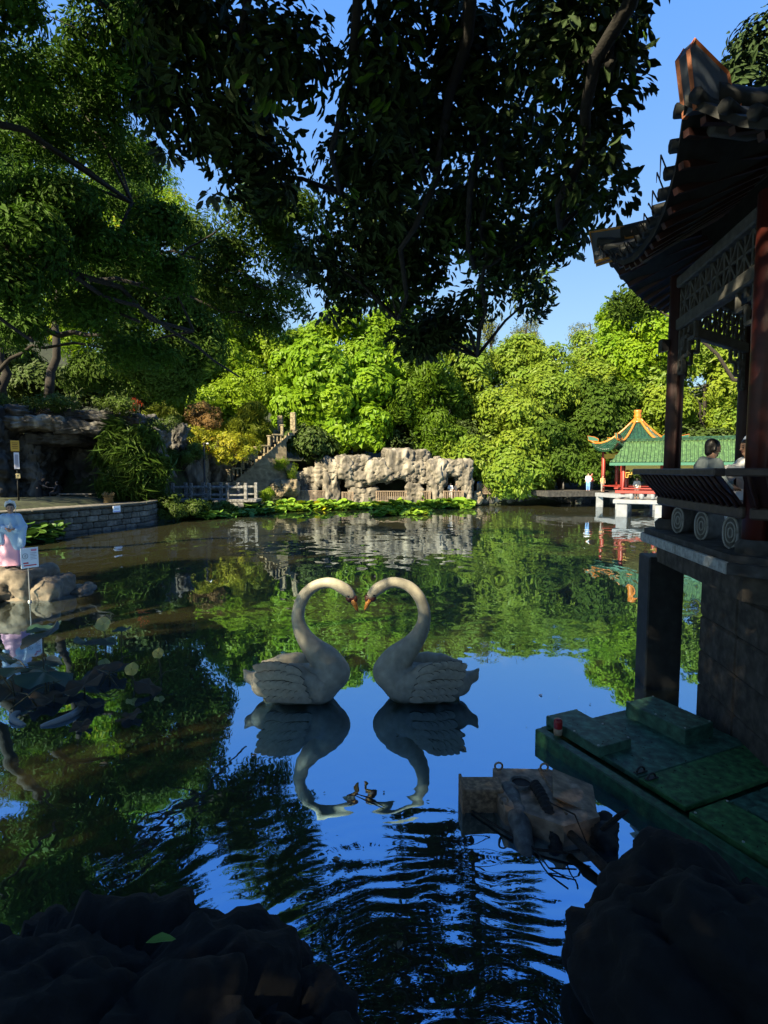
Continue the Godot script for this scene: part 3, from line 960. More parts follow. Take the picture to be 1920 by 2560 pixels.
	lotus_bed("quay_water_plants", "broad-leaved water plants at the foot of the quay wall", [Vector2(-19.3, -24.6), Vector2(-16.4, -24.6), Vector2(-15.6, -27.4), Vector2(-16.6, -28.2), Vector2(-18.0, -26.0)], 210, 0.27, 0.75, leafmat("dim_water_leaves", Color(0.05, 0.10, 0.02), 0.5, 0.4), [Color(0.6, 0.8, 0.9), Color(1.4, 1.3, 1.0)], pad, 84)

func lotus_bed(called: String, label: String, area: Array, n: int, r: float, high: float, m: Material, tints: Array, pad: Mesh, sd: int) -> void:
	var t := thing(called, label, "water plants")
	tag(t, "", "", "", "stuff")
	var rr := RandomNumberGenerator.new()
	rr.seed = sd
	var lo := Vector2(1e9, 1e9)
	var hi := -lo
	for p in area:
		lo = lo.min(p)
		hi = hi.max(p)
	var buf := PackedFloat32Array()
	var count := 0
	var lump := noise(FastNoiseLite.TYPE_SIMPLEX, 0.35, sd, 2)
	while count < n:
		var p := Vector2(rr.randf_range(lo.x, hi.x), rr.randf_range(lo.y, hi.y))
		if not Geometry2D.is_point_in_polygon(p, PackedVector2Array(area)):
			continue
		var s := r * rr.randf_range(0.5, 1.15)
		var y := 0.04 + maxf(0.0, rr.randf() * high * (0.7 + 0.9 * lump.get_noise_2dv(p)))
		var b := Basis.from_euler(Vector3(rr.randfn() * 0.3 + 0.15, rr.randf() * TAU, rr.randfn() * 0.3)).scaled(Vector3(s, s, s))
		var c: Color = tints[0].lerp(tints[1], rr.randf())
		if tints.size() > 2 and rr.randf() < 0.07:
			c = tints[2]
		buf.append_array(PackedFloat32Array([b.x.x, b.y.x, b.z.x, p.x, b.x.y, b.y.y, b.z.y, y, b.x.z, b.y.z, b.z.z, p.y, c.r, c.g, c.b, 1.0]))
		count += 1
	scatter(t, "leaves", pad, m, buf, count)

func build_trees() -> void:
	make_styles()
	tree("broadleaf_tree","pale yellow green tree just beyond the dark overhanging crown","sunlit trees on the far bank","far_yellow",Vector3(-18.0,4.2,-64.0),0.32,[[Vector3(-18.4,14.6,-64.0),Vector3(3.7,5.9,4.8),420],[Vector3(-17.9,9.8,-58.0),Vector3(2.9,2.9,2.9),170],[Vector3(-22.4,13.2,-65.2),Vector3(2.1,2.6,2.3),124],[Vector3(-22.0,13.4,-63.8),Vector3(2.0,2.5,2.2),121],[Vector3(-17.1,9.7,-64.0),Vector3(2.0,2.5,2.2),121],[Vector3(-17.0,19.5,-62.7),Vector3(1.5,1.9,1.7),97],[Vector3(-15.4,11.8,-64.3),Vector3(2.3,2.8,2.5),139]],11,[[Vector3(-18.39,9.36,-64.00),Vector3(-20.65,15.22,-64.75),0.22,0.06],[Vector3(-18.39,9.36,-64.00),Vector3(-16.36,15.80,-64.25),0.22,0.06],[Vector3(-18.39,9.36,-64.00),Vector3(-18.22,18.14,-63.75),0.22,0.06],[Vector3(-18.39,9.36,-64.00),Vector3(-19.53,12.87,-63.25),0.22,0.06]])
	tree("broadleaf_tree","airy yellow green tree above the brown bush and steps","sunlit trees on the far bank","far_yellow",Vector3(-14.1,4.2,-66.0),0.32,[[Vector3(-14.5,16.6,-66.0),Vector3(4.7,4.4,4.5),420],[Vector3(-14.8,11.5,-60.0),Vector3(3.5,3.5,3.5),240],[Vector3(-19.1,16.0,-66.2),Vector3(2.6,2.0,2.3),130],[Vector3(-11.5,13.3,-65.0),Vector3(1.9,1.4,1.6),93],[Vector3(-15.3,12.6,-66.3),Vector3(2.8,2.1,2.5),139],[Vector3(-18.2,19.0,-66.1),Vector3(2.5,1.9,2.2),124],[Vector3(-11.4,13.1,-64.1),Vector3(2.3,1.7,2.0),117]],12,[[Vector3(-14.52,12.62,-66.00),Vector3(-17.33,17.01,-66.75),0.22,0.06],[Vector3(-14.52,12.62,-66.00),Vector3(-11.96,17.45,-66.25),0.22,0.06],[Vector3(-14.52,12.62,-66.00),Vector3(-14.30,19.21,-65.75),0.22,0.06],[Vector3(-14.52,12.62,-66.00),Vector3(-15.93,15.25,-65.25),0.22,0.06]])
	tree("broadleaf_tree","round bright green crown on the skyline right of the airy yellow tree","sunlit trees on the far bank","far_bright",Vector3(-9.7,4.2,-68.0),0.32,[[Vector3(-10.3,16.4,-68.0),Vector3(4.8,4.2,4.5),420],[Vector3(-10.6,12.6,-68.2),Vector3(2.8,1.9,2.4),131],[Vector3(-7.3,19.2,-66.4),Vector3(2.1,1.5,1.8),103],[Vector3(-7.5,13.4,-68.4),Vector3(2.2,1.6,1.9),105],[Vector3(-6.9,13.3,-66.4),Vector3(2.5,1.8,2.1),123],[Vector3(-11.8,12.8,-68.9),Vector3(2.5,1.7,2.1),117]],13,[[Vector3(-10.25,12.61,-68.00),Vector3(-13.15,16.85,-68.75),0.22,0.06],[Vector3(-10.25,12.61,-68.00),Vector3(-7.62,17.28,-68.25),0.22,0.06],[Vector3(-10.25,12.61,-68.00),Vector3(-10.02,18.98,-67.75),0.22,0.06],[Vector3(-10.25,12.61,-68.00),Vector3(-11.70,15.16,-67.25),0.22,0.06]])
	tree("broadleaf_tree","big fresh green maple-leaved tree with boughs spreading over the grotto wall","sunlit trees on the far bank","far_maple",Vector3(-6.1,4.1,-57.5),0.32,[[Vector3(-6.6,10.5,-57.5),Vector3(5.5,4.5,5.0),560],[Vector3(-3.2,7.5,-55.5),Vector3(4.4,2.3,3.3),260],[Vector3(-8.9,8.6,-57.0),Vector3(2.8,2.4,2.6),160],[Vector3(-2.4,7.8,-57.6),Vector3(3.2,2.1,2.6),177],[Vector3(-1.5,11.8,-56.0),Vector3(2.5,1.7,2.1),144],[Vector3(-7.0,14.4,-56.2),Vector3(3.0,2.0,2.5),173],[Vector3(-8.8,14.4,-58.1),Vector3(2.8,1.8,2.3),153],[Vector3(-2.6,7.7,-58.6),Vector3(2.6,1.7,2.1),140]],14,[[Vector3(-6.58,6.38,-57.50),Vector3(-9.89,10.92,-58.25),0.22,0.06],[Vector3(-6.58,6.38,-57.50),Vector3(-3.56,11.38,-57.75),0.22,0.06],[Vector3(-6.58,6.38,-57.50),Vector3(-6.31,13.20,-57.25),0.22,0.06],[Vector3(-6.58,6.38,-57.50),Vector3(-8.24,9.11,-56.75),0.22,0.06]])
	tree("broadleaf_tree","tall bright crown rising behind the maple-leaved tree","sunlit trees on the far bank","far_bright",Vector3(-2.6,4.2,-66.0),0.32,[[Vector3(-3.2,16.8,-66.0),Vector3(5.2,4.7,4.9),420],[Vector3(1.8,17.9,-66.4),Vector3(2.1,1.5,1.8),93],[Vector3(-0.4,12.9,-63.6),Vector3(3.2,2.3,2.8),149],[Vector3(0.5,20.0,-66.9),Vector3(3.0,2.2,2.6),131],[Vector3(1.9,16.6,-64.9),Vector3(2.4,1.7,2.0),106],[Vector3(-4.4,20.6,-64.6),Vector3(2.4,1.7,2.1),108]],15,[[Vector3(-3.21,12.64,-66.00),Vector3(-6.34,17.31,-66.75),0.22,0.06],[Vector3(-3.21,12.64,-66.00),Vector3(-0.34,17.77,-66.25),0.22,0.06],[Vector3(-3.21,12.64,-66.00),Vector3(-2.95,19.64,-65.75),0.22,0.06],[Vector3(-3.21,12.64,-66.00),Vector3(-4.77,15.44,-65.25),0.22,0.06]])
	tree("broadleaf_tree","bright crown half hidden by the lowest hanging leaves","sunlit trees on the far bank","far_bright",Vector3(1.9,4.3,-70.0),0.32,[[Vector3(1.2,17.9,-70.0),Vector3(4.4,4.7,4.5),420],[Vector3(-1.6,14.5,-69.2),Vector3(2.2,1.9,2.1),120],[Vector3(-2.9,16.6,-70.1),Vector3(2.2,1.9,2.0),116],[Vector3(0.9,13.3,-67.5),Vector3(2.4,2.0,2.2),129],[Vector3(-0.2,13.6,-68.1),Vector3(2.1,1.8,1.9),111],[Vector3(1.0,22.4,-70.7),Vector3(2.1,1.8,2.0),110]],16,[[Vector3(1.17,13.74,-70.00),Vector3(-1.45,18.40,-70.75),0.22,0.06],[Vector3(1.17,13.74,-70.00),Vector3(3.57,18.86,-70.25),0.22,0.06],[Vector3(1.17,13.74,-70.00),Vector3(1.39,20.73,-69.75),0.22,0.06],[Vector3(1.17,13.74,-70.00),Vector3(-0.14,16.53,-69.25),0.22,0.06]])
	tree("broadleaf_tree","leafy green tree between the maple-leaved tree and the vine curtain","sunlit trees on the far bank","far_maple",Vector3(1.6,4.1,-60.0),0.32,[[Vector3(1.0,11.5,-60.0),Vector3(4.5,4.0,4.2),420],[Vector3(-3.5,12.2,-61.3),Vector3(2.8,2.0,2.4),138],[Vector3(-0.1,7.9,-60.3),Vector3(2.7,1.9,2.3),136],[Vector3(-1.3,14.2,-57.6),Vector3(1.8,1.3,1.6),98],[Vector3(-2.2,8.9,-58.5),Vector3(2.6,1.8,2.2),135],[Vector3(-3.5,11.7,-60.9),Vector3(2.2,1.6,1.9),110]],17,[[Vector3(1.01,7.91,-60.00),Vector3(-1.69,11.90,-60.75),0.22,0.06],[Vector3(1.01,7.91,-60.00),Vector3(3.48,12.30,-60.25),0.22,0.06],[Vector3(1.01,7.91,-60.00),Vector3(1.23,13.90,-59.75),0.22,0.06],[Vector3(1.01,7.91,-60.00),Vector3(-0.34,10.30,-59.25),0.22,0.06]])
	tree("broadleaf_tree","darker tree draped with hanging vines above the right end of the grotto","sunlit trees on the far bank","far_vine",Vector3(5.7,4.1,-58.0),0.32,[[Vector3(5.0,10.8,-58.0),Vector3(3.6,5.3,4.5),420],[Vector3(5.6,7.3,-56.0),Vector3(2.1,2.3,2.2),120],[Vector3(6.4,6.2,-56.8),Vector3(2.0,2.4,2.2),130],[Vector3(6.2,6.1,-57.5),Vector3(1.9,2.2,2.0),120],[Vector3(1.4,10.0,-56.6),Vector3(1.8,2.1,2.0),118],[Vector3(4.9,5.8,-56.8),Vector3(2.0,2.4,2.2),132],[Vector3(3.4,15.3,-59.0),Vector3(2.2,2.6,2.4),137]],18,[[Vector3(5.02,5.98,-58.00),Vector3(2.86,11.29,-58.75),0.22,0.06],[Vector3(5.02,5.98,-58.00),Vector3(7.02,11.82,-58.25),0.22,0.06],[Vector3(5.02,5.98,-58.00),Vector3(5.21,13.94,-57.75),0.22,0.06],[Vector3(5.02,5.98,-58.00),Vector3(3.94,9.17,-57.25),0.22,0.06]])
	tree("broadleaf_tree","olive green tree right of the vine curtain","sunlit trees on the far bank","far_olive",Vector3(11.2,4.2,-62.0),0.32,[[Vector3(10.5,11.8,-62.0),Vector3(4.4,5.2,4.8),420],[Vector3(8.4,15.9,-61.6),Vector3(2.6,2.4,2.5),137],[Vector3(6.3,12.3,-63.5),Vector3(2.2,2.1,2.2),115],[Vector3(9.2,7.0,-60.5),Vector3(1.9,1.8,1.8),100],[Vector3(10.0,6.9,-60.6),Vector3(2.1,1.9,2.0),111],[Vector3(13.6,8.7,-60.7),Vector3(2.1,1.9,2.0),111]],19,[[Vector3(10.45,7.14,-62.00),Vector3(7.83,12.30,-62.75),0.22,0.06],[Vector3(10.45,7.14,-62.00),Vector3(12.87,12.81,-62.25),0.22,0.06],[Vector3(10.45,7.14,-62.00),Vector3(10.68,14.87,-61.75),0.22,0.06],[Vector3(10.45,7.14,-62.00),Vector3(9.14,10.23,-61.25),0.22,0.06]])
	tree("broadleaf_tree","broad olive crown standing over the wooden railing","sunlit trees on the far bank","far_olive",Vector3(14.3,4.1,-59.0),0.32,[[Vector3(13.6,9.0,-59.0),Vector3(4.7,4.4,4.5),420],[Vector3(17.6,11.3,-59.6),Vector3(2.7,2.0,2.4),132],[Vector3(17.4,11.3,-59.0),Vector3(2.2,1.6,1.9),107],[Vector3(17.3,11.3,-58.8),Vector3(2.9,2.2,2.5),142],[Vector3(16.4,5.4,-60.5),Vector3(2.4,1.8,2.1),116],[Vector3(17.8,6.5,-60.3),Vector3(2.3,1.7,2.0),110]],20,[[Vector3(13.62,5.13,-59.00),Vector3(10.83,9.41,-59.75),0.22,0.06],[Vector3(13.62,5.13,-59.00),Vector3(16.19,9.85,-59.25),0.22,0.06],[Vector3(13.62,5.13,-59.00),Vector3(13.86,11.62,-58.75),0.22,0.06],[Vector3(13.62,5.13,-59.00),Vector3(12.23,7.64,-58.25),0.22,0.06]])
	tree("broadleaf_tree","low bushy tree bending over the water by the wooden railing","sunlit trees on the far bank","far_olive",Vector3(12.4,1.4,-54.5),0.32,[[Vector3(11.8,4.1,-54.5),Vector3(4.8,2.4,3.6),420],[Vector3(8.2,4.8,-55.0),Vector3(2.3,1.8,2.1),110],[Vector3(14.2,2.2,-54.5),Vector3(2.7,1.1,1.9),132],[Vector3(7.2,3.8,-55.2),Vector3(2.2,0.9,1.5),104],[Vector3(13.3,6.1,-54.0),Vector3(2.5,1.0,1.7),121],[Vector3(12.0,1.9,-53.5),Vector3(1.9,0.7,1.3),92],[Vector3(7.8,5.2,-55.2),Vector3(2.0,0.8,1.4),96]],21,[[Vector3(11.76,2.37,-54.50),Vector3(8.91,4.32,-55.25),0.22,0.06],[Vector3(11.76,2.37,-54.50),Vector3(14.39,4.55,-54.75),0.22,0.06],[Vector3(11.76,2.37,-54.50),Vector3(12.01,5.49,-54.25),0.22,0.06],[Vector3(11.76,2.37,-54.50),Vector3(10.34,3.37,-53.75),0.22,0.06]])
	tree("broadleaf_tree","large crown in the middle of the right-hand tree belt","sunlit trees on the far bank","far_olive",Vector3(19.8,4.2,-64.0),0.32,[[Vector3(18.9,12.6,-64.0),Vector3(5.3,5.3,5.3),420],[Vector3(23.1,13.5,-61.6),Vector3(2.2,1.8,2.0),100],[Vector3(23.4,12.3,-62.0),Vector3(2.3,1.8,2.1),103],[Vector3(16.1,16.8,-65.1),Vector3(2.6,2.1,2.4),112],[Vector3(19.3,7.6,-62.8),Vector3(3.3,2.7,3.0),147],[Vector3(14.7,15.5,-64.2),Vector3(3.4,2.7,3.0),146]],22,[[Vector3(18.91,7.77,-64.00),Vector3(15.74,13.09,-64.75),0.22,0.06],[Vector3(18.91,7.77,-64.00),Vector3(21.86,13.62,-64.25),0.22,0.06],[Vector3(18.91,7.77,-64.00),Vector3(19.20,15.75,-63.75),0.22,0.06],[Vector3(18.91,7.77,-64.00),Vector3(17.33,10.96,-63.25),0.22,0.06]])
	tree("broadleaf_tree","darker tree left of the pointed pavilion roof","sunlit trees on the far bank","far_dark",Vector3(21.8,4.1,-60.0),0.32,[[Vector3(21.0,9.6,-60.0),Vector3(3.5,4.0,3.7),420],[Vector3(24.5,11.4,-61.1),Vector3(2.3,2.1,2.2),147],[Vector3(23.7,7.6,-59.2),Vector3(1.9,1.7,1.8),126],[Vector3(17.1,10.1,-58.3),Vector3(1.5,1.3,1.4),99],[Vector3(17.6,8.2,-59.3),Vector3(1.6,1.4,1.5),105],[Vector3(24.6,9.0,-60.3),Vector3(1.5,1.4,1.4),97]],23,[[Vector3(20.99,5.97,-60.00),Vector3(18.91,9.96,-60.75),0.22,0.06],[Vector3(20.99,5.97,-60.00),Vector3(22.93,10.36,-60.25),0.22,0.06],[Vector3(20.99,5.97,-60.00),Vector3(21.18,11.96,-59.75),0.22,0.06],[Vector3(20.99,5.97,-60.00),Vector3(19.96,8.36,-59.25),0.22,0.06]])
	tree("broadleaf_tree","low shady tree over the dark bank left of the red pavilion","sunlit trees on the far bank","far_dark",Vector3(18.0,1.8,-56.0),0.32,[[Vector3(17.4,4.8,-56.0),Vector3(3.5,2.3,2.9),420],[Vector3(16.0,6.8,-54.2),Vector3(2.1,1.1,1.6),140],[Vector3(21.0,4.8,-56.2),Vector3(1.6,0.8,1.2),103],[Vector3(19.7,3.6,-54.1),Vector3(2.0,1.1,1.5),136],[Vector3(16.6,6.9,-56.6),Vector3(2.1,1.1,1.6),134],[Vector3(14.6,4.0,-57.5),Vector3(2.2,1.2,1.7),142]],24,[[Vector3(17.39,2.77,-56.00),Vector3(15.31,5.02,-56.75),0.22,0.06],[Vector3(17.39,2.77,-56.00),Vector3(19.33,5.26,-56.25),0.22,0.06],[Vector3(17.39,2.77,-56.00),Vector3(17.58,6.19,-55.75),0.22,0.06],[Vector3(17.39,2.77,-56.00),Vector3(16.36,4.09,-55.25),0.22,0.06]])
	tree("broadleaf_tree","tall crown above the pointed pavilion roof","sunlit trees on the far bank","far_olive",Vector3(26.9,4.2,-66.0),0.32,[[Vector3(26.0,15.0,-66.0),Vector3(5.2,6.0,5.6),420],[Vector3(22.7,11.2,-66.9),Vector3(3.3,3.1,3.2),145],[Vector3(27.3,9.5,-66.0),Vector3(3.2,3.0,3.1),142],[Vector3(30.3,13.3,-64.5),Vector3(3.3,3.0,3.1),147],[Vector3(24.3,9.7,-65.9),Vector3(2.6,2.4,2.5),116],[Vector3(30.1,11.2,-66.8),Vector3(3.0,2.8,2.9),132]],25,[[Vector3(25.93,9.54,-66.00),Vector3(22.83,15.58,-66.75),0.22,0.06],[Vector3(25.93,9.54,-66.00),Vector3(28.83,16.19,-66.25),0.22,0.06],[Vector3(25.93,9.54,-66.00),Vector3(26.22,18.60,-65.75),0.22,0.06],[Vector3(25.93,9.54,-66.00),Vector3(24.40,13.17,-65.25),0.22,0.06]])
	tree("broadleaf_tree","tree rising highest beside the dark post of the near pavilion","sunlit trees on the far bank","far_bright",Vector3(29.9,4.2,-62.0),0.32,[[Vector3(28.9,16.3,-62.0),Vector3(4.4,5.9,5.2),420],[Vector3(27.8,21.2,-60.3),Vector3(1.9,2.1,2.0),104],[Vector3(25.6,19.6,-62.6),Vector3(1.8,2.0,1.9),95],[Vector3(29.2,21.7,-62.2),Vector3(1.8,2.0,1.9),94],[Vector3(25.1,16.6,-63.3),Vector3(2.5,2.7,2.6),129],[Vector3(33.6,16.9,-62.9),Vector3(2.2,2.4,2.3),116]],26,[[Vector3(28.85,10.93,-62.00),Vector3(26.25,16.86,-62.75),0.22,0.06],[Vector3(28.85,10.93,-62.00),Vector3(31.29,17.46,-62.25),0.22,0.06],[Vector3(28.85,10.93,-62.00),Vector3(29.10,19.83,-61.75),0.22,0.06],[Vector3(28.85,10.93,-62.00),Vector3(27.56,14.49,-61.25),0.22,0.06]])
	tree("broadleaf_tree","tree right behind the finial of the pointed roof","sunlit trees on the far bank","far_olive",Vector3(29.9,4.2,-62.0),0.32,[[Vector3(29.1,11.3,-62.0),Vector3(4.1,3.6,3.9),420],[Vector3(27.1,14.2,-63.3),Vector3(2.4,1.7,2.1),132],[Vector3(30.9,8.2,-62.8),Vector3(1.7,1.2,1.5),96],[Vector3(27.5,8.4,-62.8),Vector3(2.1,1.4,1.8),113],[Vector3(30.6,8.2,-61.5),Vector3(2.6,1.8,2.2),144],[Vector3(32.7,9.8,-61.8),Vector3(2.6,1.8,2.2),145]],27,[[Vector3(29.03,8.02,-62.00),Vector3(26.58,11.63,-62.75),0.22,0.06],[Vector3(29.03,8.02,-62.00),Vector3(31.33,11.99,-62.25),0.22,0.06],[Vector3(29.03,8.02,-62.00),Vector3(29.27,13.44,-61.75),0.22,0.06],[Vector3(29.03,8.02,-62.00),Vector3(27.82,10.19,-61.25),0.22,0.06]])
	tree("broadleaf_tree","tree framed by the two posts of the near pavilion","sunlit trees on the far bank","far_olive",Vector3(35.2,4.1,-60.0),0.32,[[Vector3(34.2,13.0,-60.0),Vector3(4.2,6.2,5.2),420],[Vector3(37.0,10.0,-60.0),Vector3(3.0,4.5,3.7),200],[Vector3(37.5,9.2,-59.9),Vector3(1.8,2.2,2.0),99],[Vector3(35.9,7.7,-59.4),Vector3(1.8,2.1,2.0),100],[Vector3(30.2,10.0,-59.1),Vector3(1.9,2.2,2.1),104],[Vector3(35.2,17.3,-58.3),Vector3(1.8,2.1,1.9),99],[Vector3(37.0,11.7,-57.9),Vector3(1.9,2.2,2.0),106]],28,[[Vector3(34.17,7.34,-60.00),Vector3(31.65,13.58,-60.75),0.22,0.06],[Vector3(34.17,7.34,-60.00),Vector3(36.53,14.21,-60.25),0.22,0.06],[Vector3(34.17,7.34,-60.00),Vector3(34.41,16.70,-59.75),0.22,0.06],[Vector3(34.17,7.34,-60.00),Vector3(32.93,11.09,-59.25),0.22,0.06]])
	tree("broadleaf_tree","tree behind the near pavilion's red post","sunlit trees on the far bank","far_olive",Vector3(42.3,4.2,-62.0),0.32,[[Vector3(41.2,12.3,-62.0),Vector3(4.1,6.2,5.2),420],[Vector3(37.8,14.1,-62.9),Vector3(2.0,2.4,2.2),112],[Vector3(39.8,6.6,-60.9),Vector3(2.1,2.6,2.4),121],[Vector3(36.6,9.2,-59.9),Vector3(2.6,3.1,2.8),148],[Vector3(36.8,10.2,-60.9),Vector3(1.8,2.2,2.0),105],[Vector3(45.2,12.3,-61.9),Vector3(2.0,2.4,2.2),111]],29,[[Vector3(41.19,6.71,-62.00),Vector3(38.75,12.90,-62.75),0.22,0.06],[Vector3(41.19,6.71,-62.00),Vector3(43.50,13.52,-62.25),0.22,0.06],[Vector3(41.19,6.71,-62.00),Vector3(41.44,15.99,-61.75),0.22,0.06],[Vector3(41.19,6.71,-62.00),Vector3(39.99,10.42,-61.25),0.22,0.06]])
	tree("broadleaf_tree","lime green tree seen between the dark crown and the brown bush","sunlit trees on the far bank","far_yellow",Vector3(-22.6,4.2,-66.0),0.32,[[Vector3(-22.9,14.2,-66.0),Vector3(4.1,4.7,4.4),420],[Vector3(-24.7,11.5,-64.0),Vector3(3.2,2.7,2.9),150],[Vector3(-27.3,15.1,-66.9),Vector3(2.3,2.1,2.2),126],[Vector3(-19.3,16.5,-65.0),Vector3(2.5,2.3,2.4),143],[Vector3(-18.7,15.3,-64.7),Vector3(2.0,1.9,1.9),116],[Vector3(-19.1,11.5,-64.1),Vector3(2.1,1.9,2.0),121],[Vector3(-23.9,10.0,-66.6),Vector3(2.3,2.1,2.2),127]],34,[[Vector3(-22.93,9.98,-66.00),Vector3(-25.42,14.65,-66.75),0.22,0.06],[Vector3(-22.93,9.98,-66.00),Vector3(-20.69,15.11,-66.25),0.22,0.06],[Vector3(-22.93,9.98,-66.00),Vector3(-22.74,16.98,-65.75),0.22,0.06],[Vector3(-22.93,9.98,-66.00),Vector3(-24.19,12.78,-65.25),0.22,0.06]])
	tree("slender_tree","thin pale tree standing tallest above the far belt","sunlit trees on the far bank","far_thin",Vector3(17.0,4.4,-84.0),0.32,[[Vector3(15.9,24.5,-84.0),Vector3(2.4,2.8,2.6),70]],31,[[Vector3(15.87,22.01,-84.00),Vector3(14.46,24.81,-84.75),0.22,0.06],[Vector3(15.87,22.01,-84.00),Vector3(17.20,25.09,-84.25),0.22,0.06],[Vector3(15.87,22.01,-84.00),Vector3(16.01,26.21,-83.75),0.22,0.06],[Vector3(15.87,22.01,-84.00),Vector3(15.18,23.69,-83.25),0.22,0.06]])
	tree("slender_tree","thin pale tree with a bare trunk second along the skyline","sunlit trees on the far bank","far_thin",Vector3(22.6,4.5,-86.0),0.32,[[Vector3(21.4,24.0,-86.0),Vector3(3.4,3.2,3.3),70]],32,[[Vector3(21.38,21.10,-86.00),Vector3(19.34,24.32,-86.75),0.22,0.06],[Vector3(21.38,21.10,-86.00),Vector3(23.29,24.64,-86.25),0.22,0.06],[Vector3(21.38,21.10,-86.00),Vector3(21.57,25.93,-85.75),0.22,0.06],[Vector3(21.38,21.10,-86.00),Vector3(20.37,23.03,-85.25),0.22,0.06]])
	tree("slender_tree","thin pale tree nearest the pavilion on the skyline","sunlit trees on the far bank","far_thin",Vector3(32.2,4.5,-86.0),0.32,[[Vector3(30.9,23.7,-86.0),Vector3(3.0,3.0,3.0),70]],33,[[Vector3(30.84,20.96,-86.00),Vector3(29.07,23.96,-86.75),0.22,0.06],[Vector3(30.84,20.96,-86.00),Vector3(32.52,24.26,-86.25),0.22,0.06],[Vector3(30.84,20.96,-86.00),Vector3(31.02,25.46,-85.75),0.22,0.06],[Vector3(30.84,20.96,-86.00),Vector3(29.97,22.76,-85.25),0.22,0.06]])
	tree("thicket","shaded thicket under the boughs above the grotto wall","sunlit trees on the far bank","far_under",Vector3(2.1,4.1,-59.0),0.32,[[Vector3(1.5,7.0,-59.0),Vector3(7.4,2.5,4.9),330],[Vector3(8.3,6.8,-59.0),Vector3(3.4,2.2,2.8),160],[Vector3(-5.2,6.0,-58.0),Vector3(3.4,1.9,2.7),120]],41,[[Vector3(1.49,5.13,-59.00),Vector3(-2.93,7.29,-59.75),0.22,0.06],[Vector3(1.49,5.13,-59.00),Vector3(5.54,7.53,-59.25),0.22,0.06],[Vector3(1.49,5.13,-59.00),Vector3(1.86,8.51,-58.75),0.22,0.06],[Vector3(1.49,5.13,-59.00),Vector3(-0.72,6.30,-58.25),0.22,0.06]])
	tree("ivy_shrub","dark evergreen shrub covered in ivy between the steps and the grotto","sunlit trees on the far bank","far_under",Vector3(-6.0,2.3,-53.6),0.32,[[Vector3(-6.5,5.9,-53.6),Vector3(2.3,1.7,2.0),150],[Vector3(-8.4,6.3,-54.0),Vector3(1.6,1.5,1.6),60]],42,[[Vector3(-6.53,4.39,-53.60),Vector3(-7.93,6.09,-54.35),0.22,0.06],[Vector3(-6.53,4.39,-53.60),Vector3(-5.26,6.26,-53.85),0.22,0.06],[Vector3(-6.53,4.39,-53.60),Vector3(-6.42,6.94,-53.35),0.22,0.06],[Vector3(-6.53,4.39,-53.60),Vector3(-7.24,5.41,-52.85),0.22,0.06]])
	tree("thicket","dark thicket behind the red pavilion","sunlit trees on the far bank","far_under",Vector3(25.6,2.2,-60.0),0.32,[[Vector3(24.8,6.1,-60.0),Vector3(4.5,2.5,3.5),200],[Vector3(32.1,6.0,-58.0),Vector3(5.3,2.4,3.9),200],[Vector3(18.4,3.1,-57.5),Vector3(2.9,1.1,2.0),90],[Vector3(21.7,3.4,-58.0),Vector3(2.9,1.2,2.1),90],[Vector3(25.5,3.2,-59.0),Vector3(3.4,1.2,2.3),90],[Vector3(29.4,3.6,-58.0),Vector3(2.9,1.4,2.2),90]],43,[[Vector3(24.81,3.87,-60.00),Vector3(22.13,6.37,-60.75),0.22,0.06],[Vector3(24.81,3.87,-60.00),Vector3(27.30,6.62,-60.25),0.22,0.06],[Vector3(24.81,3.87,-60.00),Vector3(25.05,7.62,-59.75),0.22,0.06],[Vector3(24.81,3.87,-60.00),Vector3(23.48,5.37,-59.25),0.22,0.06]])
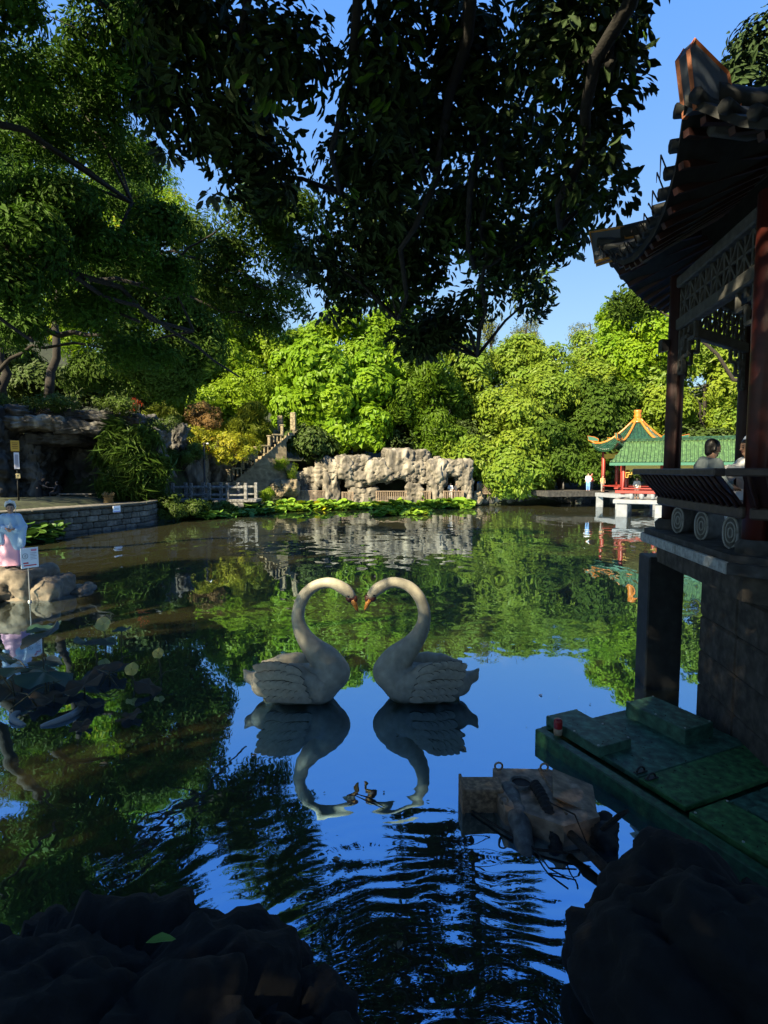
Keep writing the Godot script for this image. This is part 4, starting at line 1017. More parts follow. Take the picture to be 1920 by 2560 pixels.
	tree("spreading_tree","old dark tree whose limbs spread from the cliff top over the pond","trees on the left bank","left_dark",Vector3(-27.5,4.5,-36.0),0.70,[[Vector3(-12.4,10.3,-31.0),Vector3(2.8,2.6,2.7),360],[Vector3(-15.4,14.0,-29.0),Vector3(2.9,1.2,2.1),150],[Vector3(-13.1,13.4,-30.0),Vector3(2.5,1.5,2.0),170],[Vector3(-19.9,11.6,-31.0),Vector3(1.5,0.9,1.2),80],[Vector3(-11.1,13.3,-32.0),Vector3(1.7,2.7,2.2),250],[Vector3(-10.4,10.3,-32.0),Vector3(1.5,2.1,1.8),220],[Vector3(-16.2,9.2,-33.0),Vector3(2.7,1.1,1.9),190],[Vector3(-13.0,8.3,-33.0),Vector3(1.9,1.0,1.4),140],[Vector3(-18.6,14.4,-30.0),Vector3(1.7,1.0,1.4),70],[Vector3(-9.9,15.3,-30.0),Vector3(1.5,1.2,1.4),80],[Vector3(-15.9,15.6,-28.0),Vector3(2.3,0.7,1.5),60],[Vector3(-16.6,19.6,-29.0),Vector3(2.9,1.7,2.3),70],[Vector3(-13.4,18.8,-30.0),Vector3(2.2,1.2,1.7),90],[Vector3(-15.0,21.6,-28.0),Vector3(3.0,1.6,2.3),50],[Vector3(-18.2,19.2,-29.0),Vector3(2.2,1.9,2.1),80],[Vector3(-17.2,21.1,-28.0),Vector3(2.1,1.9,2.0),60],[Vector3(-18.6,16.3,-29.0),Vector3(1.7,1.4,1.6),100],[Vector3(-33,16,-30),Vector3(5,3.5,5),420],[Vector3(-37,17,-25),Vector3(5,3.5,5),420],[Vector3(-31,14,-25),Vector3(4,3,4),300]],51,[[Vector3(-26.50,6.50,-35.00),Vector3(-22.20,11.40,-33.00),0.55,0.42],[Vector3(-22.20,11.40,-33.00),Vector3(-18.50,13.80,-31.50),0.36,0.16],[Vector3(-18.50,13.80,-31.50),Vector3(-10.00,12.50,-31.00),0.16,0.05],[Vector3(-22.20,11.40,-33.00),Vector3(-15.00,11.00,-32.00),0.25,0.09],[Vector3(-15.00,11.00,-32.00),Vector3(-10.50,9.00,-32.00),0.09,0.04],[Vector3(-26.50,6.50,-35.00),Vector3(-20.50,10.60,-33.00),0.22,0.09],[Vector3(-20.50,10.60,-33.00),Vector3(-11.50,9.50,-32.00),0.09,0.03],[Vector3(-24.00,9.80,-34.00),Vector3(-24.50,16.00,-31.00),0.30,0.12],[Vector3(-18.50,13.80,-31.50),Vector3(-13.00,17.00,-31.00),0.13,0.04],[Vector3(-18.50,13.80,-31.50),Vector3(-20.00,19.00,-30.00),0.14,0.05]])  # crown lobes beyond the view are added to shade the cliff
	tree("broadleaf_tree","sunny yellow green tree glowing through the dark limbs","trees on the left bank","left_sun",Vector3(-27.0,7.0,-58.0),0.50,[[Vector3(-28.2,20.7,-57.0),Vector3(7.1,8.1,4.0),700],[Vector3(-34.8,21.0,-58.0),Vector3(7.2,6.8,4.0),420],[Vector3(-24.2,28.7,-57.0),Vector3(5.7,4.7,4.0),430],[Vector3(-29.7,27.4,-57.0),Vector3(5.7,4.3,4.0),330],[Vector3(-36.2,26.9,-57.0),Vector3(4.7,4.7,4.0),260]],52,[[Vector3(-27.00,8.00,-58.00),Vector3(-25.00,20.00,-57.00),0.40,0.15],[Vector3(-25.00,20.00,-57.00),Vector3(-16.00,22.00,-57.00),0.15,0.05]])
	tree("thicket","shaded undergrowth behind the trunks on the cliff top","trees on the left bank","far_under",Vector3(-30.0,7.0,-50.0),0.30,[[Vector3(-28.7,10.6,-50.0),Vector3(6.7,2.1,4.4),300],[Vector3(-21.7,11.0,-50.0),Vector3(4.6,2.5,3.5),240],[Vector3(-34.5,12.5,-52.0),Vector3(3.5,3.9,3.7),200]],53,[])
	tree("slim_tree","slim grey trunk leaning on the cliff top","trees on the left bank","left_dark",Vector3(-25.0,7.2,-42.0),0.42,[[Vector3(-24.5,20.1,-42.0),Vector3(4.2,2.4,3.3),160]],54,[[Vector3(-25.02,8.39,-42.00),Vector3(-23.82,17.39,-42.00),0.34,0.20]])
	tree("slim_tree","pale trunk at the edge of the view on the cliff top","trees on the left bank","left_dark",Vector3(-29.1,7.3,-43.0),0.50,[[Vector3(-28.5,20.5,-43.0),Vector3(4.3,2.5,3.4),160]],55,[[Vector3(-29.15,8.51,-43.00),Vector3(-27.95,17.51,-43.00),0.40,0.20]])
	tree("bank_tree","near tree whose long bare limbs cross the upper left of the view","trees on the left bank","left_near",Vector3(-16.0,0.8,-2.5),0.62,[[Vector3(-9.1,13.1,-15.0),Vector3(1.4,0.7,1.1),80],[Vector3(-7.0,13.7,-14.0),Vector3(1.5,0.7,1.1),90],[Vector3(-8.3,13.3,-16.0),Vector3(1.6,0.8,1.2),130],[Vector3(-6.5,13.9,-16.0),Vector3(0.9,0.9,0.9),90],[Vector3(-10.4,13.0,-17.0),Vector3(1.4,0.6,1.0),80],[Vector3(-8.4,13.2,-18.0),Vector3(1.2,0.7,0.9),70],[Vector3(-5.5,13.8,-14.0),Vector3(0.8,0.7,0.8),90],[Vector3(-8.2,13.5,-13.0),Vector3(0.6,0.3,0.5),40],[Vector3(-11.2,12.7,-19.0),Vector3(1.6,0.6,1.1),60],[Vector3(-8.9,12.7,-20.0),Vector3(1.2,0.5,0.8),50],[Vector3(-8.5,10.4,-15.0),Vector3(1.4,0.5,0.9),120],[Vector3(-7.5,9.6,-16.0),Vector3(1.2,0.5,0.9),100],[Vector3(-9.2,8.8,-15.0),Vector3(1.1,0.5,0.8),90],[Vector3(-8.7,8.2,-17.0),Vector3(1.4,0.5,1.0),90],[Vector3(-6.8,10.6,-17.0),Vector3(1.0,0.6,0.8),80],[Vector3(-10.2,7.4,-16.0),Vector3(0.9,0.5,0.7),60],[Vector3(-6.8,9.4,-18.0),Vector3(0.7,0.6,0.7),60],[Vector3(-8.5,7.3,-19.0),Vector3(1.3,0.5,0.9),70],[Vector3(-9.2,7.9,-14.0),Vector3(0.8,0.6,0.7),90],[Vector3(-8.7,9.2,-14.0),Vector3(0.7,0.5,0.6),60],[Vector3(-7.6,11.8,4.4),Vector3(2.9,2.0,2.9),300],[Vector3(-6.2,12.6,1.6),Vector3(2.9,2.0,2.9),300],[Vector3(-14.2,12.4,-20.0),Vector3(2.9,2.0,2.9),300],[Vector3(-11.8,9.6,-16.2),Vector3(2.9,2.0,2.9),300],[Vector3(-17.5,15.0,-24.0),Vector3(2.9,2.0,2.9),300],[Vector3(-8.0,11.0,6.5),Vector3(2.9,2.0,2.9),300],[Vector3(-10.0,12.2,9.0),Vector3(2.9,2.0,2.9),300],[Vector3(-5.0,11.0,8.5),Vector3(2.9,2.0,2.9),300],[Vector3(-5.2,11.5,3.6),Vector3(2.9,2.0,2.9),300],[Vector3(-11.5,12.0,5.0),Vector3(2.9,2.0,2.9),300],[Vector3(-3.5,10.5,11.0),Vector3(2.9,2.0,2.9),300],[Vector3(-13.0,11.0,8.0),Vector3(2.9,2.0,2.9),300],[Vector3(-10.5,10.6,7.0),Vector3(2.9,2.0,2.9),300],[Vector3(-11.5,11.4,7.2),Vector3(2.9,2.0,2.9),300],[Vector3(-8.0,10.5,11.5),Vector3(2.9,2.0,2.9),300],[Vector3(-15.5,12.5,2.0),Vector3(2.9,2.0,2.9),300],[Vector3(-13.5,9.0,11.0),Vector3(2.9,2.0,2.9),300],[Vector3(-4.0,10.0,6.0),Vector3(2.9,2.0,2.9),300],[Vector3(-18.5,11.5,-6.0),Vector3(2.9,2.0,2.9),300],[Vector3(-17.0,10.5,-8.5),Vector3(2.9,2.0,2.9),300],[Vector3(-6.5,12.2,-7.0),Vector3(2.9,2.0,2.9),300],[Vector3(-4.6,12.9,-6.5),Vector3(2.9,2.0,2.9),300],[Vector3(-10.5,13.5,-12.0),Vector3(2.9,2.0,2.9),300],[Vector3(-7.5,14.5,-10.5),Vector3(2.9,2.0,2.9),300],[Vector3(-9.0,13.5,-4.0),Vector3(2.9,2.0,2.9),300],[Vector3(-12.5,12.0,-7.0),Vector3(2.9,2.0,2.9),300],[Vector3(-7.3,12.4,-2.2),Vector3(2.9,2.0,2.9),300],[Vector3(-12.0,14.5,-1.0),Vector3(2.9,2.0,2.9),300],[Vector3(-16.0,13.0,-4.0),Vector3(2.9,2.0,2.9),300],[Vector3(-14.0,11.0,2.0),Vector3(2.9,2.0,2.9),300],[Vector3(-10.0,11.0,4.0),Vector3(2.9,2.0,2.9),300],[Vector3(-5.5,14.5,-3.5),Vector3(2.9,2.0,2.9),300],[Vector3(-6.0,13.5,0.5),Vector3(2.9,2.0,2.9),300],[Vector3(-11.5,16.5,-4.5),Vector3(2.9,2.0,2.9),300]],56,[[Vector3(-15.50,7.00,-3.00),Vector3(-13.50,12.50,-9.00),0.30,0.17],[Vector3(-13.50,12.50,-9.00),Vector3(-7.20,11.00,-16.50),0.17,0.05],[Vector3(-15.50,7.00,-3.00),Vector3(-12.00,9.80,-10.00),0.26,0.15],[Vector3(-12.00,9.80,-10.00),Vector3(-6.20,7.90,-18.50),0.15,0.05],[Vector3(-12.00,9.80,-10.00),Vector3(-9.60,6.90,-15.50),0.10,0.04],[Vector3(-15.50,7.00,-3.00),Vector3(-11.50,13.50,-7.00),0.28,0.14],[Vector3(-11.50,13.50,-7.00),Vector3(-5.50,13.80,-14.00),0.14,0.05],[Vector3(-15.50,7.00,-3.00),Vector3(-9.00,13.00,-1.00),0.30,0.10],[Vector3(-15.50,7.00,-3.00),Vector3(-13.50,9.00,-14.00),0.20,0.06],[Vector3(-9.40,8.90,-14.00),Vector3(-5.00,6.60,-19.50),0.08,0.03]])  # large lobes beyond the view are added to shade the foreground and darken reflections
	tree("fine_leaved_tree","slender tree with small dark leaves drooping into the gap of sky","trees on the left bank","left_spill",Vector3(-17.5,1.0,-21.0),0.35,[[Vector3(-4.3,12.0,-20.0),Vector3(1.4,0.9,1.2),90],[Vector3(-5.6,11.1,-21.0),Vector3(1.2,0.9,1.0),80],[Vector3(-3.5,10.7,-20.0),Vector3(0.9,0.7,0.8),55],[Vector3(-4.9,9.8,-21.0),Vector3(1.3,0.7,1.0),80],[Vector3(-3.4,9.3,-20.0),Vector3(0.6,0.4,0.5),26],[Vector3(-6.4,10.1,-22.0),Vector3(1.1,1.1,1.1),80],[Vector3(-2.9,12.0,-19.0),Vector3(0.8,0.6,0.7),40],[Vector3(-3.6,12.4,-19.0),Vector3(0.9,0.6,0.8),50],[Vector3(-4.8,9.0,-22.0),Vector3(1.1,0.3,0.7),40]],57,[[Vector3(-17.50,2.00,-21.00),Vector3(-12.80,10.80,-21.00),0.30,0.16],[Vector3(-12.80,10.80,-21.00),Vector3(-7.50,11.20,-20.50),0.14,0.05],[Vector3(-7.50,11.20,-20.50),Vector3(-3.60,9.60,-20.00),0.05,0.02],[Vector3(-12.80,10.80,-21.00),Vector3(-5.20,9.20,-21.00),0.10,0.03],[Vector3(-9.00,10.20,-21.00),Vector3(-5.00,12.20,-20.00),0.06,0.02]])
	tree("overhanging_tree","large-leaved tree in black silhouette hanging over the pond from above","","overhead",Vector3(5.4,0.9,3.2),0.50,[[Vector3(-3.0,10.1,-9.5),Vector3(0.7,0.8,0.8),57],[Vector3(-2.7,9.1,-10.0),Vector3(0.7,0.6,0.7),47],[Vector3(-1.6,9.5,-9.0),Vector3(0.6,0.8,0.7),50],[Vector3(-2.1,8.5,-10.0),Vector3(0.5,0.2,0.4),28],[Vector3(-3.1,10.3,-9.0),Vector3(0.2,0.1,0.2),18],[Vector3(-3.6,9.4,-10.0),Vector3(0.2,0.5,0.3),22],[Vector3(-0.0,9.2,-9.0),Vector3(0.4,0.8,0.6),54],[Vector3(0.6,9.1,-10.5),Vector3(1.1,0.9,1.0),75],[Vector3(-0.6,9.1,-11.0),Vector3(0.7,0.5,0.6),43],[Vector3(-0.1,8.6,-12.5),Vector3(1.1,0.8,0.9),93],[Vector3(-0.8,7.8,-14.0),Vector3(0.5,0.3,0.4),39],[Vector3(0.7,7.8,-13.0),Vector3(1.0,0.9,0.9),91],[Vector3(1.4,6.8,-14.6),Vector3(0.6,0.4,0.5),57],[Vector3(0.7,6.7,-14.6),Vector3(0.2,0.2,0.2),18],[Vector3(1.8,8.5,-12.0),Vector3(1.0,0.9,0.9),99],[Vector3(1.4,9.6,-9.5),Vector3(0.7,1.0,0.8),64],[Vector3(2.3,9.1,-10.5),Vector3(0.7,0.7,0.7),47],[Vector3(2.8,8.2,-13.0),Vector3(0.6,0.3,0.4),45],[Vector3(3.5,8.3,-12.0),Vector3(0.5,0.3,0.4),41],[Vector3(2.4,9.2,-8.5),Vector3(0.4,0.8,0.6),47],[Vector3(3.1,8.3,-9.0),Vector3(0.1,0.6,0.3),21],[Vector3(3.8,7.8,-14.5),Vector3(0.1,0.3,0.2),19],[Vector3(3.0,9.2,-8.0),Vector3(0.1,0.2,0.1),8],[Vector3(3.5,8.5,-11.0),Vector3(0.2,0.3,0.3),22],[Vector3(0.4,10.3,-9.0),Vector3(0.6,0.1,0.4),22],[Vector3(-1.4,8.2,-13.0),Vector3(0.2,0.3,0.3),22],[Vector3(3.1,9.7,-8.5),Vector3(0.1,0.1,0.1),14],[Vector3(3.1,9.5,-8.0),Vector3(0.1,0.1,0.1),8],[Vector3(3.4,9.0,-8.8),Vector3(0.1,0.1,0.1),12],[Vector3(3.7,8.1,-9.8),Vector3(0.1,0.1,0.1),8],[Vector3(1.9,7.2,-14.0),Vector3(0.2,0.2,0.2),14],[Vector3(2.4,7.5,-13.5),Vector3(0.1,0.1,0.1),10],[Vector3(0.0,12.5,-7.0),Vector3(2.6,1.6,2.6),190],[Vector3(3.0,12.0,-5.0),Vector3(2.6,1.6,2.6),190],[Vector3(-2.5,12.5,-5.0),Vector3(2.6,1.6,2.6),190],[Vector3(5.0,11.0,-3.0),Vector3(2.6,1.6,2.6),190],[Vector3(1.0,13.0,-2.0),Vector3(2.6,1.6,2.6),190],[Vector3(4.5,12.5,1.0),Vector3(2.6,1.6,2.6),190],[Vector3(-2.0,13.0,0.0),Vector3(2.6,1.6,2.6),190],[Vector3(2.0,12.0,3.5),Vector3(2.6,1.6,2.6),190],[Vector3(7.0,12.0,-3.5),Vector3(2.6,1.6,2.6),190],[Vector3(6.5,10.5,-0.5),Vector3(2.6,1.6,2.6),190],[Vector3(8.5,13.0,-7.0),Vector3(2.6,1.6,2.6),190],[Vector3(-4.0,12.5,3.0),Vector3(2.6,1.6,2.6),190],[Vector3(0.0,11.5,5.5),Vector3(2.6,1.6,2.6),190],[Vector3(5.0,11.5,5.0),Vector3(2.6,1.6,2.6),190],[Vector3(-3.0,9.0,7.0),Vector3(2.6,1.6,2.6),190],[Vector3(1.0,8.5,8.0),Vector3(2.6,1.6,2.6),190],[Vector3(5.0,8.5,8.0),Vector3(2.6,1.6,2.6),190],[Vector3(9.0,9.5,5.0),Vector3(2.6,1.6,2.6),190],[Vector3(9.5,11.0,1.0),Vector3(2.6,1.6,2.6),190],[Vector3(-6.0,9.0,6.0),Vector3(2.6,1.6,2.6),190],[Vector3(-1.0,6.0,10.0),Vector3(2.6,1.6,2.6),190],[Vector3(4.0,5.5,10.5),Vector3(2.6,1.6,2.6),190],[Vector3(8.5,6.0,9.0),Vector3(2.6,1.6,2.6),190],[Vector3(-6.0,6.0,9.0),Vector3(2.6,1.6,2.6),190],[Vector3(11.0,13.0,-3.0),Vector3(2.6,1.6,2.6),190],[Vector3(11.0,7.5,6.0),Vector3(2.6,1.6,2.6),190],[Vector3(12.0,11.0,-1.0),Vector3(2.6,1.6,2.6),190]],58,[[Vector3(4.60,7.50,2.20),Vector3(3.20,9.60,-5.50),0.32,0.20],[Vector3(2.90,9.80,-5.50),Vector3(3.00,7.50,-9.80),0.13,0.05],[Vector3(3.20,9.60,-5.50),Vector3(1.20,10.20,-8.00),0.16,0.10],[Vector3(1.20,10.20,-8.00),Vector3(1.90,7.60,-12.00),0.10,0.04],[Vector3(1.20,10.20,-8.00),Vector3(0.30,6.70,-12.50),0.09,0.04],[Vector3(4.60,7.50,2.20),Vector3(0.50,11.20,-4.00),0.30,0.16],[Vector3(0.50,11.20,-4.00),Vector3(-2.20,10.00,-9.00),0.15,0.05],[Vector3(0.50,11.20,-4.00),Vector3(-0.80,8.40,-10.50),0.11,0.04],[Vector3(4.60,7.50,2.20),Vector3(6.00,11.00,-4.00),0.25,0.10],[Vector3(4.60,7.50,2.20),Vector3(2.00,11.00,3.00),0.25,0.10],[Vector3(1.90,9.00,-9.90),Vector3(2.30,6.20,-14.00),0.06,0.03]])  # lobes above and behind the camera are added to keep the foreground dark
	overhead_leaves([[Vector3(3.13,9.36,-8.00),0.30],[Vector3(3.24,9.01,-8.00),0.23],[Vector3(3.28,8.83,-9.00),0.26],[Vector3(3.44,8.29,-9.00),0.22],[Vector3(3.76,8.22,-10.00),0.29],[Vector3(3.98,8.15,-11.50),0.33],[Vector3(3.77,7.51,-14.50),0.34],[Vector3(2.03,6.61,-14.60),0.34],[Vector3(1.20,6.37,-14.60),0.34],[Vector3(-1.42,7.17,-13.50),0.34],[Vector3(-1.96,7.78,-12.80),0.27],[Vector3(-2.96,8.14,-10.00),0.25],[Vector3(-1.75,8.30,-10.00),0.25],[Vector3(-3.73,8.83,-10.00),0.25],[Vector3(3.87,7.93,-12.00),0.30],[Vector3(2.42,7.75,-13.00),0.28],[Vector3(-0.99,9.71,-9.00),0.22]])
	tree("broadleaf_tree","dark leaf cluster of a tree peeping over the near pavilion's roof","trees beside the near pavilion","roof_tree",Vector3(18.0,1.0,-16.0),0.40,[[Vector3(10.7,15.3,-17.0),Vector3(0.8,0.8,0.8),40],[Vector3(10.3,14.4,-17.0),Vector3(0.4,0.6,0.5),14],[Vector3(11.1,14.3,-17.0),Vector3(0.6,0.8,0.7),22]],59,[])
	tree("broadleaf_tree","small drooping leaf cluster of a tree under the near pavilion's upturned eave","trees beside the near pavilion","left_spill",Vector3(15.5,1.0,-19.5),0.30,[[Vector3(9.8,9.8,-22.0),Vector3(0.9,0.4,0.7),36],[Vector3(9.2,9.6,-22.0),Vector3(0.2,0.4,0.3),8],[Vector3(10.5,10.1,-22.0),Vector3(0.5,0.4,0.5),16]],60,[[Vector3(15.50,4.00,-19.50),Vector3(10.50,9.60,-22.00),0.12,0.03]])

# ---------------------------------------------------------------- bridge, steps
func build_bridge_and_stairs() -> void:
	var stone := mat("bridge_stone", Color(0.27, 0.275, 0.27), 0.85, "stone", 0.8, 1.5)
	var b := thing("stone_bridge", "low grey stone bridge with post-and-rail balustrades over the inlet", "bridge", Vector3(-14, 0, -45))
	put(b, "deck", box_mesh(Vector3(8.6, 0.22, 2.0), 0.03), stone, at(Vector3(-0.4, 0.95, 0)))
	for x in [-3.0, 2.3]:
		put(b, "abutment", box_mesh(Vector3(1.2, 1.3, 1.9), 0.04), stone, at(Vector3(x, 0.2, 0)))
	for s in [1.0, -1.0]:
		for k in 6:
			var x := -4.2 + 1.45 * k + (0.4 if s < 0 else 0.0)
			put(b, "post", box_mesh(Vector3(0.26, 1.32, 0.24), 0.03), stone, at(Vector3(x, 1.7, 0.9 * s)))
			if k < 5:
				put(b, "rail", box_mesh(Vector3(1.19, 0.17, 0.15), 0.03), stone, at(Vector3(x + 0.725, 2.02, 0.9 * s)))
				put(b, "rail", box_mesh(Vector3(1.19, 0.14, 0.13), 0.03), stone, at(Vector3(x + 0.725, 1.4, 0.9 * s)))
	var warm := mat("step_stone", Color(0.40, 0.33, 0.20), 0.88, "stone", 0.9, 1.5)
	var s := thing("stone_stairs", "sunlit stone stairs with a stepped balustrade climbing the far bank", "stairs", Vector3(-14, 2.2, -50.2))
	var run := Vector3(5.0, 4.7, -2.6)
	put(s, "landing", box_mesh(Vector3(2.6, 0.25, 1.8), 0.03), warm, at(Vector3(0.1, 0.0, 0.2)))
	put(s, "ramp_wall", slab([Vector2(0.2, -1.8), Vector2(5.4, -1.8), Vector2(5.4, 4.2), Vector2(0.2, -0.2)], 0.5), mats["sand_rock"], at(Vector3(0, 0, 0.55), 0.45))
	for k in 18:
		var f := k / 17.0
		put(s, "step", box_mesh(Vector3(0.5, 0.3, 1.5), 0.02), warm, at(run * f + Vector3(0.4, 0.1, -0.3), 0.45))
	for k in 5:
		var f := k / 4.6
		var p := run * f + Vector3(0.3, 0.25, 0.95)
		put(s, "post", box_mesh(Vector3(0.26, 0.95, 0.26), 0.03), warm, at(p + Vector3(0, 0.42, 0)))
		put(s, "post_cap", box_mesh(Vector3(0.42, 0.12, 0.34), 0.03), warm, at(p + Vector3(0, 0.95, 0)))
		if k < 4:
			put(s, "handrail", box_mesh(Vector3(0.95, 0.14, 0.2), 0.02), warm, at(p + Vector3(0.68, 0.98 + 0.1, -0.3), 0.45))
			for j in 3:
				put(s, "baluster", box_mesh(Vector3(0.12, 0.62, 0.12), 0.02), warm, at(p + Vector3(0.38 + 0.3 * j, 0.7, -0.17 - 0.13 * j), 0.45))
	put(s, "newel_wall", box_mesh(Vector3(0.5, 1.7, 0.5), 0.05), warm, at(run + Vector3(0.5, 1.0, 0.2)))
	put(s, "top_wall", box_mesh(Vector3(0.5, 1.5, 0.5), 0.05), warm, at(run + Vector3(-0.9, 0.9, -0.8)))

# ---------------------------------------------------------------- roofs
# one curved roof face between two hips: t runs from the apex to the eave, u across
func roof_point(c: Vector3, a0: float, a1: float, u: float, t: float, R: float, rise: float, lift: float) -> Vector3:
	var p0 := Vector3(cos(a0), 0, sin(a0))
	var p1 := Vector3(cos(a1), 0, sin(a1))
	var e := absf(2.0 * u - 1.0)
	var out := p0.lerp(p1, u) * R * t * (1.0 + 0.04 * pow(e, 3.0) * t)
	var y := rise * pow(maxf(0.0, 1.0 - t), 1.45) + lift * pow(e, 2.6) * pow(t, 4.0)
	return c + out + Vector3(0, y, 0)

func roof_face(c: Vector3, a0: float, a1: float, R: float, rise: float, lift: float, thick: float) -> ArrayMesh:
	var st := begin(true)
	for layer in [0.0, -thick]:
		for i in 8:
			for j in 8:
				var f := func(u, t): return roof_point(c, a0, a1, u / 8.0, 0.03 + 0.97 * t / 8.0, R, rise, lift) + Vector3(0, layer, 0)
				quad(st, f.call(i, j), f.call(i + 1, j), f.call(i + 1, j + 1), f.call(i, j + 1))
	st.set_smooth_group(-1)
	for i in 8:
		var a := roof_point(c, a0, a1, i / 8.0, 1.0, R, rise, lift)
		var b := roof_point(c, a0, a1, (i + 1) / 8.0, 1.0, R, rise, lift)
		quad(st, a, b, b - Vector3(0, thick, 0), a - Vector3(0, thick, 0))
	return done(st)

func roof_rib(c: Vector3, a0: float, a1: float, u: float, R: float, rise: float, lift: float, r: float) -> ArrayMesh:
	var pts := []
	var rad := []
	var t0 := 0.06 + 0.5 * absf(2.0 * u - 1.0)
	# a rib keeps its distance from the middle of the face, as real tile rows do
	for k in 9:
		var t := lerpf(t0, 1.015, k / 8.0)
		var uu := clampf(0.5 + (u - 0.5) / maxf(t, absf(2.0 * u - 1.0) + 0.01), 0.0, 1.0)
		pts.append(roof_point(c, a0, a1, uu, t, R, rise, lift) + Vector3(0, r * 0.45, 0))
		rad.append(r)
	return tube_mesh(pts, rad, 7)

func ridge_end(under: Node3D, called: String, p: Vector3, dir: Vector3, outline: Array, thick: float, trim: Material, panel: Material) -> void:
	var xf := Transform3D(Basis(dir, Vector3.UP, dir.cross(Vector3.UP)), p)
	var blk := put(under, called, slab(outline, thick), panel, xf)
	for s in [-1.0, 1.0]:
		var pts := []
		var rad := []
		for k in outline.size() + 1:
			var q: Vector2 = outline[k % outline.size()]
			pts.append(Vector3(q.x, q.y, s * thick * 0.46))
			rad.append(thick * 0.17)
		put(blk, "trim", tube_mesh(pts, rad, 4, false), trim)

